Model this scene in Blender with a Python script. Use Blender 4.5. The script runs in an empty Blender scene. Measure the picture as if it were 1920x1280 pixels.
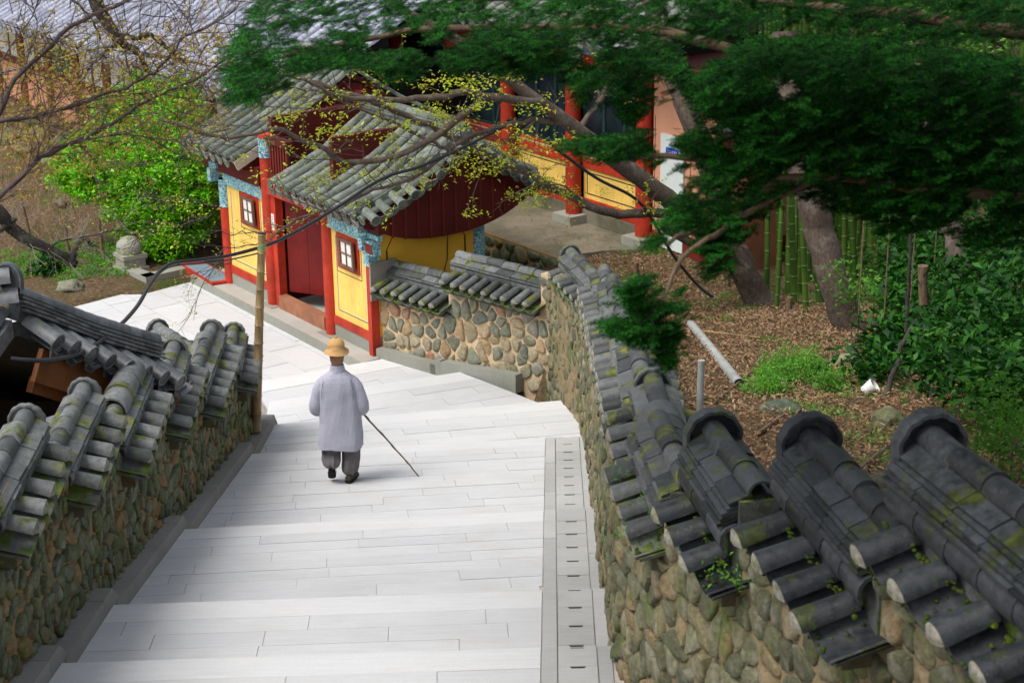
import bpy, bmesh, math, random
import numpy as np
from mathutils import Vector, Matrix, noise
R = random.Random(7)
RN = np.random.RandomState(5)
PI = math.pi
rad = math.radians
SC = bpy.context.scene
COL = SC.collection

# ------------------------------------------------------------------ camera
H = 9.7                                   # eye height above the gate floor
FPX = 3300.0                              # focal length in photo pixels (1920 wide)
_g = Vector((140, 9550, 3300)).normalized()
_up = -_g
_y = (Vector((0, 0, 1)) - Vector((0, 0, 1)).dot(_up) * _up).normalized()
_x = _y.cross(_up)
if _x[0] < 0: _x = -_x
CM = Matrix((_x, _y, _up))                # camera (right, down, forward) -> world
CP = Vector((0, 0, H))
cam = bpy.data.cameras.new('camera')
camo = bpy.data.objects.new('camera', cam)
COL.objects.link(camo)
cam.sensor_width = 36
cam.lens = FPX / 1920 * 36
cam.clip_end = 500
_r = CM @ Vector((1, 0, 0)); _u = CM @ Vector((0, -1, 0)); _b = CM @ Vector((0, 0, -1))
camo.matrix_world = Matrix(((_r.x, _u.x, _b.x, 0), (_r.y, _u.y, _b.y, 0), (_r.z, _u.z, _b.z, H), (0, 0, 0, 1)))
cam.dof.use_dof = True
cam.dof.focus_distance = 21.5
cam.dof.aperture_fstop = 4.0
SC.camera = camo
# ------------------------------------------------------------------ light
SUN_EL, SUN_AZ = 58.0, 238.0              # bright overcast, brighter from behind left
world = bpy.data.worlds.new('World'); SC.world = world
world.use_nodes = True
wn = world.node_tree
sky = wn.nodes.new('ShaderNodeTexSky'); sky.sky_type = 'NISHITA'; sky.sun_disc = False
sky.sun_elevation = rad(SUN_EL); sky.sun_rotation = rad(SUN_AZ)
sky.air_density = 1.0; sky.dust_density = 3.0; sky.ozone_density = 1.0
bg = wn.nodes['Background']; bg.inputs[1].default_value = 0.115
hs = wn.nodes.new('ShaderNodeHueSaturation'); hs.inputs['Saturation'].default_value = .4   # thin cloud greys the sky
wn.links.new(sky.outputs[0], hs.inputs['Color']); wn.links.new(hs.outputs[0], bg.inputs[0])
sun = bpy.data.lights.new('sun', 'SUN'); sun.energy = 1.5; sun.angle = rad(32); sun.color = (1.0, .96, .9)
suno = bpy.data.objects.new('sun', sun); COL.objects.link(suno)
_sd = Vector((math.sin(rad(SUN_AZ)) * math.cos(rad(SUN_EL)), math.cos(rad(SUN_AZ)) * math.cos(rad(SUN_EL)), math.sin(rad(SUN_EL))))
suno.rotation_euler = (_sd).to_track_quat('Z', 'Y').to_euler()
SC.view_settings.view_transform = 'Standard'
SC.view_settings.look = 'None'
SC.view_settings.gamma = 1
SC.view_settings.exposure = 0.95
SC.cycles.max_bounces = 6
SC.cycles.transparent_max_bounces = 8

# ------------------------------------------------------------------ helpers
def ray(px, py): return CM @ Vector((px - 960, py - 640, FPX))
def at(px, py, y):
    d = ray(px, py); return CP + d * (y / d.y)
def at_z(px, py, z):
    d = ray(px, py); return CP + d * ((z - H) / d.z)
def proj(p):
    c = CM.transposed() @ (Vector(p) - CP)
    return 960 + FPX * c.x / c.z, 640 + FPX * c.y / c.z, c.z

WM = {}                                   # world matrices of what is placed
def wm(o): return WM.get(o.name, Matrix.Identity(4)) if o else Matrix.Identity(4)
def put(o, parent=None, M=None):
    M = M if M is not None else Matrix.Identity(4)
    WM[o.name] = M
    if parent:
        o.parent = parent
        M = wm(parent).inverted_safe() @ M
    o.matrix_basis = M
    return o
def tag(o, label=None, cat=None, group=None, kind=None):
    if label: o['label'] = label
    if cat: o['category'] = cat
    if group: o['group'] = group
    if kind: o['kind'] = kind
    return o
def thing(name, label, cat, loc=(0, 0, 0), group=None, M=None):
    o = bpy.data.objects.new(name, None); COL.objects.link(o)
    o.empty_display_size = .2
    put(o, None, M if M is not None else Matrix.Translation(Vector(loc)))
    return tag(o, label, cat, group)
def obj(name, me, mat=None, parent=None, M=None, kind=None):
    """link a mesh (or builder) as ONE object; M is its WORLD matrix"""
    if isinstance(me, MB): me = me.mesh(name)
    if mat is not None and (len(me.materials) == 0): me.materials.append(mat)
    o = bpy.data.objects.new(name, me); COL.objects.link(o)
    put(o, parent, M)
    if kind: o['kind'] = kind
    return o

class MB:
    def __init__(s): s.v = []; s.f = []; s.smooth = False
    def add(s, vs, fs):
        n = len(s.v); s.v += [tuple(v) for v in vs]; s.f += [tuple(i + n for i in f) for f in fs]; return s
    def box(s, a, b, M=None):
        x0, y0, z0 = a; x1, y1, z1 = b
        vs = [(x0, y0, z0), (x1, y0, z0), (x1, y1, z0), (x0, y1, z0), (x0, y0, z1), (x1, y0, z1), (x1, y1, z1), (x0, y1, z1)]
        if M is not None: vs = [M @ Vector(v) for v in vs]
        return s.add(vs, [(0, 3, 2, 1), (4, 5, 6, 7), (0, 1, 5, 4), (1, 2, 6, 5), (2, 3, 7, 6), (3, 0, 4, 7)])
    def bar(s, p, q, w, h, up=(0, 0, 1)):
        p = Vector(p); q = Vector(q); d = q - p; L = d.length
        M = frame(p, d, up)
        return s.box((-w / 2, 0, -h / 2), (w / 2, L, h / 2), M)
    def prism(s, poly, z0, z1, fn=None):
        """poly [(x,y)] extruded; z0/z1 numbers or functions of (x,y)"""
        n = len(poly)
        f0 = z0 if callable(z0) else (lambda x, y: z0)
        f1 = z1 if callable(z1) else (lambda x, y: z1)
        vs = [(x, y, f0(x, y)) for x, y in poly] + [(x, y, f1(x, y)) for x, y in poly]
        if fn: vs = [fn(Vector(v)) for v in vs]
        fs = [tuple(range(n))[::-1], tuple(range(n, 2 * n))] + [(i, (i + 1) % n, n + (i + 1) % n, n + i) for i in range(n)]
        return s.add(vs, fs)
    def tube(s, pts, radii, n=8, cap=True, twist=0):
        pts = [Vector(p) for p in pts]
        if not hasattr(radii, '__len__'): radii = [radii] * len(pts)
        base = len(s.v); up = None
        for i, p in enumerate(pts):
            d = (pts[min(i + 1, len(pts) - 1)] - pts[max(i - 1, 0)])
            if d.length < 1e-7: d = Vector((0, 0, 1))
            d.normalize()
            if up is None:
                up = Vector((0, 0, 1)) if abs(d.z) < .9 else Vector((1, 0, 0))
            a = d.cross(up).normalized(); up = a.cross(d).normalized()
            for k in range(n):
                t = 2 * PI * k / n
                s.v.append(tuple(p + (a * math.cos(t) + up * math.sin(t)) * radii[i]))
        for i in range(len(pts) - 1):
            for k in range(n):
                a0 = base + i * n + k; a1 = base + i * n + (k + 1) % n
                s.f.append((a0, a1, a1 + n, a0 + n))
        if cap:
            s.f.append(tuple(base + k for k in range(n))[::-1])
            s.f.append(tuple(base + (len(pts) - 1) * n + k for k in range(n)))
        return s
    def loft(s, rings, cap=True):
        base = len(s.v); n = len(rings[0])
        for r in rings: s.v += [tuple(p) for p in r]
        for i in range(len(rings) - 1):
            for k in range(n):
                a0 = base + i * n + k; a1 = base + i * n + (k + 1) % n
                s.f.append((a0, a1, a1 + n, a0 + n))
        if cap:
            s.f.append(tuple(base + k for k in range(n))[::-1])
            s.f.append(tuple(base + (len(rings) - 1) * n + k for k in range(n)))
        return s
    def mesh(s, name='mesh', fix=True):
        me = bpy.data.meshes.new(name)
        me.from_pydata(s.v, [], s.f)
        if fix:
            bm = bmesh.new(); bm.from_mesh(me)
            bmesh.ops.recalc_face_normals(bm, faces=bm.faces)
            bm.to_mesh(me); bm.free()
        if s.smooth:
            me.polygons.foreach_set('use_smooth', [True] * len(me.polygons))
            try: me.set_sharp_from_angle(angle=rad(s.smooth if s.smooth is not True else 50))
            except Exception: pass
        me.update()
        return me

def frame(p, d, up=(0, 0, 1)):
    """matrix with +Y along d, Z near up, at p"""
    d = Vector(d).normalized(); up = Vector(up)
    x = d.cross(up)
    if x.length < 1e-5: x = d.cross(Vector((1, 0, 0)))
    x.normalize(); z = x.cross(d).normalized()
    return Matrix(((x.x, d.x, z.x, p[0]), (x.y, d.y, z.y, p[1]), (x.z, d.z, z.z, p[2]), (0, 0, 0, 1)))

def clip(poly, px, py, nx, ny):
    """keep the part of poly where (p-P).N <= 0"""
    out = []; n = len(poly)
    for i in range(n):
        a = poly[i]; b = poly[(i + 1) % n]
        da = (a[0] - px) * nx + (a[1] - py) * ny; db = (b[0] - px) * nx + (b[1] - py) * ny
        if da <= 0: out.append(a)
        if (da < 0 < db) or (db < 0 < da):
            t = da / (da - db); out.append((a[0] + (b[0] - a[0]) * t, a[1] + (b[1] - a[1]) * t))
    return out
def clip_quad(subject, quad):
    """subject polygon clipped to a convex counter-clockwise polygon"""
    p = subject
    for i in range(len(quad)):
        a = quad[i]; b = quad[(i + 1) % len(quad)]
        ex, ey = b[0] - a[0], b[1] - a[1]
        p = clip(p, a[0], a[1], ey, -ex)
        if len(p) < 3: return []
    return p
def area(p): return .5 * sum(p[i][0] * p[(i + 1) % len(p)][1] - p[(i + 1) % len(p)][0] * p[i][1] for i in range(len(p)))
def ccw(p): return p if area(p) > 0 else p[::-1]
def inset(poly, d):
    """shrink a convex polygon by d"""
    poly = ccw(poly); out = poly
    for i in range(len(poly)):
        a = poly[i]; b = poly[(i + 1) % len(poly)]
        ex, ey = b[0] - a[0], b[1] - a[1]; L = math.hypot(ex, ey)
        if L < 1e-6: continue
        nx, ny = ey / L, -ex / L
        out = clip(out, a[0] - nx * d, a[1] - ny * d, nx, ny)
        if len(out) < 3: return []
    return out
def polymesh(V, F, name, mat, smooth=False):
    """fast mesh from numpy arrays (all faces the same size)"""
    me = bpy.data.meshes.new(name); V = np.asarray(V, dtype=np.float32); F = np.asarray(F, dtype=np.int32)
    me.vertices.add(len(V)); me.vertices.foreach_set('co', V.ravel())
    k = F.shape[1]
    me.loops.add(F.size); me.loops.foreach_set('vertex_index', F.ravel())
    me.polygons.add(len(F)); me.polygons.foreach_set('loop_start', np.arange(0, F.size, k, dtype=np.int32))
    me.polygons.foreach_set('loop_total', np.full(len(F), k, dtype=np.int32))
    if smooth: me.polygons.foreach_set('use_smooth', np.ones(len(F), dtype=bool))
    me.update(calc_edges=True); me.validate()
    if mat: me.materials.append(mat)
    return me

# ------------------------------------------------------------------ materials
class NT:
    def __init__(s, name, rough=.8, spec=.3):
        s.m = bpy.data.materials.new(name); s.m.use_nodes = True
        s.t = s.m.node_tree; s.n = s.t.nodes; s.l = s.t.links
        s.b = s.n['Principled BSDF']; s.b.inputs['Roughness'].default_value = rough
        s.b.inputs['Specular IOR Level'].default_value = spec
        s.geo = None
    def node(s, typ, **kw):
        n = s.n.new(typ)
        for k, v in kw.items(): setattr(n, k, v)
        return n
    def pos(s, scale=(1, 1, 1)):
        if s.geo is None: s.geo = s.node('ShaderNodeNewGeometry')
        m = s.node('ShaderNodeMapping'); m.inputs['Scale'].default_value = scale
        s.l.new(s.geo.outputs['Position'], m.inputs['Vector']); return m.outputs[0]
    def noise(s, scale, detail=4, vec=None, rough=.55, dist=0):
        n = s.node('ShaderNodeTexNoise'); n.inputs['Scale'].default_value = scale
        n.inputs['Detail'].default_value = detail; n.inputs['Roughness'].default_value = rough
        n.inputs['Distortion'].default_value = dist
        s.l.new(vec if vec is not None else s.pos(), n.inputs['Vector']); return n.outputs['Fac']
    def ramp(s, fac, stops, interp='LINEAR'):
        r = s.node('ShaderNodeValToRGB'); r.color_ramp.interpolation = interp
        e = r.color_ramp.elements
        while len(e) < len(stops): e.new(.5)
        for i, (p, c) in enumerate(stops):
            e[i].position = p
            e[i].color = (c[0], c[1], c[2], 1) if hasattr(c, '__len__') else (c, c, c, 1)
        s.l.new(fac, r.inputs[0]); return r.outputs[0]
    def mix(s, fac, a, b, mode='MIX'):
        m = s.node('ShaderNodeMix', data_type='RGBA', blend_type=mode)
        for sock, v in ((m.inputs[0], fac), (m.inputs[6], a), (m.inputs[7], b)):
            if hasattr(v, 'is_linked') or hasattr(v, 'links'): s.l.new(v, sock)
            elif hasattr(v, '__len__'): sock.default_value = (v[0], v[1], v[2], 1)
            else: sock.default_value = v
        return m.outputs[2]
    def math(s, op, a, b=None, clamp=False):
        m = s.node('ShaderNodeMath', operation=op); m.use_clamp = clamp
        for sock, v in ((m.inputs[0], a), (m.inputs[1], b)):
            if v is None: continue
            if hasattr(v, 'links'): s.l.new(v, sock)
            else: sock.default_value = v
        return m.outputs[0]
    def rnd(s):
        """a random number for each object and each loose piece"""
        if s.geo is None: s.geo = s.node('ShaderNodeNewGeometry')
        oi = s.node('ShaderNodeObjectInfo')
        return s.math('FRACT', s.math('ADD', oi.outputs['Random'], s.geo.outputs['Random Per Island']))
    def upness(s):
        if s.geo is None: s.geo = s.node('ShaderNodeNewGeometry')
        x = s.node('ShaderNodeSeparateXYZ'); s.l.new(s.geo.outputs['Normal'], x.inputs[0]); return x.outputs[2]
    def bump(s, h, strength=.4, dist=.01):
        b = s.node('ShaderNodeBump'); b.inputs['Strength'].default_value = strength; b.inputs['Distance'].default_value = dist
        s.l.new(h, b.inputs['Height']); s.l.new(b.outputs[0], s.b.inputs['Normal']); return s
    def col(s, c):
        if hasattr(c, 'links'): s.l.new(c, s.b.inputs['Base Color'])
        else: s.b.inputs['Base Color'].default_value = (c[0], c[1], c[2], 1)
        return s
    def rough(s, c): s.l.new(c, s.b.inputs['Roughness']); return s

def tile_mat(name, lo, hi, moss=.5, mosscol=((.035, .055, .012), (.16, .17, .02)), rough=.6, lich=.4, ms=3.2):
    t = NT(name, rough, .4)
    base = t.ramp(t.rnd(), [(0, lo), (.45, [(a + b) / 2 for a, b in zip(lo, hi)]), (1, hi)])
    n1 = t.noise(16, 6)
    base = t.mix(t.ramp(n1, [(.35, .55), (.7, 1.25)]), (0, 0, 0), base) if False else t.mix(1, base, t.ramp(n1, [(.3, .6), (.7, 1.3)]), 'MULTIPLY')
    li = t.ramp(t.noise(38, 5, rough=.7), [(.56, 0), (.7, lich)])
    base = t.mix(li, base, (.33, .34, .28))
    m = t.math('ADD', t.noise(ms, 5, rough=.65), t.math('MULTIPLY', t.upness(), .06))
    mk = t.ramp(m, [(.72 - moss * .25, 0), (.8 - moss * .25, 1)])
    mc = t.ramp(t.noise(9, 4), [(.35, mosscol[0]), (.65, mosscol[1])])
    t.col(t.mix(mk, base, mc))
    t.rough(t.ramp(n1, [(.3, rough - .12), (.7, rough + .15)]))
    t.bump(t.math('ADD', t.noise(70, 4), t.math('MULTIPLY', mk, .8)), .35, .008)
    return t.m

M = {}
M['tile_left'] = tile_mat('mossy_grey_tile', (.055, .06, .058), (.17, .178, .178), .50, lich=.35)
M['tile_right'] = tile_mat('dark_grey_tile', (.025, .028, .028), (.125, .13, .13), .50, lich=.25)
M['tile_near'] = tile_mat('shaded_slate_tile', (.010, .012, .014), (.048, .053, .060), .48, ((.018, .024, .008), (.06, .075, .014)), .45, .12)  # slate tone, darkened further for tree shade on the near coping
M['tile_gate'] = tile_mat('weathered_grey_tile', (.06, .072, .058), (.175, .195, .165), .32, ((.05, .07, .02), (.13, .15, .04)), .75, .5)
M['pan_moss'] = tile_mat('mossy_pan_tile', (.05, .055, .05), (.15, .155, .15), .85, ((.03, .06, .01), (.13, .17, .02)), .7, .3, 6.0)
M['tile_far'] = tile_mat('blue_grey_tile', (.19, .20, .26), (.34, .355, .43), .0, rough=.5, lich=.3)
M['tile_dark'] = tile_mat('charcoal_tile', (.05, .054, .06), (.15, .158, .165), .12, rough=.45, lich=.15)
t = NT('lime_plug', .9); n = t.noise(30, 5)
t.col(t.mix(t.ramp(t.noise(8, 4), [(.5, 0), (.66, .75)]), t.ramp(n, [(.3, (.13, .12, .095)), (.7, (.31, .295, .24))]), (.09, .11, .03))); t.bump(n, .5, .01)
M['plug'] = t.m
def stone_mat(name, cols, moss, mc=((.05, .075, .015), (.13, .16, .03))):
    t = NT(name, .85, .25)
    k = len(cols)
    base = t.ramp(t.rnd(), [(i / k, c) for i, c in enumerate(cols)], 'CONSTANT')
    n1 = t.noise(22, 6, rough=.65); n2 = t.noise(6, 5, rough=.6)
    base = t.mix(1, base, t.ramp(n1, [(.25, .5), (.75, 1.5)]), 'MULTIPLY')
    base = t.mix(t.ramp(n2, [(.5, 0), (.7, .35)]), base, (.42, .40, .33))
    mk = t.ramp(t.noise(2.6, 6, rough=.7), [(.66 - moss * .3, 0), (.78 - moss * .3, .85)])
    t.col(t.mix(mk, base, t.ramp(t.noise(14, 3), [(.35, mc[0]), (.65, mc[1])])))
    t.bump(t.math('ADD', n1, t.math('MULTIPLY', t.noise(60, 4), .5)), .7, .02)
    return t.m
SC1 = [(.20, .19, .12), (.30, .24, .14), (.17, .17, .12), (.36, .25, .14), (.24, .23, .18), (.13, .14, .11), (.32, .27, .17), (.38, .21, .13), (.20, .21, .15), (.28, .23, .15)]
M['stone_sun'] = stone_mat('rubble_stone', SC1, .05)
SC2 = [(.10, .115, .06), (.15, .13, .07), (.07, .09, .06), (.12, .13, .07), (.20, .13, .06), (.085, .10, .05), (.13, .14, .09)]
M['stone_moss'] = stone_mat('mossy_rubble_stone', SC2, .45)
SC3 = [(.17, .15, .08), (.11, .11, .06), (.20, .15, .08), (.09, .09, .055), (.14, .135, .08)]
M['stone_right'] = stone_mat('weathered_rubble_stone', SC3, .46)  # tones darkened for moss and for tree shade on the right wall
def mortar(name, a, b, c):
    t = NT(name, .95, .15); n = t.noise(5, 6, rough=.7)
    col = t.ramp(n, [(.3, a), (.5, b), (.7, c)])
    mk = t.ramp(t.noise(3.1, 5, rough=.7), [(.52, 0), (.66, .6)])
    t.col(t.mix(mk, col, (.14, .15, .06)) if name != 'earth_mortar' else col); t.bump(t.noise(45, 5), .6, .015); return t.m
M['mortar_sun'] = mortar('earth_mortar', (.52, .41, .30), (.62, .45, .26), (.56, .50, .42))  # back-wall copy, sunlight put into a paler, warmer colour
M['mortar_dark'] = mortar('dark_mortar', (.05, .05, .03), (.11, .09, .055), (.08, .085, .05))  # dark olive-brown fill under the coping tiles
M['mortar_right'] = mortar('shaded_earth_mortar', (.14, .12, .07), (.25, .18, .10), (.18, .17, .11))  # dark copy of the earth mortar, right wall shade in its colour
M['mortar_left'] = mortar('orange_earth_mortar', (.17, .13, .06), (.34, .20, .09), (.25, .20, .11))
def granite(name, a, b, c, r=.8, wear=.12):
    t = NT(name, r, .3); n = t.noise(150, 3, rough=.7); n2 = t.noise(1.6, 5, rough=.6)
    base = t.mix(t.rnd(), a, b)
    base = t.mix(1, base, t.ramp(n, [(.3, .84), (.7, 1.12)]), 'MULTIPLY')
    base = t.mix(t.ramp(n2, [(.42, 0), (.75, wear * 4)]), base, c)
    st = t.noise(1, 5, t.pos((2.2, 34, 5)), rough=.6)
    base = t.mix(1, base, t.ramp(st, [(.3, .93), (.7, 1.04)]), 'MULTIPLY')
    t.col(base); t.bump(t.math('ADD', n, st), .25, .004); return t.m
M['granite'] = granite('pale_granite', (.505, .51, .52), (.55, .555, .56), (.43, .42, .40), wear=.11)
M['granite_drain'] = granite('worn_granite', (.36, .36, .355), (.43, .43, .42), (.28, .275, .26))
M['granite_kerb'] = granite('grey_kerb_granite', (.23, .225, .21), (.31, .30, .28), (.16, .155, .13))
M['granite_kerb2'] = granite('olive_kerb_granite', (.24, .24, .21), (.30, .30, .26), (.17, .18, .12))
M['concrete'] = granite('dusty_concrete', (.36, .35, .32), (.40, .38, .34), (.28, .27, .23), wear=.2)
M['yard'] = granite('yard_concrete', (.18, .16, .115), (.21, .19, .14), (.10, .095, .06), wear=.35)
t = NT('joint_sand', .95); n = t.noise(3, 5)
t.col(t.ramp(n, [(.35, (.34, .31, .26)), (.65, (.46, .43, .38))])); t.bump(t.noise(60, 3), .4, .01); M['sand'] = t.m
def paint(name, c, var=.25, r=.55, chips=None, grain=True, spec=.3):
    t = NT(name, r, spec); n = t.noise(2.2, 5, rough=.65)
    lo = [x * (1 - var) for x in c]; hi = [min(1, x * (1 + var * .6)) for x in c]
    base = t.ramp(n, [(.3, lo), (.7, hi)])
    if grain:
        g = t.noise(1, 5, t.pos((30, 30, 2.2)), rough=.7)
        base = t.mix(1, base, t.ramp(g, [(.3, .82), (.7, 1.1)]), 'MULTIPLY')
        t.bump(g, .3, .006)
    if chips:
        base = t.mix(t.ramp(t.noise(26, 5, rough=.75), [(.66, 0), (.69, .9)]), base, chips)
    t.col(base); return t.m
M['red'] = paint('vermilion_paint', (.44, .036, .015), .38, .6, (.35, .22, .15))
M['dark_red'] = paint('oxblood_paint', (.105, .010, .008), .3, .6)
M['door_red'] = paint('door_red_paint', (.17, .008, .006), .3, .5)
M['brown_wood'] = paint('worn_threshold_wood', (.30, .13, .07), .4, .7, (.34, .28, .22))
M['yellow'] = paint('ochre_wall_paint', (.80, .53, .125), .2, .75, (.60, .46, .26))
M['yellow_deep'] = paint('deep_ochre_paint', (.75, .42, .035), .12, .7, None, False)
M['salmon'] = paint('salmon_wall_paint', (.62, .30, .18), .12, .8, None, False)
M['white'] = paint('white_door_paint', (.62, .68, .66), .06, .4, None, False)
M['orange_wall'] = paint('brown_orange_paint', (.28, .11, .055), .3, .7)
M['black'] = paint('black_line_paint', (.02, .02, .02), .1, .6, None, False)
M['cable'] = paint('black_rubber', (.012, .014, .02), .2, .35, None, False, .5)
M['window_wood'] = paint('brown_window_wood', (.16, .09, .055), .3, .7)
M['paper'] = paint('white_window_paper', (.72, .70, .66), .05, .8, None, False)
M['plaster'] = paint('cream_plaster', (.50, .43, .33), .25, .85, None, False)
M['timber'] = paint('orange_brown_timber', (.19, .07, .02), .4, .5)
M['dark_void'] = paint('dark_eaves_shade', (.012, .009, .007), .3, .9)  # near-black, paints in the shade under eaves and behind slats
M['iron'] = paint('dark_green_iron', (.02, .05, .045), .4, .5, None, False)
t = NT('dancheong_paint', .6); v = t.node('ShaderNodeTexVoronoi', feature='DISTANCE_TO_EDGE'); v.inputs['Scale'].default_value = 14
t.l.new(t.pos(), v.inputs['Vector'])
w = t.noise(9, 4, dist=1.2)
c = t.ramp(w, [(.3, (.03, .20, .20)), (.45, (.10, .36, .40)), (.52, (.06, .10, .28)), (.6, (.30, .52, .50)), (.7, (.05, .25, .17))], 'LINEAR')
t.col(t.mix(t.ramp(v.outputs[0], [(.03, 1), (.07, 0)]), c, (.45, .58, .52))); M['dancheong'] = t.m
t = NT('dark_glass', .12, .5); t.col(t.ramp(t.noise(1.2, 3), [(.35, (.006, .012, .018)), (.65, (.02, .035, .045))])); M['glass'] = t.m
t = NT('aged_bamboo', .45, .4); n = t.noise(1, 5, t.pos((40, 40, 3)))
t.col(t.mix(t.ramp(t.noise(3, 4), [(.4, 0), (.65, .7)]), t.ramp(n, [(.3, (.24, .14, .05)), (.7, (.44, .30, .13))]), (.13, .10, .055))); M['bamboo_dry'] = t.m
t = NT('living_bamboo', .4, .4); n = t.noise(1, 4, t.pos((8, 8, 1.2)))
t.col(t.ramp(n, [(.3, (.018, .055, .008)), (.7, (.075, .14, .02))])); M['bamboo'] = t.m
def bark(name, a, b, c, sc=(9, 9, 3)):
    t = NT(name, .9, .2); n = t.noise(3, 6, t.pos(sc), rough=.7)
    base = t.ramp(n, [(.3, a), (.7, b)])
    base = t.mix(t.ramp(t.noise(5, 5, rough=.7), [(.52, 0), (.66, .8)]), base, c)
    t.col(base); t.bump(n, .8, .02); return t.m
M['bark_grey'] = bark('grey_mottled_bark', (.055, .04, .03), (.14, .105, .085), (.175, .155, .13))
M['bark_brown'] = bark('brown_bark', (.09, .055, .035), (.22, .15, .10), (.15, .14, .10))
M['bark_dark'] = bark('dark_wet_bark', (.025, .022, .02), (.07, .06, .05), (.10, .11, .07))
M['twig_red'] = bark('purple_grey_twig_bark', (.05, .035, .035), (.11, .08, .08), (.10, .08, .07))
def leaf(name, cols, r=.5, trans=.35, sc=2.5, spec=.35, con=(.7, 1.25)):
    t = NT(name, r, spec); k = len(cols)
    base = t.ramp(t.rnd(), [((i + .5) / k, c) for i, c in enumerate(cols)])
    base = t.mix(1, base, t.ramp(t.noise(sc, 4), [(.33, con[0]), (.67, con[1])]), 'MULTIPLY')
    t.col(base)
    tr = t.node('ShaderNodeBsdfTranslucent'); t.l.new(base, tr.inputs[0])
    mx = t.node('ShaderNodeMixShader'); mx.inputs[0].default_value = trans
    out = t.n['Material Output']
    t.l.new(t.b.outputs[0], mx.inputs[1]); t.l.new(tr.outputs[0], mx.inputs[2]); t.l.new(mx.outputs[0], out.inputs[0]); return t.m
M['yew'] = leaf('dark_yew_needles', [(.002, .014, .002), (.004, .032, .003), (.022, .13, .010), (.003, .022, .004)], .7, .25, 4.5, .08, (.35, 2.0))  # strong clump noise paints in highlights and dark gaps
M['bush'] = leaf('bright_evergreen_leaves', [(.10, .42, .008), (.20, .60, .012), (.05, .24, .010), (.42, .70, .02), (.14, .50, .010)], .4, .3)
M['spring'] = leaf('yellow_spring_leaves', [(.40, .55, .03), (.52, .52, .04), (.32, .48, .03), (.48, .40, .04)], .5, .45)
M['bronze'] = leaf('bronze_spring_leaves', [(.40, .28, .04), (.38, .17, .04), (.45, .40, .05), (.30, .26, .05)], .5, .45)
M['fresh'] = leaf('fresh_green_leaves', [(.08, .28, .01), (.14, .38, .02), (.05, .2, .01), (.12, .30, .03)], .5, .4)
M['under'] = leaf('deep_green_understorey_leaves', [(.006, .04, .006), (.02, .10, .010), (.04, .16, .012), (.012, .07, .010)], .5, .3, 2.5, .2)
M['maple'] = leaf('light_green_maple_leaves', [(.08, .26, .02), (.15, .36, .04), (.06, .2, .02)], .5, .45)
M['litter'] = leaf('dry_bamboo_leaves', [(.26, .15, .08), (.16, .075, .035), (.38, .28, .17), (.10, .045, .02), (.30, .18, .09)], .8, .1)
t = NT('forest_soil', .95, .1); n = t.noise(1.3, 6, rough=.7); n2 = t.noise(14, 6, rough=.75)
c = t.ramp(n2, [(.3, (.035, .022, .012)), (.5, (.12, .08, .045)), (.7, (.24, .17, .10))])
t.col(t.mix(t.ramp(n, [(.5, 0), (.64, .8)]), c, (.045, .085, .015))); t.bump(n2, 1, .05); M['soil'] = t.m
t = NT('robe_cloth', .9, .1); t.b.inputs['Sheen Weight'].default_value = .2
oc = t.node('ShaderNodeTexCoord'); sx = t.node('ShaderNodeSeparateXYZ'); t.l.new(oc.outputs['Object'], sx.inputs[0])
rib = t.math('SINE', t.math('MULTIPLY', sx.outputs[0], 420)); rz = t.math('SINE', t.math('ADD', t.math('MULTIPLY', sx.outputs[2], 300), t.math('MULTIPLY', t.noise(30, 2), 8)))
h = t.math('ADD', rib, t.math('MULTIPLY', rz, .7))
t.col(t.mix(t.ramp(h, [(0, 0), (1, 1)]), (.37, .37, .45), (.43, .43, .51))); t.bump(h, .5, .005); M['robe'] = t.m
t = NT('grey_trouser_cloth', .9, .1); t.col(t.ramp(t.noise(9, 4), [(.3, (.10, .094, .098)), (.7, (.16, .15, .155))])); t.bump(t.noise(14, 4), .5, .02); M['trousers'] = t.m
t = NT('skin', .5, .35); t.col((.36, .17, .10)); M['skin'] = t.m
t = NT('shaved_hair', .7, .2); t.col((.27, .145, .09)); M['scalp'] = t.m
t = NT('woven_straw', .8, .2); wv = t.node('ShaderNodeTexWave', wave_type='RINGS', rings_direction='Z'); wv.inputs['Scale'].default_value = 40; wv.inputs['Distortion'].default_value = 1
oc = t.node('ShaderNodeTexCoord'); t.l.new(oc.outputs['Object'], wv.inputs['Vector'])
t.col(t.mix(wv.outputs['Fac'], (.42, .23, .085), (.56, .35, .15))); t.bump(wv.outputs['Fac'], .4, .004); M['straw'] = t.m
M['shoe'] = paint('dark_shoe_leather', (.045, .038, .028), .3, .6, None, False)
M['sock'] = paint('black_sock', (.01, .01, .01), .1, .9, None, False)
M['pipe'] = paint('pale_grey_pipe', (.36, .38, .36), .3, .5, (.15, .13, .09), False)
M['blue_sign'] = paint('blue_sign_enamel', (.01, .06, .5), .05, .3, None, False)
M['grey_wood'] = paint('grey_weathered_wood', (.25, .22, .19), .3, .8)
M['blue_grey'] = paint('peeling_blue_grey_paint', (.19, .24, .29), .2, .7, (.5, .08, .03), False)
M['plastic'] = paint('white_plastic', (.7, .7, .68), .05, .4, (.6, .08, .03), False)
M['green_cloth'] = paint('green_door_paint', (.03, .13, .07), .2, .6)
# ================================================================== THE PATH
KX = .0249
def pe(e, y): return (e + KX * y, y)      # path frame -> plan
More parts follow.
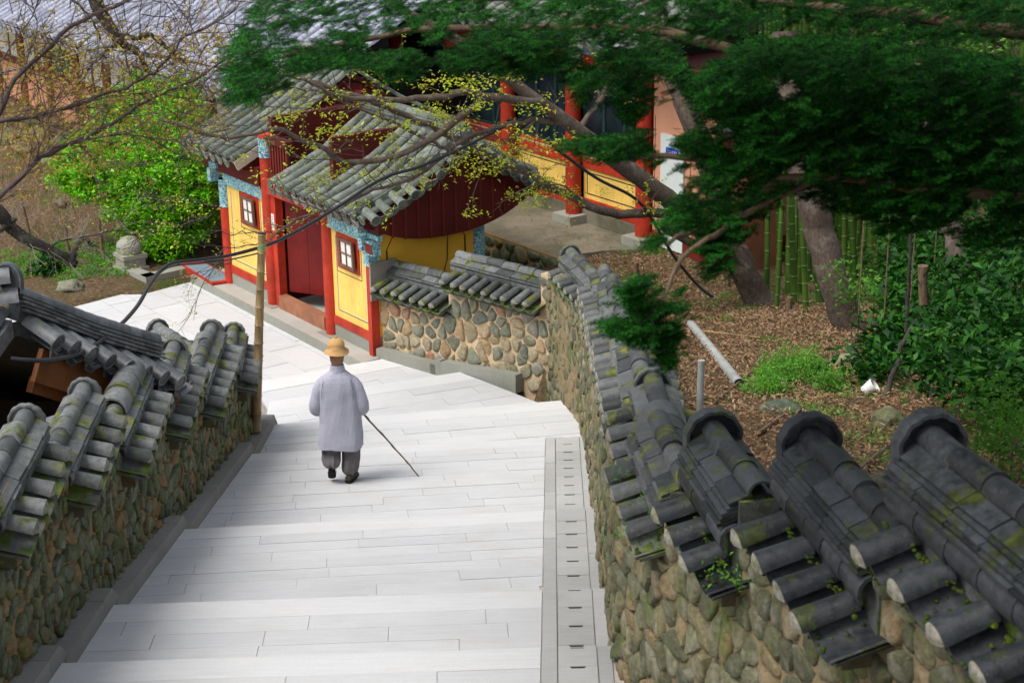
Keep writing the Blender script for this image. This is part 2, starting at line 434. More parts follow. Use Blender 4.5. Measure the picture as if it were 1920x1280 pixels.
# nosings: left point, right point, level at the lip
NOS = [(8.6, 8.75, 3.44), (10.6, 10.72, 3.06), (12.58, 12.72, 2.67), (14.24, 14.4, 2.33), (17.25, 17.6, 1.66), (21.45, 21.85, .78)]
LX0, RX0 = -3.98, -.12
nl = []
for yl, yr, z in NOS:
    a = pe(LX0, yl); b = pe(RX0, yr); nl.append((a, b, z))
def xy(v): return (v.x, v.y)
nl.append((xy(at_z(490, 797, .42)), xy(at_z(1052, 750, .42)), .42))
nl.append((xy(at_z(505, 752, .2)), xy(at_z(862, 697, .2)), .2))
nl.append((xy(at_z(470, 718, 0)), xy(at_z(716, 673, 0)), 0.0))
RISE = .18
def band_z(i):
    """height function of the tread between nosing i-1 and i"""
    a0, b0, z0 = nl[i - 1]; a1, b1, z1 = nl[i]
    zs = z0 - RISE
    def dist(p, a, b):
        ex, ey = b[0] - a[0], b[1] - a[1]; L = math.hypot(ex, ey)
        return ((p[0] - a[0]) * ey - (p[1] - a[1]) * ex) / L
    def f(x, y):
        d0 = abs(dist((x, y), a0, b0)); d1 = abs(dist((x, y), a1, b1)); t = d0 / max(1e-6, d0 + d1)
        return zs + (z1 - zs) * min(1, max(0, t))
    return f
def path_z(y): return 2.69 + .2094 * (12.6 - y)
path = thing('stone_path', None, None, (-1.6, 16, 1.9)); tag(path, 'pale granite plank path stepping down between the two walls', 'path', None, 'structure')
del path['category']
sub = MB()
def ext(a, b, t): return (a[0] + (b[0] - a[0]) * t, a[1] + (b[1] - a[1]) * t)
def plank_rows(i, poly, roww=.31, edge=.41, lmin=.95, lmax=1.7, mat='granite', drop=.07, gap=.0024, far=None):
    """rows parallel to the far nosing, clipped to poly; the last row is the long lip stone"""
    a0, b0, z0 = nl[i - 1]; a1, b1, z1 = nl[i]
    f = band_z(i)
    ex, ey = b1[0] - a1[0], b1[1] - a1[1]; L = math.hypot(ex, ey); ex /= L; ey /= L
    nx, ny = ey, -ex                       # towards the viewer
    fx, fy = b0[0] - a0[0], b0[1] - a0[1]; LF = math.hypot(fx, fy); fx /= LF; fy /= LF
    D = max((a1[0] - p[0]) * -nx + (a1[1] - p[1]) * -ny for p in poly)
    D0 = max(abs((p[0] - a1[0]) * nx + (p[1] - a1[1]) * ny) for p in poly)
    n = max(2, int(round((D0 - edge) / roww)) + 1)
    offs = [0, edge] + [edge + (D0 - edge) * k / (n - 1) for k in range(1, n)]
    for r in range(len(offs) - 1):
        o0, o1 = offs[r] + (gap if r else 0), offs[r + 1] - gap
        s = -6.0
        if r == 0: cuts = [-6, 12]
        else:
            cuts = [s]
            s = -R.uniform(0, 1.5)
            while s < 7: cuts.append(s); s += R.uniform(lmin, lmax)
            cuts.append(12)
        for k in range(len(cuts) - 1):
            s0, s1 = cuts[k] + gap, cuts[k + 1] - gap
            q = [(a1[0] + ex * s + nx * o, a1[1] + ey * s + ny * o) for s, o in ((s0, o0), (s1, o0), (s1, o1), (s0, o1))]
            p = clip_quad(poly, ccw(q))
            if len(p) < 3 or abs(area(p)) < .012: continue
            dz = R.uniform(-.003, .003)
            tp = inset(p, .004)
            if len(tp) < 3: continue
            mb = MB(); pp = ccw(p)
            n_ = len(pp)
            mb.prism(pp, lambda x, y: f(x, y) - drop, lambda x, y: f(x, y) + dz)
            obj('lip_stone' if r == 0 else 'plank', mb, M['granite_lip'] if r == 0 else M[mat], path)

M['granite_lip'] = granite('dressed_lip_granite', (.56, .565, .57), (.60, .60, .60), (.49, .48, .46), wear=.10)
for i in range(1, 6):
    (a0, b0, z0), (a1, b1, z1) = nl[i - 1], nl[i]
    plank_rows(i, [a0, b0, b1, a1])
poly6 = [nl[5][0], nl[5][1], pe(RX0, 22.2), (.95, 22.35), (.99, 23.2), (.86, 24.1), nl[6][1], nl[6][0]]
plank_rows(6, ccw(poly6))
poly7 = [nl[6][0], nl[6][1], nl[7][1], nl[7][0]]
plank_rows(7, ccw(poly7))
poly8 = [nl[7][0], nl[7][1], nl[8][1], nl[8][0]]
plank_rows(8, ccw(poly8), edge=.5, roww=.45)
# bed under the planks: sand showing in the joints
for i in range(1, 9):
    (a0, b0, z0), (a1, b1, z1) = nl[i - 1], nl[i]
    f = band_z(i)
    a0_, b0_ = ext(a0, b0, -.11 if i < 7 else 0), ext(a0, b0, 1.23 if i < 7 else 1)
    a1_, b1_ = ext(a1, b1, -.11 if i < 7 else 0), ext(a1, b1, 1.23 if i < 6 else 1)
    if i == 6: b1_ = (.86, 24.3)
    if i == 6: b0_ = (1.05, 21.9)
    sub.prism(ccw([a0_, b0_, b1_, a1_]), lambda x, y: f(x, y) - .5, lambda x, y, i=i: f(x, y) - (.013 if i < 6 else .04))
obj('bedding', sub, M['sand'], path)
# riser blocks under each lip
rs = MB()
for i in range(1, 9):
    a, b, z = nl[i]
    a = ext(a, b, -.0); q = [a, b, (b[0], b[1] - .3), (a[0], a[1] - .3)]
    rs.prism(ccw(q), z - .45, z - .075)
obj('riser', rs, M['granite_kerb2'], path)
def tread_at(y, e):
    """which tread a point in the straight part lies on -> height"""
    for i in range(1, 6 + 1):
        a0, b0, z0 = nl[i - 1]; a1, b1, z1 = nl[i]
        t = (e - LX0) / (RX0 - LX0) if i < 6 else (e - LX0) / 4.3
        y0 = a0[1] + (b0[1] - a0[1]) * t; y1 = a1[1] + (b1[1] - a1[1]) * t
        if y0 <= y <= y1: return i, band_z(i)
    return 6, band_z(6)
# --- drain strip on the right: long kerb stones, slotted covers, outer stones
drain = thing('drain_channel', None, None, (.3, 16, 1.9)); tag(drain, 'grey granite drain strip with slotted covers along the right wall', None, None, 'structure')
def strip(name, e0, e1, step, mat, lift=0.0, slot=False, jit=.0):
    for i in range(1, 7):
        a0, b0, z0 = nl[i - 1]; a1, b1, z1 = nl[i]
        t = 1.0; em = (e0 + e1) / 2
        ys = b0[1] + (em - RX0) * .04; ye = (b1[1] + (em - RX0) * .04) if i < 6 else 22.25
        n = max(1, int(round((ye - ys) / step))); f = band_z(i)
        for k in range(n):
            y0 = ys + (ye - ys) * k / n; y1 = ys + (ye - ys) * (k + 1) / n
            g = .003
            if slot:
                w = e1 - e0; m0, m1 = e0 + w * .29, e0 + w * .71
                pl = [(e0 + g, y0 + g), (e1 - g, y0 + g), (e1 - g, y1 - g), (m1, y1 - g), (m1 - .014, y1 - .045), (m0 + .014, y1 - .045), (m0, y1 - g), (e0 + g, y1 - g)]
            else:
                pl = [(e0 + g, y0 + g), (e1 - g, y0 + g), (e1 - g, y1 - g), (e0 + g, y1 - g)]
            pl = [pe(*q) for q in pl]
            dz = lift + R.uniform(-.003, .003)
            obj(name, MB().prism(pl, lambda x, y: f(x, y) - .1, lambda x, y: f(x, y) + dz), M[mat], drain)
strip('edge_stone', RX0 + .006, .015, 1.25, 'granite_drain', .006)
strip('slotted_cover', .02, .335, .44, 'granite_drain', .003, True)
strip('outer_stone', .34, .455, 1.3, 'granite_drain', .0)
gapm = MB()  # dark strip painted in for the shade inside the cover slots
for i in range(1, 7):
    f = band_z(i); y0 = nl[i - 1][1][1] + .02; y1 = nl[i][1][1] if i < 6 else 22.2
    gapm.prism([pe(.10, y0), pe(.26, y0), pe(.26, y1), pe(.10, y1)], lambda x, y: f(x, y) - .05, lambda x, y: f(x, y) - .006)
M['gap_dark'] = paint('dark_slot_shade', (.012, .010, .008), .2, .9, None, False)
obj('slot_shade', gapm, M['gap_dark'], drain)
# --- left kerb
def kerb_profile(name, P, ht, mat, parent, w=.2, side=(1, 0)):
    """P: list of (x,y,z) along the top, box of width w set sideways"""
    mb = MB(); rings = []
    for x, y, z in P:
        rings.append([(x, y, z - ht), (x + side[0] * w, y + side[1] * w, z - ht), (x + side[0] * w, y + side[1] * w, z), (x, y, z)])
    mb.loft(rings); return obj(name, mb, M[mat], parent)
lk = thing('stone_kerb', 'grey granite kerb stepping down along the foot of the left wall', 'kerb', (-3.7, 16, 2.0))
for i in range(1, 7):
    a0, b0, z0 = nl[i - 1]; a1, b1, z1 = nl[i]; f = band_z(i)
    y0 = a0[1] + .12; y1 = a1[1]
    segs = max(1, int((y1 - y0) / 1.6)); top = .16
    cut = [y0 + (y1 - .3 - y0) * k / segs for k in range(segs + 1)]
    for k in range(segs):
        ya, yb = cut[k] + .004, cut[k + 1] - .004
        xa, xb = pe(LX0, ya)[0] - .2, pe(LX0, yb)[0] - .2
        kerb_profile('kerb_stone', [(xa, ya, f(xa + .2, ya) + top), (xb, yb, f(xb + .2, yb) + top)], .3, 'granite_kerb', lk)
    ya = y1 - .296; xa = pe(LX0, ya)[0] - .2
    zz = f(xa + .2, y1 - .3) + top
    kerb_profile('kerb_stone', [(xa, ya, zz), (xa, y1 + .02, z1 + top - .005), (xa + .01, y1 + .24, z1 - RISE + .12)], .34, 'granite_kerb', lk)
# --- right corner kerb and the two kerbs at the foot of the back wall
bk = thing('stone_kerb', 'granite kerb in two pieces along the foot of the back wall by the gate', 'kerb', (-.6, 26, .2))
def bkerb(p0, p1, z0, z1, w=.17, top=.13):
    d = Vector((p1[0] - p0[0], p1[1] - p0[1])).normalized(); sd = (d.y, -d.x)
    if sd[1] > 0: sd = (-sd[0], -sd[1])
    kerb_profile('kerb_stone', [(p0[0], p0[1], z0 + top), (p1[0], p1[1], z1 + top)], .3, 'granite_kerb2', bk, w, sd)
W0 = Vector((-2.2, 27.6)); W1 = Vector((.85, 24.75)); WD = (W1 - W0).normalized(); WNn = Vector((WD.y, -WD.x))
if WNn.y > 0: WNn = -WNn
def wp(s, off=0): p = W0 + WD * s + WNn * off; return (p.x, p.y)
bkerb(wp(.12, .02), wp(1.5, .02), .02, .06)
bkerb(wp(1.62, .02), wp(3.25, .02), .14, .30)
bkerb(wp(1.38, .02), wp(1.62, .02), .06, .14, top=.15)
# curved kerb from the corner to the drain end
ck = thing('stone_kerb', 'short curved granite kerb at the inner corner where the walls meet', 'kerb', (.9, 23.5, .5))
cpts = [(.62, 24.62, .44), (.80, 24.3, .46), (.90, 23.7, .55), (.95, 23.0, .62), (.965, 22.35, .70)]
for k in range(4):
    a, b = Vector(cpts[k]), Vector(cpts[k + 1]); d = (b - a); d.z = 0; d.normalize(); s_ = (-d.y, d.x)
    if s_[0] < 0: s_ = (-s_[0], -s_[1])
    b = a + (b - a) * .985
    kerb_profile('kerb_stone', [(a.x, a.y, a.z + .13), (b.x, b.y, b.z + .13)], .3, 'granite_kerb2', ck, .13, s_)

# ================================================================== GATE FRAME
GO = Vector((-2.25, 27.5, 0)); GU = Vector((.58, -.815, 0)).normalized(); GD = Vector((-GU.y, GU.x, 0))
if GD.y < 0: GD = -GD
GM = Matrix(((GU.x, GD.x, 0, GO.x), (GU.y, GD.y, 0, GO.y), (0, 0, 1, 0), (0, 0, 0, 1)))
def G(u, d, z): return GM @ Vector((u, d, z))
GI = GM.inverted()
# --- the terrace in front of the gate, slabs laid parallel to the gate
terr = thing('paved_terrace', None, None, (-5, 28, -.15)); tag(terr, 'pale granite slab terrace in front of the red and yellow gate', None, None, 'structure')
TZ = -.15
def gxy(x, y): v = GI @ Vector((x, y, 0)); return (v.x, v.y)
tp = [gxy(*nl[8][1]), (-.1, -.4), (-5.9, -.4)] + [gxy(*xy(at_z(px, py, TZ))) for px, py in ((350, 515), (272, 537), (228, 520), (72, 553))] + [(-9.5, -9.5), gxy(-4.6, 20.5), gxy(-4.05, 23.4), gxy(*nl[8][0])]
q0 = gxy(*nl[8][1])
tp[0] = (q0[0], q0[1]);
r = 0; v0 = -10.5
rows = []
while v0 < 1:
    h = R.choice([.42, .5, .5, .6]); rows.append((v0, v0 + h)); v0 += h
TP = ccw(tp)
for v0, v1 in rows:
    s = -13 + R.random()
    while s < 6:
        L = R.uniform(.7, 1.3)
        q = [(s + .004, v0 + .004), (s + L - .004, v0 + .004), (s + L - .004, v1 - .004), (s + .004, v1 - .004)]
        s += L
        p = clip_quad(TP, ccw(q))
        if len(p) < 3 or abs(area(p)) < .02: continue
        c = G(p[0][0], p[0][1], 0); pr = proj(c)
        if pr[0] < -150 or pr[1] > 1000: continue
        dz = R.uniform(-.003, .003)
        obj('slab', MB().prism(p, -.07, dz, fn=lambda v: G(v.x, v.y, v.z + TZ)), M['granite'], terr)
obj('bedding', MB().prism(TP, -.4, -.016, fn=lambda v: G(v.x, v.y, v.z + TZ)), M['sand'], terr)
tk = thing('stone_kerb', 'low stone kerb with a square post base at the far edge of the terrace', 'kerb', tuple(at_z(275, 530, TZ)))
A_ = at_z(238, 522, TZ); B_ = at_z(275, 536, TZ); C_ = at_z(362, 516, TZ)
for a, b in ((A_, B_), (B_, C_)):
    d = (b - a).normalized(); s_ = Vector((-d.y, d.x, 0));
    if s_.y < 0: s_ = -s_
    kerb_profile('kerb_stone', [(a.x, a.y, TZ + .17), (b.x, b.y, TZ + .17)], .3, 'granite_kerb2', tk, .25, (s_.x, s_.y))
pb = thing('stone_post', 'short weathered stone post base at the corner of the terrace', 'stone post', tuple(at_z(243, 520, TZ)))
p_ = at_z(243, 518, TZ) + Vector((0, .2, 0))
mbx = MB()
for z0, z1, w in ((0, .16, .27), (.16, .34, .22), (.34, .42, .25)):
    Mx = Matrix.Translation((p_.x, p_.y, TZ)) @ Matrix.Rotation(.6, 4, 'Z')
    mbx.box((-w, -w, z0), (w, w, z1), Mx)
obj('plinth', mbx, M['granite_kerb2'], pb)
mbx = MB(); mbx.smooth = 40
mbx.loft([[(p_.x + math.cos(a) * rr, p_.y + math.sin(a) * rr, TZ + z) for a in [2 * PI * k / 12 for k in range(12)]] for z, rr in ((.42, .22), (.5, .26), (.62, .24), (.72, .14), (.75, .05))])
obj('finial', mbx, M['granite_kerb2'], pb)

# ================================================================== TILES
def half_tile(L, r0, r1, th=.016, n=8, lip=True, arc=PI):
    """half-round cover tile along +Y, crown up"""
    mb = MB(); rings = []
    for y, r in ((0, r0), (L, r1)):
        ring = []
        for k in range(n + 1):
            a = (PI - arc) / 2 + arc * k / n; ring.append((math.cos(a) * r, y, math.sin(a) * r))
        for k in range(n, -1, -1):
            a = (PI - arc) / 2 + arc * k / n; ring.append((math.cos(a) * (r - th), y, math.sin(a) * (r - th)))
        rings.append(ring)
    mb.loft(rings, cap=False)
    m = len(rings[0])
    for b in (0, m):
        for k in range(n):
            mb.f.append((b + k, b + k + 1, b + m - 2 - k, b + m - 1 - k))
    mb.smooth = 50
    return mb.mesh('tile')
def trough_tile(L, r, arc=1.9, th=.014, n=6, r1=None):
    """concave pan tile along +Y, hollow up"""
    mb = MB(); rings = []; r1 = r1 or r
    for y, rr in ((0, r), (L, r1)):
        ring = [(math.sin(-arc / 2 + arc * k / n) * rr, y, rr - math.cos(-arc / 2 + arc * k / n) * rr) for k in range(n + 1)]
        ring += [(math.sin(-arc / 2 + arc * k / n) * (rr + th), y, rr - math.cos(-arc / 2 + arc * k / n) * (rr + th)) for k in range(n, -1, -1)]
        rings.append(ring)
    mb.loft(rings, cap=False); m = len(rings[0])
    for b in (0, m):
        for k in range(n): mb.f.append((b + k, b + k + 1, b + m - 2 - k, b + m - 1 - k))
    mb.smooth = 50
    return mb.mesh('tile')
def plug_mesh(r, bulge=.045, n=8):
    mb = MB(); c = []
    for rr, y in ((r * .99, 0), (r * .93, bulge * .35), (r * .5, bulge * .8)):
        c.append([(math.cos(PI * k / n) * rr, y, math.sin(PI * k / n) * rr - (.0 if y else 0)) for k in range(n + 1)] + [(0, y, -.012)])
    mb.loft(c, cap=False)
    b = 2 * (n + 2); mb.v.append((0, bulge, r * .25)); t = len(mb.v) - 1
    for k in range(n + 2): mb.f.append((b + k, b + (k + 1) % (n + 2), t))
    mb.smooth = 60
    return mb.mesh('plug')
def end_plate(r, th=.03, n=18, scal=6, hood=.03):
    """scalloped half-round end tile standing across the ridge (XZ plane), rim curling towards -Y"""
    mb = MB(); N_ = n
    def rr(k): return r * (1 + .05 * abs(math.sin(PI * scal * k / N_)))
    out = [(math.cos(PI * k / N_) * rr(k), 0, math.sin(PI * k / N_) * rr(k)) for k in range(N_ + 1)]
    base_v = [(r * 1.0, 0, -.12)] + out + [(-r * 1.0, 0, -.12)]
    n2 = len(base_v)
    fr = [(x, -.0, z) for x, y, z in base_v]
    rim = [(x * .97, -hood, z * .97) for x, y, z in base_v]
    bk = [(x, th, z) for x, y, z in base_v]
    mb.v += fr + rim + bk
    rin = [(x * .86, -hood, z * .86) for x, y, z in base_v]
    rbk = [(x * .84, -.004, z * .84) for x, y, z in base_v]
    mb.v += rin + rbk
    for k in range(n2 - 1):
        mb.f.append((k, k + 1, 2 * n2 + k + 1, 2 * n2 + k))
        mb.f.append((k, k + 1, n2 + k + 1, n2 + k))
        mb.f.append((n2 + k, n2 + k + 1, 3 * n2 + k + 1, 3 * n2 + k))
        mb.f.append((3 * n2 + k, 3 * n2 + k + 1, 4 * n2 + k + 1, 4 * n2 + k))
    mb.f.append(tuple(range(2 * n2, 3 * n2))); mb.f.append(tuple(range(4 * n2, 5 * n2))[::-1])
    mb.smooth = 40
    return mb.mesh('end_plate')
ME = {}
def share(key, fn, mat):
    if key not in ME:
        me = fn(); me.materials.append(mat); ME[key] = me
    return ME[key]
def cap_segment(wall, P, Q, z, matk, plates=True, big=False, hw=.47, seed=0, r=.082, endplate=True, ridge_gap=0, pitch=.27, cr=1.0, xd=0.0):
    """one level length of tiled coping from far end P to near end Q (plan), ridge crown at z"""
    rg = random.Random(seed)
    mat = M[matk]
    P = Vector((P[0], P[1], 0)); Q = Vector((Q[0], Q[1], 0)); D = Q - P; L = D.length; d = D / L
    side = Vector((d.y, -d.x, 0))          # to the left of the direction of travel towards the viewer
    # ridge
    n = max(1, int(round(L / .31))); st = L / n
    for k in range(n - ridge_gap):
        me = share(('ridge', matk), lambda: half_tile(.345, .082, .088), mat)
        p = P + d * (k * st - .02); jz = rg.uniform(-.006, .006)
        Mx = frame((p.x, p.y, z - .083 + jz), (d.x + rg.uniform(-.02, .02), d.y, .03 - (k == 0) * .08), (0, 0, 1)) @ Matrix.Scale(st / .31, 4, (0, 1, 0))
        obj('ridge_tile', me, None, wall, Mx)
        for sg in (-1, 1):
            me = share(('plate', matk), lambda: MB().box((-.08, 0, -.011), (.08, .302, .011)).mesh(), mat)
            o = side * sg * (.115)
            Mx = frame((p.x + o.x, p.y + o.y, z - .125 + rg.uniform(-.006, .006)), (d.x, d.y, rg.uniform(-.02, .02)), (side.x * sg * .42, side.y * sg * .42, 1)) @ Matrix.Rotation(rg.uniform(-.03, .03), 4, 'Z') @ Matrix.Scale(st / .31, 4, (0, 1, 0))
            obj('ridge_plate', me, None, wall, Mx)
            me = share(('layer', matk), lambda: MB().box((-.085, 0, -.009), (.085, .302, .009)).mesh(), mat)
            o = side * sg * (.125)
            Mx = frame((p.x + o.x, p.y + o.y, z - .158 + rg.uniform(-.004, .004)), (d.x, d.y, 0), (side.x * sg * .38, side.y * sg * .38, 1)) @ Matrix.Rotation(rg.uniform(-.02, .02), 4, 'Z') @ Matrix.Scale(st / .31, 4, (0, 1, 0))
            obj('ridge_layer', me, None, wall, Mx)
            if xd:
                for q_ in range(3):
                    me = share(('wlayer', matk), lambda: MB().box((-.11, 0, -.012), (.11, .302, .012)).mesh(), mat)
                    o = side * sg * (.13 + .012 * q_)
                    Mx = frame((p.x + o.x, p.y + o.y, z - .19 - .032 * q_), (d.x, d.y, 0), (side.x * sg * .3, side.y * sg * .3, 1)) @ Matrix.Rotation(rg.uniform(-.02, .02), 4, 'Z') @ Matrix.Scale(st / .31, 4, (0, 1, 0))
                    obj('ridge_layer', me, None, wall, Mx)
            me = share(('course', matk), lambda: half_tile(.32, .075, .08, n=6), mat)
            o = side * sg * .115
            Mx = frame((p.x + o.x * (1 + xd), p.y + o.y * (1 + xd), z - .26 - xd * .55), (d.x, d.y, rg.uniform(-.01, .01)), (side.x * sg * .8, side.y * sg * .8, 1)) @ Matrix.Diagonal((1 + xd * 1.6, st / .31, 1 + xd * 1.6, 1))
            obj('course_tile', me, None, wall, Mx)
    # core between the tile courses
    cb = MB(); cb.box((-.13, .02, z - .46 - xd), (.13, L, z - .125), Matrix(((side.x, d.x, 0, P.x), (side.y, d.y, 0, P.y), (0, 0, 1, 0), (0, 0, 0, 1))))
    obj('ridge_core', cb, M['pan_moss'] if xd else M['mortar_left'], wall)
    if endplate:
        big_ = matk == 'tile_near'
        me = share(('endplate', matk), lambda: end_plate(.2 if big_ else .155, hood=.06 if big_ else .025), mat)
        Mx = frame((P.x - d.x * .03, P.y - d.y * .03, z - .13), (d.x * -1, d.y * -1, 0), (d.x * -.25, d.y * -.25, 1))
        obj('end_tile', me, None, wall, Mx)
    # cover and pan tiles both sides
    m = max(2, int(round(L / pitch))); st = L / m
    cl = hw - .10
    for sg in (-1, 1):
        s = side * sg
        for k in range(m):
            t0 = (k + .5) * st + rg.uniform(-.012, .012)
            p = P + d * t0 + s * (.11 + xd * .3)
            dirv = (s.x + d.x * rg.uniform(-.04, .04), s.y + d.y * rg.uniform(-.04, .04), -.30 + rg.uniform(-.03, .03))
            LL = cl * rg.uniform(.96, 1.05)
            me = share(('cover', matk), lambda: half_tile(.40, .068, .078), mat)
            Mx = frame((p.x, p.y, z - .30 - xd), dirv) @ Matrix.Diagonal((cr, LL / .40, cr, 1))
            c = obj('cover_tile', me, None, wall, Mx)
            me = share('plug', lambda: plug_mesh(.074), M['plug'])
            Mp = frame((0, 0, 0), dirv); e = Vector((p.x, p.y, z - .30 - xd)) + Vector(dirv).normalized() * (LL - .006)
            Mp.translation = e
            if rg.random() < .94: obj('mortar_plug', me, None, c, Mp @ Matrix.Rotation(rg.uniform(-.1, .1), 4, 'Y') @ Matrix.Diagonal((cr, rg.uniform(.6, 1.1), cr, 1)))
            me = share(('pan', matk == 'tile_near'), lambda: trough_tile(.46, .145, 2.15), mat if matk == 'tile_near' else M['pan_moss'])
            t1 = (k + 1.0) * st
            if k < m - 1 or True:
                p = P + d * t1 + s * .07
                for lay in range(2):
                    Mx = frame((p.x + s.x * (-.03 * lay), p.y + s.y * (-.03 * lay), z - .395 - .02 * lay - xd), (s.x, s.y, -.28 + rg.uniform(-.02, .02))) @ Matrix.Diagonal((max(1, pitch / .27), (cl + .045) / .46, 1, 1))
                    obj('pan_tile', me, None, wall, Mx)
    # bed of the coping
    cb = MB(); cb.prism([(-hw + .12, 0), (hw - .12, 0), (hw - .12, L), (-hw + .12, L)], z - .60 - xd, lambda x, y: z - .42 - xd - abs(x) * .27, fn=lambda v: Vector((P.x + side.x * v.x + d.x * v.y, P.y + side.y * v.x + d.y * v.y, v.z)))
    obj('coping_bed', cb, M['mortar_dark'], wall)

def big_cap(wall, P, Q, z, matk, n=2, r=.15):
    """wide curved capping tiles laid over a joint of the ridge"""
    P = Vector((P[0], P[1], z)); Q = Vector((Q[0], Q[1], z)); d = (Q - P); L = d.length
    for k in range(n):
        me = half_tile(L / n * 1.12, r, r * 1.1, .02, 10); me.materials.append(M[matk])
        p = P + d * (k / n)
        obj('capping_tile', me, None, wall, frame((p.x, p.y, z - r * .9 + .012 * (k % 2)), (d.x, d.y, .0)))

# ------------------------------------------------------------------ rubble
def voronoi(Lt, hfun0, hfun1, cell, rg, aspect=1.0):
    """irregular cells over s in 0..Lt, h in hfun0(s)..hfun1(s)"""
    cw, chh = cell * aspect, cell
    hmin = min(hfun0(s) for s in np.linspace(0, Lt, 60)) - chh; hmax = max(hfun1(s) for s in np.linspace(0, Lt, 60)) + chh
    ns = int(Lt / cw) + 3; nh = int((hmax - hmin) / chh) + 3
    pts = {}
    for i in range(-1, ns):
        for j in range(-1, nh):
            s = (i + .5 + (j % 2) * .5 + rg.uniform(-.38, .38)) * cw
            if rg.random() < .14: continue
            pts[i, j] = (s, hmin + (j + .5 + rg.uniform(-.38, .38)) * chh)
    out = []
    for (i, j), p in pts.items():
        if p[0] < -.0 or p[0] > Lt: continue
        if p[1] < hfun0(p[0]) - chh * .3 or p[1] > hfun1(p[0]) + chh * .1: continue
        poly = [(p[0] - cw * 1.7, p[1] - chh * 1.7), (p[0] + cw * 1.7, p[1] - chh * 1.7), (p[0] + cw * 1.7, p[1] + chh * 1.7), (p[0] - cw * 1.7, p[1] + chh * 1.7)]
        for a in (-2, -1, 0, 1, 2):
            for b in (-2, -1, 0, 1, 2):
                if (a or b) and (i + a, j + b) in pts:
                    q = pts[i + a, j + b]
                    poly = clip(poly, (p[0] + q[0]) / 2, (p[1] + q[1]) / 2, q[0] - p[0], q[1] - p[1])
                    if len(poly) < 3: break
            if len(poly) < 3: break
        if len(poly) < 3: continue
        poly = clip(clip(poly, 0, 0, -1, 0), Lt, 0, 1, 0)
        top = hfun1(p[0])
        poly = clip(poly, 0, top, 0, 1) if len(poly) > 2 else []
        if len(poly) > 2: out.append(poly)
    return out
def stone_mesh(poly, mapf, rg, gap=.022, depth=.055, nn=12, bury=.05):
    """rounded, domed stone; mapf(s, h, out) -> world"""
    poly = inset(ccw(poly), gap * rg.uniform(.6, 1.5))
    if len(poly) < 3 or abs(area(poly)) < .0012: return None
    for _ in range(1 + (rg.random() < .3)):
        q = []
        c_ = rg.uniform(.1, .2)
        for k in range(len(poly)):
            a, b = poly[k], poly[(k + 1) % len(poly)]
            q += [(a[0] * (1 - c_) + b[0] * c_, a[1] * (1 - c_) + b[1] * c_), (a[0] * c_ + b[0] * (1 - c_), a[1] * c_ + b[1] * (1 - c_))]
        poly = q
    cx = sum(p[0] for p in poly) / len(poly); cy = sum(p[1] for p in poly) / len(poly)
    # resample by angle
    per = [0]
    for k in range(len(poly)): a, b = poly[k], poly[(k + 1) % len(poly)]; per.append(per[-1] + math.dist(a, b))
    ring = []
    for k in range(nn):
        t = per[-1] * k / nn; i = max(0, next(j for j in range(len(per)) if per[j] > t - 1e-9 or j == len(per) - 1) - 1)
        a, b = poly[i % len(poly)], poly[(i + 1) % len(poly)]; w = (t - per[i]) / max(1e-6, per[i + 1] - per[i])
        ring.append((a[0] + (b[0] - a[0]) * w, a[1] + (b[1] - a[1]) * w))
    dp = depth * rg.uniform(.5, 1.25); tx, ty = rg.uniform(-.18, .18), rg.uniform(-.18, .18)
    V = []
    for sc, o in ((1.02, -bury), (1.0, dp * .35), (.9, dp * .85), (.5, dp)):
        for (x, y) in ring:
            X, Y = (x - cx) * sc, (y - cy) * sc
            j = 1 + rg.uniform(-.05, .05) * (o > 0)
            V.append(mapf(cx + X * j, cy + Y * j, o + (X * tx + Y * ty) * (o > 0) + rg.uniform(-.004, .004) * (o > 0)))
    V.append(mapf(cx, cy, dp * .98))
    F = []
    for r_ in range(3):
        for k in range(nn):
            a = r_ * nn + k; b = r_ * nn + (k + 1) % nn; F.append((a, b, b + nn, a + nn))
    for k in range(nn): F.append((3 * nn + k, 3 * nn + (k + 1) % nn, 4 * nn))
    return V, F
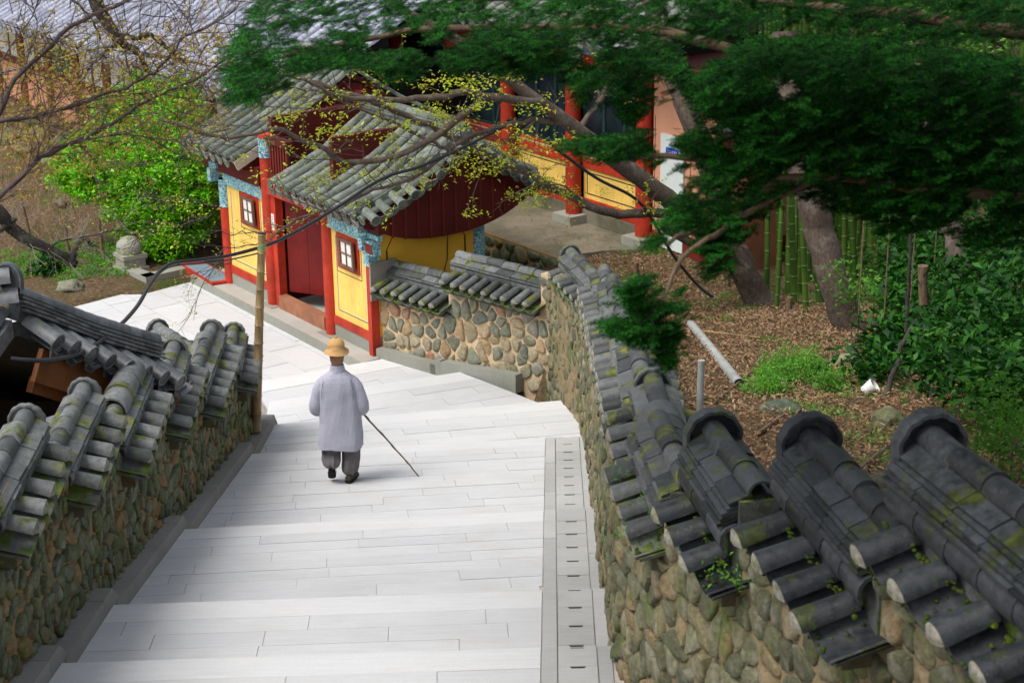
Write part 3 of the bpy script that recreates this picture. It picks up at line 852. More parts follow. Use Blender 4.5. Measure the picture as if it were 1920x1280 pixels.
def rubble(wall, polyline, basef, topf, mat, cell=.22, aspect=1.15, seed=3, limit=300, flip=1, depth=.055, gap=.02):
    """stones on the face that follows polyline (plan points, walking so that the face is to the left * flip)"""
    rg = random.Random(seed)
    pts = [Vector((p[0], p[1])) for p in polyline]; cum = [0]
    for a, b in zip(pts, pts[1:]): cum.append(cum[-1] + (b - a).length)
    def plan(s):
        i = 0
        while i < len(pts) - 2 and s > cum[i + 1]: i += 1
        a, b = pts[i], pts[i + 1]; t = (s - cum[i]) / (cum[i + 1] - cum[i]); d = (b - a).normalized()
        # smoothed normal
        def nrm(j): e = (pts[j + 1] - pts[j]).normalized(); return Vector((-e.y, e.x)) * flip
        n0 = nrm(i)
        if t > .5 and i < len(pts) - 2: n0 = n0.lerp(nrm(i + 1), t - .5)
        elif t < .5 and i > 0: n0 = n0.lerp(nrm(i - 1), .5 - t)
        return a + (b - a) * t, n0.normalized()
    def mapf(s, h, o):
        p, n = plan(s); return (p.x + n.x * o, p.y + n.y * o, h)
    cells = voronoi(cum[-1], lambda s: basef(plan(s)[0], s), lambda s: topf(plan(s)[0], s), cell, rg, aspect)
    got = []
    for c in cells:
        g = stone_mesh(c, mapf, rg, gap, depth)
        if g is None: continue
        pr = [proj(v) for v in g[0][::6]]
        w = (max(p[0] for p in pr) - min(p[0] for p in pr)) * (max(p[1] for p in pr) - min(p[1] for p in pr))
        vis = all(-60 < p[0] < 1980 and -60 < p[1] < 1340 for p in pr)
        got.append((w if vis else w * .001, g))
    got.sort(key=lambda t: -t[0])
    rest = MB()
    for k, (w, g) in enumerate(got):
        if k < limit:
            mb = MB(); mb.add(*g); mb.smooth = 60; obj('stone', mb, mat, wall)
        else: rest.add(*g)
    if rest.v:
        rest.smooth = 60; obj('stones', rest, mat, wall, kind='stuff')

# ================================================================== LEFT WALL
lw = thing('stone_wall', 'mossy rubble wall with stepped grey tile coping left of the path', 'wall', (-4.1, 16, 2.0))
LS = [(23.1, 21.75, 2.02), (21.62, 19.5, 2.55), (19.41, 17.6, 3.06), (17.48, 15.65, 3.48), (15.54, 13.85, 3.99), (13.75, 12.0, 4.42), (11.9, 10.2, 4.85), (10.1, 8.4, 5.28)]
def lwx(y): return -4.43 + KX * y
def lxr(y): return lwx(y)
for k, (ya, yb, z) in enumerate(LS):
    # the near end of every length swings a little towards the path, as laid
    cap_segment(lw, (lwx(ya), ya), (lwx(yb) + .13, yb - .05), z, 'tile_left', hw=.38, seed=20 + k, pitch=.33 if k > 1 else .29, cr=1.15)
big_cap(lw, (lwx(17.4), 17.45), (lwx(16.3) + .05, 16.3), 3.48 + .045, 'tile_left', 3, .145)
def lface(y): return -4.17 + KX * y
lpts = [(lface(y), y) for y in (8.3, 12, 16, 20, 23.2)]
def ltop(p, s):
    for ya, yb, z in LS:
        if p.y >= yb - .1: return z - .50
    return LS[-1][2] - .50
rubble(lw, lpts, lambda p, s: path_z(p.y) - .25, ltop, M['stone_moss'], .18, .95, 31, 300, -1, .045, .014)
def wall_body(wall, ptsL, ptsR, topf, botf, mat):
    mb = MB(); rings = []
    for (a, b) in zip(ptsL, ptsR):
        t = topf(a); z0 = botf(a)
        rings.append([(a[0], a[1], z0), (b[0], b[1], z0), (b[0], b[1], t), (a[0], a[1], t)])
    mb.loft(rings); return obj('mortar_bed', mb, mat, wall)
for k, (ya, yb, z) in enumerate(LS):
    y0 = yb - .12
    wall_body(lw, [(lface(ya), ya), (lface(y0), y0)], [(lface(ya) - .5, ya), (lface(y0) - .5, y0)], lambda a: z - .45, lambda a: path_z(a[1]) - 2.6, M['mortar_left'])
# the short return of the left wall at its far end
lw2 = thing('stone_wall', 'short tiled wall return running left behind the end of the left wall', 'wall', (-4.4, 22.2, 2.0))
a_ = at(296, 603, 22.6); b_ = at(372, 640, 21.4)
cap_segment(lw2, (a_.x, a_.y), (b_.x, b_.y), a_.z, 'tile_left', hw=.42, seed=91)
dd_ = Vector((b_.x - a_.x, b_.y - a_.y)).normalized(); sn_ = Vector((dd_.y, -dd_.x)) * .22
wall_body(lw2, [(a_.x - sn_.x, a_.y - sn_.y), (b_.x - sn_.x, b_.y - sn_.y)], [(a_.x + sn_.x, a_.y + sn_.y), (b_.x + sn_.x, b_.y + sn_.y)], lambda a: a_.z - .46, lambda a: -1.5, M['mortar_left'])

# ================================================================== RIGHT WALL
rw = thing('stone_wall', 'long rubble wall with stepped dark tile coping curving along the right of the path', 'wall', (1.2, 16, 2.0))
RC = [(24.9, .84), (24.1, 1.06), (23.1, 1.25), (21.2, 1.27), (19.3, 1.23), (17.4, 1.20), (15.5, 1.15), (13.8, 1.13), (12.4, 1.10), (11.1, 1.25), (10.0, 1.58), (8.6, 2.12), (7.4, 2.46), (6.1, 2.85), (4.9, 3.15)]
RS = [(24.75, .88, 23.1, 1.27, 2.59), (22.98, 1.27, 21.25, 1.27, 2.86), (21.15, 1.27, 19.35, 1.24, 3.27), (19.25, 1.23, 17.45, 1.21, 3.67), (17.35, 1.2, 15.55, 1.16, 4.05), (15.45, 1.15, 13.85, 1.14, 4.40),
      (13.75, 1.17, 12.45, 1.19, 4.66), (12.4, 1.10, 11.12, 1.21, 4.86), (11.08, 1.36, 10.02, 1.53, 5.29), (9.98, 1.82, 8.55, 2.09, 5.68), (8.58, 2.2, 6.95, 2.60, 6.24), (6.9, 2.78, 5.4, 3.1, 6.85)]
for k, (ya, xa, yb, xb, z) in enumerate(RS):
    near = k >= 8
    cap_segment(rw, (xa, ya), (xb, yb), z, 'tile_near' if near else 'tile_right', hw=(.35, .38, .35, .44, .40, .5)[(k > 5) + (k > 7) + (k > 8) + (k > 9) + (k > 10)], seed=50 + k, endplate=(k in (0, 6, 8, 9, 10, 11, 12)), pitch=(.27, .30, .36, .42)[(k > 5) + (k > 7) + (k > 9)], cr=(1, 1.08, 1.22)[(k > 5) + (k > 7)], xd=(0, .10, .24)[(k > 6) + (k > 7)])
big_cap(rw, (1.16, 12.95), (1.17, 12.35), 4.66 + .05, 'tile_right', 2, .17)
def rcx(y):
    for (y0, x0), (y1, x1) in zip(RC, RC[1:]):
        if y0 >= y >= y1: return x0 + (x1 - x0) * (y0 - y) / (y0 - y1)
    return RC[0][1] if y > RC[0][0] else RC[-1][1]
def rxd(k): return (0, .10, .24)[(k > 6) + (k > 7)]
def rtop(y):
    for k, (ya, xa, yb, xb, z) in enumerate(RS):
        if y >= yb - .06: return z - .50 - rxd(k)
    return RS[-1][4] - .74
def rbase(p, s=0):
    y = p[1]
    return (path_z(y) if y < 23 else .47 + (23 - y) * .06) - .25
def roff(y): return .30 if y > 12.4 else (.16 if y < 10 else .16 + .14 * (y - 10) / 2.4)
rpts = [(rcx(y) - roff(y), y) for y in (4.7, 6.1, 7.4, 8.6, 10, 11.1, 12.4, 13.8, 15.5, 17.4, 19.3, 21.2, 23.1, 24.2, 24.85)]
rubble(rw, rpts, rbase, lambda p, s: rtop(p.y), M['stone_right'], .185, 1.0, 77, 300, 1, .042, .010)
for k, (ya, xa, yb, xb, z) in enumerate(RS):
    z -= rxd(k)
    y0 = yb - .1
    wall_body(rw, [(rcx(ya) - roff(ya), ya), (rcx(y0) - roff(y0), y0)], [(rcx(ya) + .3, ya), (rcx(y0) + .3, y0)], lambda a: z - .45, lambda a: rbase(a) - .3, M['mortar_right'])

# ================================================================== BACK WALL (corner to gate)
bw = thing('stone_wall', 'sunlit rubble wall with two tiled copings joining the gate to the corner', 'wall', (-.7, 26.2, .2))
def wq(s, off=0): return wp(s, off)
cap_segment(bw, wp(.10, -.24), wp(1.62, -.24), 1.60, 'tile_left', hw=.50, seed=111, endplate=False, pitch=.22, cr=.92)
cap_segment(bw, wp(1.68, -.24), wp(3.62, -.24), 2.03, 'tile_left', hw=.50, seed=112, endplate=False, pitch=.205, cr=.92)
def btop(s): return 1.10 if s < 1.62 else (1.53 if s < 3.6 else 2.05)
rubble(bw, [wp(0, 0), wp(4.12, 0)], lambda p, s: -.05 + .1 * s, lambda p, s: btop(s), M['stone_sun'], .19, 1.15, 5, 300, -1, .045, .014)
for s0, s1, z in ((0, 1.66, 1.14), (1.66, 3.62, 1.56), (3.62, 4.25, 2.08)):
    a, b = wp(s0, 0), wp(s1, 0); c, d_ = wp(s0, -.48), wp(s1, -.48)
    wall_body(bw, [a, b], [c, d_], lambda q: z, lambda q: -.4, M['mortar_sun'])
# every wall and kerb is a thing of its own
for o_ in (lk, bk, ck, tk, lw, lw2, rw, bw, pb): o_['kind'] = 'thing'

# ================================================================== ROOFS
def roof(parent, u0, u1, y0, yr, y1, ze, zr, ze2, matk, Mf, pitch=.27, r=.08, tl=.34, sag=.10, back=True, limit=300, ridge=True, discs=True, verge=(False, True), front_rows=None, deck='plaster'):
    """tiled gable roof in a local frame: x along the ridge, front eave at y0, ridge yr, back eave y1"""
    mat = M[matk]; rg = random.Random(int(abs(u0) * 100) + 3)
    def prof(t, ya, za):                   # t 0 at eave, 1 at ridge
        return ya + (yr - ya) * t, za + (zr - za) * t - sag * math.sin(PI * t) * (1 if True else 0)
    slopes = [(y0, ze)] + ([(y1, ze2)] if back else [])
    n = max(1, int(round((u1 - u0) / pitch))); st = (u1 - u0) / n
    pans = MB(); pans.smooth = 60; rest = MB(); rest.smooth = 50; cnt = 0
    Ra = Mf.to_3x3()
    covers = []
    for si, (ya, za) in enumerate(slopes):
        LL = math.hypot(yr - ya, zr - za); m = max(2, int(round(LL / tl)))
        for k in range(n + 1):
            u = u0 + k * st
            for j in range(m):
                a = Vector((u, *prof(j / m, ya, za))); b = Vector((u, *prof((j + 1.12) / m, ya, za)))
                covers.append((si, k, j, a, b))
        # pans
        for k in range(n):
            u = u0 + (k + .5) * st
            for j in range(m):
                a = Vector((u, *prof(j / m, ya, za))); b = Vector((u, *prof((j + 1) / m, ya, za)))
                N_ = (b - a).cross(Vector((1, 0, 0))).normalized()
                if N_.z < 0: N_ = -N_
                w = st * .5
                ring = []
                for (p, up_) in ((a, .035), (b, .012)):
                    ring.append([p + Vector((x * w, 0, 0)) + N_ * (zz - .03 + up_) for x, zz in ((-1, .045), (-.5, .0), (0, -.018), (.5, .0), (1, .045))])
                base = len(pans.v)
                pans.v += [tuple(Mf @ v) for v in ring[0] + ring[1]]
                for q in range(4): pans.f.append((base + q, base + q + 1, base + 5 + q + 1, base + 5 + q))
    covers.sort(key=lambda c: c[0])
    for si, k, j, a, b in covers:
        a, b = Mf @ a, Mf @ b
        me = share(('rt', matk, r), lambda: half_tile(tl * 1.1, r * .93, r, n=7), mat)
        # laid from below: wide end down
        d = (a - b); L = d.length
        Mx = frame(b + Vector((rg.uniform(-.008, .008), 0, .01 + rg.uniform(-.004, .006))), d, (0, 0, 1)) @ Matrix.Scale(L / (tl * 1.1), 4, (0, 1, 0))
        cnt += 1
        if cnt <= limit: c = obj('cover_tile', me, None, parent, Mx)
        else:
            nv = len(rest.v); rest.v += [tuple(Mx @ v.co) for v in me.vertices]; rest.f += [tuple(i + nv for i in p.vertices) for p in me.polygons]
            c = None
        if j == 0 and discs and cnt <= limit:
            md = share(('disc', matk, r), lambda: disc_mesh(r), mat)
            dd = d.normalized(); e = a + dd * .005
            Md = frame(e, dd, (0, 0, 1))
            obj('end_disc', md, None, c, Md)
    if rest.v: obj('cover_tiles', rest, mat, parent, kind='stuff')
    obj('pan_tiles', pans, mat, parent, kind='stuff')
    # drooping pan ends at the eave
    for si, (ya, za) in enumerate(slopes[:1]):
        for k in range(n):
            u = u0 + (k + .5) * st
            a = Vector((u, ya - (.05 if ya < yr else -.05), za - .03)); md = share(('droop', matk), lambda: droop_mesh(st * .42), mat)
            dd = Ra @ Vector((0, -1 if ya < yr else 1, -.25))
            obj('pan_end', md, None, parent, frame(Mf @ a + Vector((0, 0, -.01)), dd))
    # deck under the tiles
    mb = MB()
    K = 6; rings = []
    for (ya, za) in slopes:
        rings = []
        for q in range(K + 1):
            y, z = prof(.06 + .94 * q / K, ya, za); rings.append([Mf @ Vector((u0 - .04, y, z - .05)), Mf @ Vector((u1 + .04, y, z - .05)), Mf @ Vector((u1 + .04, y, z - .13)), Mf @ Vector((u0 - .04, y, z - .13))])
        mb.loft(rings)
    obj('roof_deck', mb, M[deck], parent)
    if ridge:
        nn = max(1, int(round((u1 - u0 + .1) / .34)))
        for k in range(nn):
            u = u0 - .05 + (u1 - u0 + .1) * k / nn
            p = Mf @ Vector((u, yr, zr + .20)); dv = Ra @ Vector((1, 0, 0))
            me = share(('ridge', matk), lambda: half_tile(.345, .082, .088), mat)
            obj('ridge_tile', me, None, parent, frame(p, dv))
            for q in range(3):
                me = share(('rlayer', matk, q), lambda: MB().box((-.13 + q * .012, 0, -.012), (.13 - q * .012, .34, .012)).mesh(), mat)
                obj('ridge_layer', me, None, parent, frame(Mf @ Vector((u, yr, zr + .09 + q * .04)) + Vector((0, 0, rg.uniform(-.004, .004))), dv))
        mb = MB().box((u0 - .05, yr - .09, zr - .1), (u1 + .05, yr + .09, zr + .19)); mb.v = [tuple(Mf @ Vector(v)) for v in mb.v]
        obj('ridge_core', mb, M['tile_dark'], parent)
    # verge tiles: short covers laid outwards along the gable edge
    for side_i, on in enumerate(verge):
        if not on: continue
        sg = -1 if side_i == 0 else 1; ue = u0 if side_i == 0 else u1
        for si, (ya, za) in enumerate(slopes):
            LL = math.hypot(yr - ya, zr - za); m = int(LL / .25)
            for j in range(m):
                y, z = prof((j + .35) / m, ya, za)
                a = Mf @ Vector((ue - sg * .10, y, z + .10)); dv = Ra @ Vector((sg, 0, -.30))
                me = share(('verge', matk), lambda: half_tile(.36, .08, .088, n=7), mat)
                c = obj('verge_tile', me, None, parent, frame(a, dv))
                md = share(('disc', matk, .088), lambda: disc_mesh(.088), mat)
                obj('end_disc', md, None, c, frame(a + Vector(dv).normalized() * .36, dv))
                me = share(('vdroop', matk), lambda: droop_mesh(.11), mat)
                y2, z2 = prof((j + .85) / m, ya, za)
                obj('pan_end', me, None, parent, frame(Mf @ Vector((ue + sg * .2, y2, z2 + .0)), dv))
            # raised verge ridge above them
            q_ = [prof(t_ / 8, ya, za) for t_ in range(9)]
            for t_ in range(8):
                a = Mf @ Vector((ue - sg * .14, q_[t_][0], q_[t_][1] + .2)); b = Mf @ Vector((ue - sg * .14, q_[t_ + 1][0], q_[t_ + 1][1] + .2))
                me = share(('vr', matk), lambda: half_tile(.36, .075, .082, n=7), mat)
                L = (b - a).length
                obj('verge_ridge_tile', me, None, parent, frame(a, b - a) @ Matrix.Scale(L / .34, 4, (0, 1, 0)))
                mb = MB().bar(a - Vector((0, 0, .07)), b - Vector((0, 0, .07)), .2, .12); obj('verge_layer', mb, mat, parent)
    return prof
def disc_mesh(r, n=12):
    mb = MB(); ra = [(math.cos(2 * PI * k / n) * r * 1.02, 0, math.sin(2 * PI * k / n) * r * 1.02) for k in range(n)]
    rb = [(x, .022, z) for x, y, z in ra]; rc = [(x * .8, .022, z * .8) for x, y, z in ra]; rd = [(x * .75, .012, z * .75) for x, y, z in ra]
    mb.loft([ra, rb, rc, rd], cap=False); mb.v.append((0, .026, 0)); c = len(mb.v) - 1
    for k in range(n): mb.f.append((3 * n + k, 3 * n + (k + 1) % n, c))
    mb.smooth = 40; return mb.mesh('disc')
def droop_mesh(w):
    """curved drop tongue at the end of a pan tile"""
    P = [(-1, .035), (-.6, 0), (0, -.015), (.6, 0), (1, .035), (.85, -.06), (.45, -.115), (0, -.14), (-.45, -.115), (-.85, -.06)]
    mb = MB(); a = [(x * w, 0, z) for x, z in P]; b = [(x * w, .02, z) for x, z in P]; c = [(x * w * .8, .02, z * .8 - .01) for x, z in P]; d = [(x * w * .74, .012, z * .74 - .01) for x, z in P]
    mb.loft([a, b, c, d]); return mb.mesh('droop')
def lbox(name, a, b, mat, parent, Mf=None):
    """box given in the local frame Mf, linked as a part"""
    return obj(name, MB().box(a, b), M[mat], parent, Mf if Mf is not None else GM)
def skirt(parent, u, ya, yb, topf, zmid, mat='dark_red', n=11, zend=None):
    """boarded gable skirt hanging at x=u between ya..yb; the bottom edge sweeps up at both ends"""
    w = (yb - ya) / n
    for k in range(n):
        y0, y1 = ya + k * w + .004, ya + (k + 1) * w - .004; ym = (y0 + y1) / 2
        t = (ym - ya) / (yb - ya) * 2 - 1
        bz = lambda y: zmid + (zend - zmid) * abs((y - ya) / (yb - ya) * 2 - 1) ** 2.4
        zb = bz(ym)
        f = lambda y: topf(y)
        mb = MB()
        vs = []
        for uu in (u, u + .025):
            vs += [(uu, y0, bz(y0)), (uu, y1, bz(y1)), (uu, y1, f(y1)), (uu, y0, f(y0))]
        mb.add(vs, [(0, 1, 2, 3), (7, 6, 5, 4), (0, 4, 5, 1), (1, 5, 6, 2), (2, 6, 7, 3), (3, 7, 4, 0)])
        obj('board', mb, M[mat], parent, GM)
        if k: 
            yb_ = ya + k * w
            mb = MB().box((u + .025, yb_ - .018, zb + .02), (u + .045, yb_ + .018, f(yb_) - .02)); obj('batten', mb, M['batten'], parent, GM)
M['batten'] = paint('oxblood_batten_paint', (.16, .018, .012), .3, .6)

# ================================================================== THE GATE
gate = thing('gate_building', 'red and yellow temple gate with open red door and mossy tiled roofs', 'gate', (-4.2, 30.5, 0)); gate['kind'] = 'thing'
lbox('plinth', (-6.1, -.38, -.6), (.18, 2.6, 0), 'concrete', gate)
for k in range(7):
    u0 = -6.1 + k * .9
    lbox('plinth_stone', (u0 + .003, -.42, -.6), (min(u0 + .9, .2) - .003, -.383, -.004), 'granite_kerb2', gate)
def column(name, u, y, z0, z1, r, mat='red', cap=None, parent=gate, Mf=None):
    mb = MB(); mb.smooth = 50
    mb.tube([(u, y, z0), (u, y, z1)], [r * 1.03, r], 16)
    c = obj(name, mb, M[mat], parent, Mf if Mf is not None else GM)
    if cap:
        mb = MB(); mb.smooth = 50; mb.tube([(u, y, z1 - cap), (u, y, z1 - cap + .03), (u, y, z1 - .03), (u, y, z1)], [r * 1.12, r * 1.05, r * 1.05, r * 1.12], 16)
        obj('painted_collar', mb, M['dancheong'], c, Mf if Mf is not None else GM)
    return c
column('column', -5.2, 0, 0, 2.0, .115, cap=.52)
column('column', -3.5, 0, 0, 3.12, .12, cap=.0)
mb = MB(); mb.smooth = 50; mb.tube([(-3.5, 0, 2.72), (-3.5, 0, 2.75), (-3.5, 0, 3.02), (-3.5, 0, 3.05)], [.135, .128, .128, .135], 16); obj('painted_collar', mb, M['dancheong'], gate, GM)
column('column', -1.4, 0, 0, 2.42, .125)
lbox('column_base', (-1.62, -.2, 0), (-1.18, .1, .012), 'granite_kerb2', gate); lbox('column_base', (-3.72, -.2, 0), (-3.28, .1, .012), 'granite_kerb2', gate)
lbox('corner_post', (-.07, -.09, 0), (.05, .06, 1.55), 'red', gate); lbox('corner_post_top', (-.10, -.12, 1.55), (.08, .08, 1.95), 'dancheong', gate)
def bay(u0, u1, wu, wz, z0=0):
    lbox('footing', (u0, -.03, 0), (u1, .12, .22), 'granite_kerb2', gate)
    lbox('base_rail', (u0, -.045, .224), (u1, .12, .37), 'red', gate)
    lbox('wall_panel', (u0, -.02, .374), (u1, .12, 1.92), 'yellow', gate)
    lbox('painted_beam', (u0 - .05, -.07, 1.924), (u1 + .02, .14, 2.13), 'dancheong', gate)
    # black and white border lines
    b0, b1, c0, c1 = u0 + .14, u1 - .10, .50, 1.80
    for i, (mat, off, w) in enumerate((('black', 0, .012), ('paper', .018, .007))):
        m_ = MB()
        x0, x1, y0, y1 = b0 + off, b1 - off, c0 + off, c1 - off; e = -.0235 - .0005 * i
        m_.box((x0, e, y0), (x0 + w, -.02, y1)); m_.box((x1 - w, e, y0), (x1, -.02, y1)); m_.box((x0 + w, e, y0), (x1 - w, -.02, y0 + w))
        obj('border_line', m_, M[mat], gate, GM)
    m_ = MB(); W, Hh = .40, .36
    m_.box((wu - W, -.0235, wz - Hh - .03), (wu - W + .012, -.02, wz + Hh - .05)); m_.box((wu + W - .012, -.0235, wz - Hh - .03), (wu + W, -.02, wz + Hh - .05)); m_.box((wu - W + .012, -.0235, wz - Hh - .03), (wu + W - .012, -.02, wz - Hh - .018))
    obj('border_line', m_, M['black'], gate, GM)
    wf = obj('window_surround', MB().box((wu - .35, -.04, wz - .30), (wu + .35, -.021, wz + .30)), M['red'], gate, GM)
    Mw = GM @ Matrix.Translation((wu, -.07, wz)) @ Matrix.Rotation(-.06, 4, 'Y') @ Matrix.Rotation(-.12, 4, 'Z')
    fr = MB()
    fr.box((-.29, -.02, -.245), (-.235, .02, .245)); fr.box((.235, -.02, -.245), (.29, .02, .245)); fr.box((-.235, -.02, .195), (.235, .02, .245)); fr.box((-.235, -.02, -.245), (.235, .02, -.195))
    fr.box((-.012, -.015, -.195), (.012, .015, .195)); fr.box((-.235, -.0149, -.01), (-.012, .0149, .01)); fr.box((.012, -.0149, -.01), (.235, .0149, .01))
    fo = obj('window', fr, M['window_wood'], gate, Mw)
    for a in (-1, 1):
        for b in (-1, 1):
            x0, x1 = sorted((a * .012, a * .235)); z0_, z1_ = sorted((b * .01, b * .195))
            obj('pane', MB().box((x0, .004, z0_), (x1, .01, z1_)), M['paper'], fo, Mw)
bay(-5.09, -3.61, -4.2, 1.60)
bay(-1.28, -.07, -.72, 1.58)
# door bay
lbox('lintel', (-3.39, -.09, 2.08), (-1.52, .12, 2.36), 'red', gate)
lbox('door_jamb', (-3.39, -.03, .0), (-3.22, .12, 2.08), 'red', gate); lbox('door_jamb', (-1.60, -.03, 0), (-1.51, .12, 2.08), 'red', gate)
lbox('threshold', (-3.22, -.06, .0), (-1.60, .10, .24), 'brown_wood', gate)
lbox('paper_strip', (-3.36, -.042, 1.42), (-3.27, -.031, 1.72), 'paper', gate)
m_ = MB()
for k in range(5): m_.box((-3.335, -.0445, 1.46 + k * .05), (-3.295 - (k % 2) * .015, -.0422, 1.47 + k * .05)); m_.box((-3.325, -.0444, 1.475 + k * .05), (-3.318, -.0421, 1.492 + k * .05))
obj('strip_writing', m_, M['black'], gate, GM)
lbox('sill_rail', (-3.39, -.05, 2.364), (-1.52, .10, 2.46), 'dark_red', gate)
lbox('lattice_back', (-3.38, .03, 2.464), (-2.68, .05, 3.0), 'dark_void', gate)
k = 0; u = -3.34
while u < -2.72:
    lbox('slat', (u, -.02, 2.464), (u + .05, .028, 3.0), 'batten', gate); u += .098
lbox('upper_rail', (-3.38, -.06, 3.004), (-2.66, .10, 3.12), 'dark_red', gate)
# door leaves: the left one swung in, the right one behind the column
for (hx, ang, wd, lab) in ((-3.2, rad(30), 1.28, 1), (-1.62, rad(180 - 62), .78, 0)):
    Md = GM @ Matrix.Translation((hx, .16, .28)) @ Matrix.Rotation(ang, 4, 'Z')
    n_ = 3; leaf_ = obj('door_leaf', MB().box((0, .02, 0), (wd, .05, 1.86)), M['door_red'], gate, Md)
    for q in range(n_):
        obj('door_board', MB().box((wd * q / n_ + .003, -.005, 0), (wd * (q + 1) / n_ - .003, .019, 1.86)), M['door_red'], leaf_, Md)
    if lab:
        m_ = MB(); m_.smooth = 40
        ring = [Vector((wd - .30 + .10 * math.sin(t), -.022, 1.12 + .36 * math.cos(t))) for t in [PI * q / 10 for q in range(11)]]
        m_.tube(ring, .028, 6); m_.tube([(wd - .52, -.022, 1.14), (wd - .16, -.022, 1.14)], .03, 6); m_.tube([(wd - .34, -.022, .78), (wd - .30, -.022, .76)], .04, 6)
        obj('door_iron', m_, M['iron'], leaf_, Md)
lbox('inner_floor', (-3.5, .12, .0), (.0, 2.6, .01), 'concrete', gate)
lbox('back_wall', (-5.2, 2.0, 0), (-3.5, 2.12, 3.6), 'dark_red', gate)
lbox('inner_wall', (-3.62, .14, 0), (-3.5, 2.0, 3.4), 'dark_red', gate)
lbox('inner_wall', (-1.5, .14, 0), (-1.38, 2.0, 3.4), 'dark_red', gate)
# right side wall
lbox('side_footing', (-.06, .06, 0), (.03, 2.0, .3), 'granite_kerb2', gate)
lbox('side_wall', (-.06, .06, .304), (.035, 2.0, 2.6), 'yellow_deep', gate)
column('column', 0.0, 2.08, 0, 2.3, .12, 'dancheong')
m_ = MB()
for y in (.24, 1.78): m_.box((.036, y, .9), (.039, y + .03, 1.75))
m_.bar((.038, .24, 1.75), (.038, .36, 1.95), .03, .004); m_.bar((.038, 1.8, 1.75), (.038, 1.66, 1.95), .03, .004)
obj('border_line', m_, M['black'], gate, GM)
m_ = MB(); m_.tube([(.045, 1.46, 2.0), (.05, 1.42, 1.4), (.05, 1.28, 1.0), (.05, 1.2, .5)], .008, 5); obj('wire', m_, M['cable'], gate, GM)
lbox('left_side_wall', (-5.24, .1, 0), (-5.14, 2.0, 2.6), 'dark_red', gate)
# painted brackets at the corner
for (a, b, c) in (((.0, -.26, 1.86), (.12, -.02, 2.06), 'dancheong'), ((.14, -.20, 1.80), (.34, -.04, 2.02), 'dancheong'), ((.1, -.14, 2.06), (.44, -.06, 2.14), 'dancheong'),
                  ((-.06, -.3, 2.14), (.08, .3, 2.24), 'dancheong'), ((-5.42, -.24, 1.95), (-5.3, -.04, 2.2), 'dancheong'), ((-5.5, -.16, 2.2), (-5.2, -.06, 2.3), 'dancheong')):
    lbox('bracket', a, b, c, gate)
lbox('bracket_face', (.141, -.206, 1.83), (.338, -.2005, 1.99), 'batten', gate)
lbox('eave_beam', (-1.6, -.12, 2.16), (.42, .08, 2.34), 'dark_red', gate)
lbox('eave_beam', (-5.8, -.12, 2.16), (-3.62, .08, 2.5), 'dark_red', gate)
pr = roof(gate, -2.62, .42, -.40, 1.6, 3.1, 2.46, 3.47, 2.5, 'tile_gate', GM, verge=(False, True), deck='dark_red')
def topR(y):
    t = (y + .40) / 2.0 if y < 1.6 else (3.1 - y) / 1.5
    return pr(t, *((-.40, 2.46) if y < 1.6 else (3.1, 2.5)))[1] - .16
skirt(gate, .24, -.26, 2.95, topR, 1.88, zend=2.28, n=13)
for (ya, za, yb, zb) in ((-.34, 2.36, 1.6, 3.27), (1.6, 3.27, 3.05, 2.40)):
    obj('barge_board', MB().bar((.30, ya, za - .03), (.30, yb, zb - .06), .04, .17), M['dark_red'], gate, GM)
pl = roof(gate, -5.8, -3.85, -.48, 2.0, 4.3, 2.68, 3.98, 2.7, 'tile_gate', GM, verge=(False, False), back=True, deck='dark_red')
obj('barge_board', MB().bar((-3.78, -.46, 2.56), (-3.78, 1.1, 3.30), .05, .17), M['plaster'], gate, GM)
def topL(y):
    t = max(0, (y + .48) / 2.48) if y < 2.0 else (4.3 - y) / 2.3
    return pl(t, *((-.48, 2.68) if y < 2.0 else (4.3, 2.7)))[1] - .16
skirt(gate, -3.86, -.30, 4.1, topL, 2.25, zend=2.45, n=16)

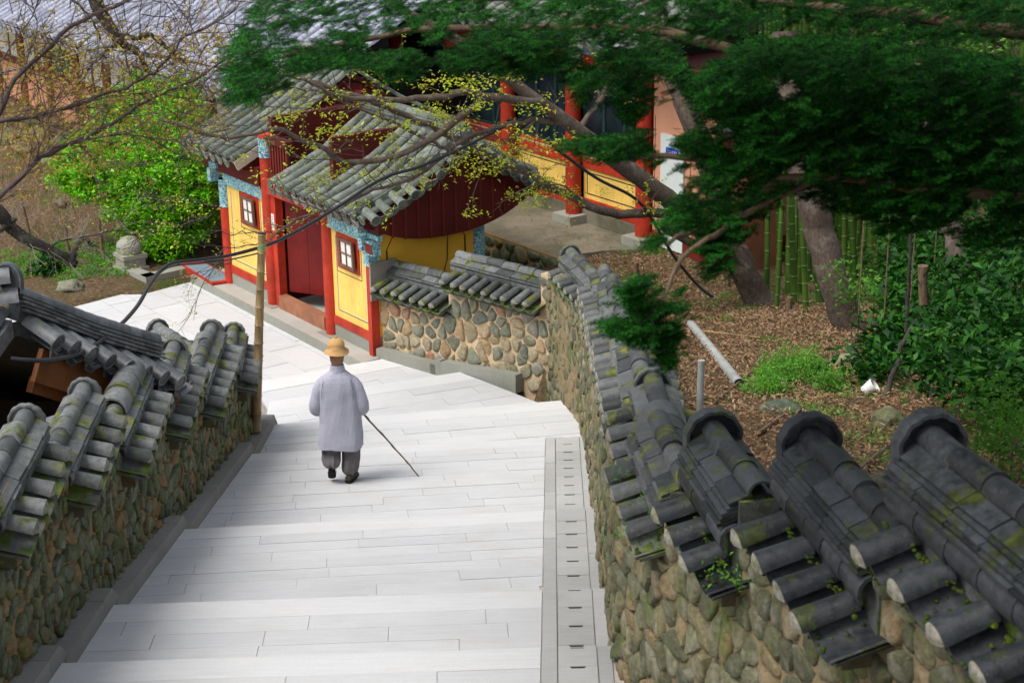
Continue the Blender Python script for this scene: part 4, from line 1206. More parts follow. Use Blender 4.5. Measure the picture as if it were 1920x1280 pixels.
# ================================================================== THE HALL BEHIND
YZ = .88
hall = thing('temple_hall', 'long temple hall with red columns, dark glazing and ochre panels behind the gate', 'hall', tuple(G(0, 5.9, YZ)))
hall['kind'] = 'thing'
HB = 5.86
lbox('base_course', (-9, HB - .02, YZ), (.05, HB + .3, YZ + .26), 'concrete_dark' if 'concrete_dark' in M else 'yard', hall)
cu = [-8.3, -6.2, -4.2, -2.1, -.02]
for u in cu:
    column('column', u, HB - .12, YZ + .12, YZ + 3.9, .15, parent=hall)
    column('column', u + .02, HB - .12, YZ + 3.1, YZ + 3.6, .158, 'dancheong', parent=hall)
    obj('column_base', MB().box((u - .27, HB - .42, YZ), (u + .27, HB + .1, YZ + .16)), M['granite_kerb2'], hall, GM)
for a, b in zip(cu, cu[1:]):
    a += .13; b -= .13
    lbox('base_rail', (a, HB, YZ + .264), (b, HB + .15, YZ + .46), 'red_deep' if 'red_deep' in M else 'red', hall)
    lbox('wall_panel', (a, HB + .03, YZ + .464), (b, HB + .15, YZ + 1.06), 'yellow', hall)
    m_ = MB(); m_.box((a + .1, HB + .0265, YZ + .55), (b - .1, HB + .03, YZ + .57)); m_.box((a + .1, HB + .0265, YZ + .96), (b - .1, HB + .03, YZ + .98)); m_.box((a + .1, HB + .0265, YZ + .57), (a + .12, HB + .03, YZ + .96)); obj('border_line', m_, M['black'], hall, GM)
    lbox('window_sill', (a, HB - .01, YZ + 1.064), (b, HB + .15, YZ + 1.36), 'red', hall)
    lbox('sill_line', (a, HB - .014, YZ + 1.27), (b, HB - .0102, YZ + 1.29), 'plaster', hall)
    n_ = 3
    for q in range(n_):
        x0 = a + (b - a) * q / n_; x1 = a + (b - a) * (q + 1) / n_
        fr = MB(); fr.box((x0, HB + .02, YZ + 1.364), (x0 + .035, HB + .08, YZ + 2.9)); fr.box((x1 - .035, HB + .02, YZ + 1.364), (x1, HB + .08, YZ + 2.9)); fr.box((x0 + .035, HB + .02, YZ + 1.364), (x1 - .035, HB + .08, YZ + 1.41)); fr.box((x0 + .035, HB + .02, YZ + 2.85), (x1 - .035, HB + .08, YZ + 2.9))
        w_ = obj('window', fr, M['iron'], hall, GM)
        obj('pane', MB().box((x0 + .035, HB + .045, YZ + 1.41), (x1 - .035, HB + .055, YZ + 2.85)), M['glass'], w_, GM)
    lbox('head_rail', (a, HB - .02, YZ + 2.904), (b, HB + .15, YZ + 3.2), 'red', hall)
    lbox('painted_beam', (a, HB - .04, YZ + 3.204), (b, HB + .15, YZ + 3.6), 'dancheong', hall)
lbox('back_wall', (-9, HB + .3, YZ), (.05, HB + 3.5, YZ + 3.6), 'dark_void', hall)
roof(hall, -9.2, 1.1, HB - 1.1, HB + 2.6, HB + 6.0, YZ + 3.75, YZ + 5.9, YZ + 3.75, 'tile_gate', GM, pitch=.3, tl=.4, limit=220, verge=(False, False), back=False)
# salmon wing with the white door
wing = thing('annex', 'salmon plastered annex with a white door and blue door sign', 'annex', tuple(G(.8, 5.9, YZ))); wing['kind'] = 'thing'
lbox('wall', (.16, HB - .06, YZ + .3), (1.9, HB + 2, YZ + 3.2), 'salmon', wing)
lbox('base_band', (.16, HB - .08, YZ), (1.9, HB + 2, YZ + .296), 'batten', wing)
dr = obj('door', MB().box((.40, HB - .10, YZ + .05), (1.02, HB - .062, YZ + 2.12)), M['white'], wing, GM)
obj('door_handle', MB().box((.93, HB - .135, YZ + .88), (.985, HB - .10, YZ + 1.12)), M['black'], dr, GM)
obj('door_knob', MB().tube([(.955, HB - .10, YZ + .78), (.955, HB - .15, YZ + .78)], .028, 8), M['iron'], dr, GM)
obj('door_sign', MB().box((.56, HB - .112, YZ + 1.76), (.88, HB - .1002, YZ + 1.90)), M['blue_sign'], dr, GM)
m_ = MB()
for q, x in enumerate((.60, .66, .72, .78, .83)):
    m_.box((x, HB - .1145, YZ + 1.845), (x + .034, HB - .1121, YZ + 1.854)); m_.box((x + .012, HB - .1145, YZ + 1.79), (x + .021, HB - .1121, YZ + 1.84)); m_.box((x + (.0 if q % 2 else .022), HB - .1145, YZ + 1.81), (x + .034, HB - .1121, YZ + 1.818))
obj('sign_writing', m_, M['paper'], dr, GM)
for q, x in enumerate((.20, 1.16)): lbox('border_line', (x, HB - .064, YZ + .5), (x + .012, HB - .0602, YZ + 2.4), 'black', wing)
lbox('cornice', (.1, HB - .12, YZ + 3.2), (1.95, HB + 2.05, YZ + 3.34), 'batten', wing)
shed = thing('shed', 'low brown shed with a dark tiled lean-to roof beside the bamboo', 'shed', tuple(G(2.6, 6.2, YZ))); shed['kind'] = 'thing'
lbox('wall', (2.0, HB + .1, YZ - .1), (2.42, HB + .9, YZ + 2.35), 'orange_wall', shed)
lbox('panel', (2.05, HB + .06, YZ + .9), (2.36, HB + .098, YZ + 2.2), 'salmon', shed)
m_ = MB().bar((2.22, HB - .2, YZ + 2.38), (2.22, HB + 1.1, YZ + 2.62), .8, .06); obj('roof', m_, M['dark_void'], shed, GM)
for q in range(4):
    x = 1.9 + q * .22
    obj('roof_tile', half_tile(1.35, .07, .08), M['tile_dark'], shed, GM @ frame((x, HB - .22, YZ + 2.43), (0, 1.3, .24)))
# yard floor and the dark retaining wall of its edge
yard = obj('yard', MB().prism([(-9, 4.0), (-.3, 4.02), (-.15, 4.9), (.15, 5.4), (.5, HB - .02), (-9, HB - .02)], YZ - .9, YZ - .004), M['yard'], None, GM); tag(yard, 'dusty concrete yard in front of the temple hall', None, None, 'structure')

# ================================================================== FAR LEFT BUILDING
fb = thing('temple_building', 'large temple building with a wide blue grey tiled roof at the far left', 'temple building', tuple(G(-14, 2.6, .5))); fb['kind'] = 'thing'
E2 = 3.0
roof(fb, -25, -5.6, 1.35, 8.5, 14, E2, E2 + 4.4, E2, 'tile_far', GM, pitch=.31, r=.09, tl=.42, sag=.35, limit=300, verge=(False, False), back=False, deck='dark_void', ridge=True)
WB = 2.75
u = -24.5
while u < -6.2:
    column('column', u, WB, .3, E2 + .3, .13, 'orange_wall', parent=fb)
    x0, x1 = u + .12, u + 1.78
    k_ = int((u + 25) * 10) % 3
    lbox('wall_panel', (x0, WB + .02, .2), (x1, WB + .15, 1.35), 'salmon', fb)
    lbox('rail', (x0, WB - .03, 1.354), (x1, WB + .15, 1.5), 'batten', fb)
    for q in range(2):
        xa = x0 + (x1 - x0) * q / 2 + .02; xb = x0 + (x1 - x0) * (q + 1) / 2 - .02
        w_ = obj('window', MB().box((xa, WB + .02, 1.504), (xb, WB + .08, 2.7)), M['green_cloth'] if k_ == 0 else M['window_wood'], fb, GM)
        obj('pane', MB().box((xa + .06, WB + .01, 1.56), (xb - .06, WB + .018, 2.62)), M['paper'] if k_ != 0 else M['green_cloth'], w_, GM)
    lbox('head_rail', (x0, WB - .03, 2.704), (x1, WB + .15, 2.95), 'iron', fb)
    u += 1.9
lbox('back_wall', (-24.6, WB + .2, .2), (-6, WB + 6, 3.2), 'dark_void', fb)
lbox('stone_base', (-24.8, WB - .6, -1.2), (-6, WB + .3, .19), 'granite_kerb2', fb)

# ================================================================== LOWER LEFT BUILDING (roof seen end on)
lb = thing('roofed_building', 'dark tiled roof end with timber barge board below the left wall', 'building', tuple(at(140, 700, 17.2))); lb['kind'] = 'thing'
RP = [at(26, 548, 16.6), at(90, 572, 17.0), at(160, 600, 17.4), at(230, 622, 17.8), at(292, 640, 18.15)]
dR = (RP[-1] - RP[0]).normalized(); sideR = Vector((dR.y, -dR.x, 0)).normalized()
if sideR.y > 0: sideR = -sideR             # towards the viewer
def rp(t):
    t *= len(RP) - 1; i = min(int(t), len(RP) - 2); return RP[i].lerp(RP[i + 1], t - i)
nR = 13
for k in range(nR):
    a, b = rp(k / nR), rp((k + 1) / nR)
    me = share(('ridge', 'tile_dark'), lambda: half_tile(.345, .082, .088), M['tile_dark'])
    obj('ridge_tile', me, None, lb, frame(a - (b - a) * .03, b - a) @ Matrix.Scale((b - a).length / .33, 4, (0, 1, 0)))
    for q in range(4):
        me = share(('lbl', q), lambda: MB().box((-.10 - .012 * q, 0, -.014), (.10 + .012 * q, .30, .014)).mesh(), M['tile_dark'])
        obj('ridge_layer', me, None, lb, frame(a - Vector((0, 0, .03 + .045 * q)) + sideR * .015, b - a) @ Matrix.Scale((b - a).length / .302, 4, (0, 1, 0)))
mb = MB()
for k in range(4): mb.bar(RP[k] - Vector((0, 0, .13)), RP[k + 1] - Vector((0, 0, .13)), .15, .28)
obj('ridge_core', mb, M['tile_dark'], lb)
nv = 8
for k in range(nv):
    t = (k + .4) / nv; p = rp(t) - Vector((0, 0, .27)) + sideR * .05; dv = sideR * 1 + Vector((.25, 0, -.55))
    me = share(('verge', 'tile_dark'), lambda: half_tile(.36, .08, .088, n=7), M['tile_dark'])
    c = obj('verge_tile', me, None, lb, frame(p, dv) @ Matrix.Diagonal((1.1, 1.1, 1.1, 1))); md = share(('disc', 'tile_dark', .088), lambda: disc_mesh(.088), M['tile_dark'])
    obj('end_disc', md, None, c, frame(p + dv.normalized() * .395, dv) @ Matrix.Diagonal((1.1, 1, 1.1, 1)))
    p2 = rp((k + .9) / nv) - Vector((0, 0, .33)) + sideR * .05 + dv.normalized() * .30
    obj('pan_end', share(('vdroop2',), lambda: droop_mesh(.15), M['tile_dark']), None, lb, frame(p2 + Vector((0, 0, -.03)), dv))
    me = share(('vpan',), lambda: trough_tile(.36, .12, 2.0), M['tile_dark'])
    obj('pan_tile', me, None, lb, frame(rp((k + .9) / nv) - Vector((0, 0, .40)) + sideR * .05, dv))
# main slope going down behind
bq = MB()
for k in range(4):
    a, b = RP[k], RP[k + 1]; o = Vector((0, 0, -.3)); w_ = -sideR * 3 + Vector((0, 0, -1.0))
    bq.loft([[a + o, b + o, b + o - Vector((0, 0, .15)), a + o - Vector((0, 0, .15))], [a + o + w_, b + o + w_, b + o + w_ - Vector((0, 0, .15)), a + o + w_ - Vector((0, 0, .15))]])
obj('roof_deck', bq, M['tile_dark'], lb)
bb = MB()
for k in range(4): bb.bar(RP[k] - Vector((0, 0, .72)) + sideR * .22, RP[k + 1] - Vector((0, 0, .72)) + sideR * .22, .06, .34)
obj('barge_board', bb, M['timber'], lb)
bb = MB()
for k in range(4): bb.bar(RP[k] - Vector((0, 0, .95)) + sideR * .10, RP[k + 1] - Vector((0, 0, .95)) + sideR * .10, .08, .16)
obj('purlin', bb, M['timber'], lb)
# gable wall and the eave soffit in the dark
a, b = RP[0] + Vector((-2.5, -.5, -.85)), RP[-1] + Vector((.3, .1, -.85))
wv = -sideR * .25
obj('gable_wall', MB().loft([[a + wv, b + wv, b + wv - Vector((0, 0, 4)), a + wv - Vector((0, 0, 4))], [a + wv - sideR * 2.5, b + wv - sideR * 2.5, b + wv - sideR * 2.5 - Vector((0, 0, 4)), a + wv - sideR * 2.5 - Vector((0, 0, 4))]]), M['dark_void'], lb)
# upturned ridge end at the far left
p = at(22, 545, 16.5)
for q, (zz, ll, r_) in enumerate(((.10, .36, .12), (-.10, .42, .13))):
    me = half_tile(ll, r_, r_ * 1.05, .02, 10); me.materials.append(M['tile_dark'])
    obj('ridge_end_tile', me, None, lb, frame(p + Vector((-.34, -.1, zz)), (1, .25, .05)))
me = end_plate(.15, .03, 14, 0, .02); me.materials.append(M['tile_dark'])
obj('end_tile', me, None, lb, frame(p + Vector((-.02, 0, .14)), (.3, .95, .0)))
mb = MB(); mb.tube([p + Vector((-.30, -.05, -.02)), p + Vector((-.10, .02, .03))], [.11, .12], 10); obj('mortar_fill', mb, M['plug'], lb)
# the slope to the left of the ridge end, with its own eave tiles
dS = Vector((-.30, -.80, -.42)).normalized(); aS = Vector((-.95, .30, 0)).normalized(); oS = RP[0] + Vector((-.12, -.05, -.22))
mb = MB(); q = [oS + aS * -.1, oS + aS * 2.6, oS + aS * 2.6 + dS * 1.7, oS + aS * -.1 + dS * 1.7]
mb.loft([[v - Vector((0, 0, .04)) for v in q], [v - Vector((0, 0, .22)) for v in q]]); obj('roof_deck', mb, M['tile_dark'], lb)
for k in range(8):
    for j in range(5):
        a = oS + aS * (.02 + .31 * k) + dS * (.34 * j - .05)
        c = obj('cover_tile', share(('verge', 'tile_dark'), lambda: None, None), None, lb, frame(a, dS + Vector((0, 0, .02))))
        if j == 4: obj('end_disc', share(('disc', 'tile_dark', .088), lambda: None, None), None, c, frame(a + dS * .36, dS))
    obj('pan_end', share(('vdroop2',), lambda: None, None), None, lb, frame(oS + aS * (.17 + .31 * k) + dS * 1.70 + Vector((0, 0, -.03)), dS))
# ================================================================== THE GROUND
def smooth(a, b, x): t = min(1, max(0, (x - a) / (b - a))); return t * t * (3 - 2 * t)
def uedge(d): return .9 + (-.35 - .9) * min(1, max(0, (d - .8) / 2.2))
def terrain(x, y):
    g = GI @ Vector((x, y, 0)); u, d = g.x, g.y
    n = noise.noise((x * .45, y * .45, 0)) * .12 + noise.noise((x * 1.6, y * 1.6, 5)) * .04
    # garden right of the wall
    gar = max(.86, 1.95 - .225 * (y - 22)) + max(0, x - 5) * .16
    if y > 35: gar += (y - 35) * .22
    # left and beyond the terrace
    far = -.12 + .45 * smooth(-2.4, 2.0, d) * smooth(-6.5, -8, u)
    xc = rcx(min(max(y, 5), 24.8))
    if y < 24.8 and x > xc + .15: return gar + n
    if x < lface(min(y, 30)) - .25 and y < 24.2: return path_z(y) - 2.7 + n
    s = (Vector((x, y)) - W0).dot(WD); o = (Vector((x, y)) - W0).dot(-WNn)
    if y < 24.8 and x > lface(y) - .25 and o < .25: return path_z(min(y, 23)) - 1.0
    if y >= 24.8 and o > .25 and u > -9 and d > -.2 and (u > -.05 or d > 2.2) and d < 11 and u < 2.4:
        if d > 4.02 and u < .15: return YZ - .25
        t = smooth(uedge(d) - .4, uedge(d) + .4, u); return -.3 * (1 - t) + gar * t + n * t
    if (s >= 4.6 and o > -.6) or (u > .3 and d > .6 and o > 0): return gar + n
    if y < 23: return path_z(y) - 1.0
    if d > 0 and u > -6.3: return -.3
    if u > -6 and d <= .5: return -.65
    q = Vector((u, d))
    # inside the terrace
    if clip_quad([(u - .01, d - .01), (u + .01, d - .01), (u, d + .01)], TP) and u > -9.5 : return -.6
    return far + n * .6
xs = list(np.concatenate([np.linspace(-160, -32, 14), np.arange(-30, 30, .42), np.linspace(32, 160, 14)]))
ys = list(np.concatenate([np.linspace(-60, 2, 12), np.arange(3, 62, .42), np.linspace(64, 260, 16)]))
V = [(x, y, terrain(x, y) if -31 < x < 31 and 2 < y < 63 else terrain(max(-30, min(30, x)), max(3, min(61, y))) + (max(0, y - 61) * .3)) for y in ys for x in xs]
nx_ = len(xs); F = [(j * nx_ + i, j * nx_ + i + 1, (j + 1) * nx_ + i + 1, (j + 1) * nx_ + i) for j in range(len(ys) - 1) for i in range(nx_ - 1)]
ground = obj('ground', polymesh(V, F, 'ground', M['soil'], True)); ground['kind'] = 'structure'

def on_ground(px, py, dz=0):
    d = ray(px, py).normalized(); t = 4.0
    for _ in range(900):
        p = CP + d * t
        if p.z < terrain(p.x, p.y) + dz: break
        t += .05
    return p

# ================================================================== FOLIAGE TOOLS
def rand_rot(n, rs, up=0.0):
    """n random orthonormal frames (a, b, normal); up pulls the normals towards the sky"""
    v = rs.normal(size=(n, 3)); v[:, 2] = np.abs(v[:, 2]) + up * 1.0; v /= np.linalg.norm(v, axis=1)[:, None]
    a = rs.normal(size=(n, 3)); a -= (a * v).sum(1)[:, None] * v; a /= np.linalg.norm(a, axis=1)[:, None]
    return a, np.cross(v, a), v
def leaves(P, size, rs, mat, name, up=.5, asp=.5, fold=.18, var=.4, dirs=None):
    """folded leaf (two quads) at every point"""
    P = np.asarray(P, dtype=np.float64); n = len(P)
    a, b, v = rand_rot(n, rs, up)
    if dirs is not None:
        a = dirs + rs.normal(size=(n, 3)) * .35; a /= np.linalg.norm(a, axis=1)[:, None]
        b = np.cross(v, a); b /= np.linalg.norm(b, axis=1)[:, None]; v = np.cross(a, b)
    s = size * (1 + var * (rs.rand(n) * 2 - 1)); s = s[:, None]
    mid0 = P; tip = P + a * s; c1 = P + a * s * .5 + b * s * asp * .5 + v * s * fold; c2 = P + a * s * .5 - b * s * asp * .5 + v * s * fold
    V = np.stack([mid0, c1, tip, c2], 1).reshape(-1, 3)
    F = np.arange(n * 4).reshape(n, 4)
    return polymesh(V, F, name, mat)
def quads(V4, name, mat):
    V4 = np.asarray(V4); return polymesh(V4.reshape(-1, 3), np.arange(len(V4) * 4).reshape(-1, 4), name, mat)
def blob_pts(c, r, n, rs, shell=.55):
    v = rs.normal(size=(n, 3)); v /= np.linalg.norm(v, axis=1)[:, None]
    q = (shell + (1 - shell) * rs.rand(n)) ** .8
    return np.asarray(c) + v * q[:, None] * np.asarray(r)
def in_poly(px, py, poly):
    c = False; j = len(poly) - 1
    for i in range(len(poly)):
        xi, yi = poly[i]; xj, yj = poly[j]
        if (yi > py) != (yj > py) and px < (xj - xi) * (py - yi) / (yj - yi) + xi: c = not c
        j = i
    return c
def jig(pts, amp, rg, sub=3):
    """subdivide a limb line and give it small bends (Catmull-Rom)"""
    out = []
    P = [pts[0]] + list(pts) + [pts[-1]]
    for i in range(1, len(P) - 2):
        for k in range(sub):
            t = k / sub; p0, p1, p2, p3 = P[i - 1], P[i], P[i + 1], P[i + 2]
            q = .5 * ((2 * p1) + (-p0 + p2) * t + (2 * p0 - 5 * p1 + 4 * p2 - p3) * t * t + (-p0 + 3 * p1 - 3 * p2 + p3) * t ** 3)
            out.append(q + Vector((rg.gauss(0, amp), rg.gauss(0, amp), rg.gauss(0, amp))))
    out.append(pts[-1]); return out
def twigs(mb, start, d, L, r, rg, depth, leafpts, ldirs, wander=.25, split=(2, 4), minL=.12, droop=0.0):
    """recursive twig; collects leaf points at the ends"""
    n = max(2, int(L / .12)); p = Vector(start); d = Vector(d).normalized(); pts = [p.copy()]; ds = [d.copy()]
    for k in range(n):
        d = (d + Vector((rg.gauss(0, wander), rg.gauss(0, wander), rg.gauss(0, wander) - droop)) * .5).normalized()
        p = p + d * (L / n); pts.append(p.copy()); ds.append(d.copy())
    mb.tube(pts, [r * (1 - .75 * k / n) for k in range(n + 1)], 4 if r < .012 else 6, cap=False)
    if depth > 0:
        for _ in range(rg.randint(*split)):
            t = rg.uniform(.25, 1); i = min(n, int(t * n)); b = ds[i].copy()
            ax = Vector((rg.gauss(0, 1), rg.gauss(0, 1), rg.gauss(0, .6))).normalized()
            nd = (b + ax * rg.uniform(.6, 1.1)).normalized()
            twigs(mb, pts[i], nd, L * rg.uniform(.45, .72), max(.0025, r * .5), rg, depth - 1, leafpts, ldirs, wander, split, minL, droop)
    if depth <= 1:
        for i in range(1, n + 1):
            if rg.random() < .8: leafpts.append(tuple(pts[i])); ldirs.append(tuple(ds[i]))

# ================================================================== THE GREY MAPLE IN THE GARDEN (limbs over the gate)
def limb_pts(L): return [at(px, py, y) for px, py, y in L]
maple = thing('maple_tree', 'grey barked maple leaning from the bamboo with long limbs over the gate roof', 'tree', tuple(at(1440, 592, 27.5)))
rg = random.Random(11)
LEAFP, LEAFD = [], []
trunk_mb = MB(); trunk_mb.smooth = 60
T_main = [(1455, 605, 27.5), (1420, 560, 27.5), (1395, 510, 27.3), (1372, 470, 27.2), (1335, 438, 27.0), (1290, 405, 26.8), (1250, 372, 26.6), (1180, 320, 26.3), (1110, 268, 26.0), (1055, 225, 25.8), (1000, 185, 25.6), (955, 150, 25.5), (905, 110, 25.4), (845, 68, 25.2), (770, 28, 25), (700, -20, 25)]
pts = jig(limb_pts(T_main), .008, rg, 3); nP = len(pts)
rr_ = []
for k in range(nP):
    t = k / (nP - 1); rr_.append(.27 * (1 - t) ** 1.3 * .72 + .05 + (.06 * max(0, 1 - t * 10)))
trunk_mb.tube(pts, rr_, 14)
T_up = [(1372, 465, 27.2), (1352, 400, 27.6), (1338, 330, 27.9), (1322, 270, 28.1), (1290, 210, 28.2), (1262, 150, 28.3), (1240, 80, 28.4), (1215, 0, 28.6), (1200, -60, 28.8)]
p2_ = jig(limb_pts(T_up), .01, rg, 3); trunk_mb.tube(p2_, [.20 - .11 * k / len(p2_) for k in range(len(p2_))], 12)
obj('trunk', trunk_mb, M['bark_grey'], maple)
LIMBS = [
 ([(1300, 412, 26.8), (1262, 402, 26.6), (1205, 398, 26.4), (1160, 402, 26.2), (1120, 392, 26.0), (1070, 368, 25.9), (1025, 345, 25.8), (985, 322, 25.7), (930, 300, 25.5), (870, 270, 25.3), (825, 245, 25.2), (770, 222, 25.0), (720, 198, 24.9), (660, 178, 24.8), (600, 160, 24.7), (555, 142, 24.6)], .085, .03),
 ([(1010, 192, 25.6), (965, 186, 25.4), (905, 182, 25.2), (880, 172, 25.1), (840, 180, 25.0), (780, 184, 24.8), (720, 188, 24.6), (660, 184, 24.5), (615, 172, 24.3), (575, 150, 24.2), (520, 140, 24.1), (470, 120, 24)], .075, .02),
 ([(905, 184, 25.2), (880, 205, 25.1), (845, 235, 24.9), (800, 265, 24.8), (755, 288, 24.7), (700, 300, 24.6), (642, 303, 24.5), (610, 280, 24.4), (570, 264, 24.3), (530, 244, 24.2), (495, 246, 24.1), (440, 258, 24), (395, 254, 23.9), (340, 235, 23.8), (300, 225, 23.8)], .06, .018),
 ([(1072, 236, 25.9), (1030, 228, 25.7), (980, 230, 25.5), (930, 240, 25.3), (880, 258, 25.2), (840, 285, 25.1), (800, 318, 25.0), (760, 340, 24.9), (700, 356, 24.8), (660, 375, 24.7), (625, 392, 24.6), (570, 405, 24.5), (535, 425, 24.4), (505, 450, 24.3)], .05, .012),
 ([(845, 285, 25.1), (835, 278, 25.0), (800, 262, 25.0), (740, 232, 24.9), (700, 215, 24.8), (640, 190, 24.7), (590, 170, 24.6), (540, 165, 24.5)], .035, .012),
 ([(1085, 245, 25.9), (1105, 215, 26.1), (1130, 180, 26.2), (1135, 150, 26.3), (1120, 110, 26.4), (1095, 75, 26.5), (1120, 30, 26.5)], .05, .015),
 ([(1395, 470, 27.2), (1330, 440, 26.9)], .1, .1),
 ([(1000, 230, 25.5), (960, 260, 25.4), (930, 275, 25.4)], .02, .008),
 ([(1100, 385, 26.0), (1060, 352, 25.6), (1010, 345, 25.3), (960, 365, 25.1)], .018, .006),
 ([(1372, 465, 27.2), (1300, 455, 27.1), (1240, 425, 27.1)], .10, .05),
]
for L, r0, r1 in LIMBS:
    p_ = jig(limb_pts(L), .012, rg, 3); m = len(p_)
    mb = MB(); mb.smooth = 60; mb.tube(p_, [r0 + (r1 - r0) * (k / (m - 1)) ** .8 for k in range(m)], 8)
    tw = MB(); lp, ld = [], []
    for k in range(2, m - 1):
        if r0 > .09: continue
        if rg.random() < .62:
            dd = (p_[k + 1] - p_[k]).normalized()
            nd = (dd * .8 + Vector((rg.gauss(0, .5), rg.gauss(0, .5), rg.gauss(0, .6)))).normalized()
            twigs(tw, p_[k], nd, rg.uniform(.3, .85), .010, rg, 2, lp, ld, .3, (1, 3))
    lo = obj('limb', mb, M['bark_grey'], maple)
    if tw.v: obj('twigs', tw.mesh('twigs', False), M['bark_grey'], maple, kind='stuff')
    LEAFP += [p for p in lp if rg.random() < .55]; LEAFD += [0] * 0
LP = np.array(LEAFP)
if len(LP):
    LP = np.repeat(LP, 6, 0) + RN.normal(size=(len(LP) * 6, 3)) * .03
    px = np.array([proj(p)[0] for p in LP]); keep = RN.rand(len(LP)) < np.clip((px - 250) / 500, .25, 1)
    obj('leaves', leaves(LP[keep], .055, RN, M['spring'], 'leaves', up=.8, asp=.45), None, maple, kind='stuff')
# dense sprays of young leaf seen in front of the roofs
def spray(centers, size, name, mat, parent, per=60, leaf=.042, flat=.35):
    P = []
    for (px, py, y, w) in centers:
        c = at(px, py, y)
        q = RN.normal(size=(int(per * w), 3)) * np.array([size * w ** .5, size, size * flat]); P.append(q + np.array(c))
    P = np.concatenate(P); return obj(name, leaves(P, leaf, RN, mat, name, up=1.2, asp=.5), None, parent, kind='stuff')
SPR = [(x, y, d, w) for x, y, d, w in [(690, 130, 24.8, 1.2), (740, 145, 24.8, 1.2), (830, 150, 25, 1.5), (900, 150, 25.2, 1.5), (960, 140, 25.3, 1.2), (1010, 205, 25.2, 1), (880, 165, 25, 1), (590, 205, 24.3, .6), (630, 250, 24.3, .8), (655, 240, 24.3, .6), (610, 245, 24.3, .5), (530, 225, 24.2, .6), (760, 235, 24.6, .8), (870, 300, 24.8, .8), (910, 315, 24.9, 1.0), (950, 300, 25, .8), (985, 262, 25.2, .8), (860, 240, 24.8, .6), (800, 205, 24.7, .8), (1030, 270, 25.3, .8), (480, 325, 24, .25), (450, 300, 24, .25), (880, 330, 24.9, .5), (620, 335, 24.3, .35), (690, 325, 24.4, .35), (560, 295, 24.2, .3), (960, 240, 25.2, .6), (1060, 255, 25.4, .5), (900, 285, 24.9, .7), (660, 385, 24.4, .15), (540, 215, 24.2, .5), (470, 180, 24.2, .5), (510, 175, 24.2, .5), (700, 260, 24.4, .5)]]
spray(SPR, .16, 'leaves', M['spring'], maple, per=62, leaf=.06, flat=.28)
FR = [(960, 368, 25.6, .6), (1000, 362, 25.7, .9), (1040, 355, 25.8, .9), (1070, 362, 25.8, .7), (1010, 382, 25.7, .5), (985, 385, 25.7, .3), (1130, 360, 25.8, .25)]
spray(FR, .11, 'leaves', M['spring'], maple, per=90, leaf=.05, flat=.3)
obj('twigs', MB().tube([at(1060, 362, 25.9), at(1000, 366, 25.7), at(945, 372, 25.6)], [.012, .008, .003], 5), M['bark_grey'], maple)

# the two other leaning trunks on the right
def trunk_tree(name, label, L, r0, r1, mat, extra=(), flare=1.35, group=None, anchor=True):
    sh = on_ground(L[1][0], L[1][1]).y - L[1][2] if anchor else 0
    L = [(a_, b_, c_ + sh) for a_, b_, c_ in L]; extra = [([(a_, b_, c_ + sh) for a_, b_, c_ in q_], r_a, r_b) for q_, r_a, r_b in extra]
    t = thing(name, label, 'tree', tuple(limb_pts(L[:1])[0]))
    p_ = jig(limb_pts(L), .012, rg, 3); m = len(p_)
    mb = MB(); mb.smooth = 60; mb.tube(p_, [(r0 + (r1 - r0) * k / (m - 1)) * (1 + (flare - 1) * max(0, 1 - k / 3)) for k in range(m)], 14)
    obj('trunk', mb, M[mat], t)
    for L2, a, b in extra:
        q = jig(limb_pts(L2), .012, rg, 3); mb = MB(); mb.smooth = 60; mb.tube(q, [a + (b - a) * k / (len(q) - 1) for k in range(len(q))], 8); obj('limb', mb, M[mat], t)
    return t
tA = trunk_tree('leaning_tree', 'straight brown tree trunk leaning left in front of the bamboo', [(1618, 662, 25.4), (1598, 620, 25.4), (1575, 560, 25.4), (1552, 490, 25.4), (1535, 430, 25.5), (1522, 380, 25.5), (1500, 300, 25.6), (1480, 200, 25.8), (1470, 60, 26)], .24, .19, 'bark_grey', flare=1.15)
tB = trunk_tree('shaded_tree', 'dark knotty tree trunk standing in the shade at the far right', [(1808, 770, 19.0), (1812, 700, 19.0), (1806, 620, 19.0), (1812, 560, 19.0), (1802, 500, 19.0), (1786, 440, 19.1), (1770, 380, 19.2), (1740, 250, 19.5), (1730, 80, 20)], .12, .10, 'bark_grey', flare=1.1)
tC = trunk_tree('background_tree', 'pale smooth trunk rising behind the bamboo at the top right', [(1700, 140, 42), (1695, 60, 42), (1690, -60, 42)], .52, .45, 'bark_grey', flare=1, anchor=False)
tD = trunk_tree('forked_tree', 'slim grey trunk crossing in front of the salmon annex', [(1395, 500, 28.2), (1372, 440, 28.4), (1345, 380, 28.6), (1325, 320, 28.8), (1300, 250, 29), (1275, 190, 29.2), (1255, 120, 29.4), (1240, 20, 29.6)], .17, .10, 'bark_grey', flare=1.2, anchor=False)
tE = trunk_tree('fallen_branch', 'bare dark sapling leaning between the ferns and the cup', [(1640, 785, 17.6), (1655, 745, 17.7), (1680, 690, 17.8), (1690, 650, 17.9), (1712, 610, 18), (1735, 585, 18.1)], .035, .02, 'bark_dark', [([(1700, 625, 18), (1703, 560, 18), (1705, 500, 18), (1706, 440, 18)], .022, .016)])
tE['category'] = 'branch'; tE['label'] = 'bare dark sapling stem leaning over the herbs beside the white cup'
st_ = thing('tree_stub', 'short reddish brown cut stub rising from the shrubs on the right', 'stump', tuple(at(1732, 560, 19)))
obj('trunk', MB().tube([at(1732, 570, 19), at(1730, 530, 19), at(1731, 498, 19)], [.055, .05, .06], 10), M['bark_brown'], st_)

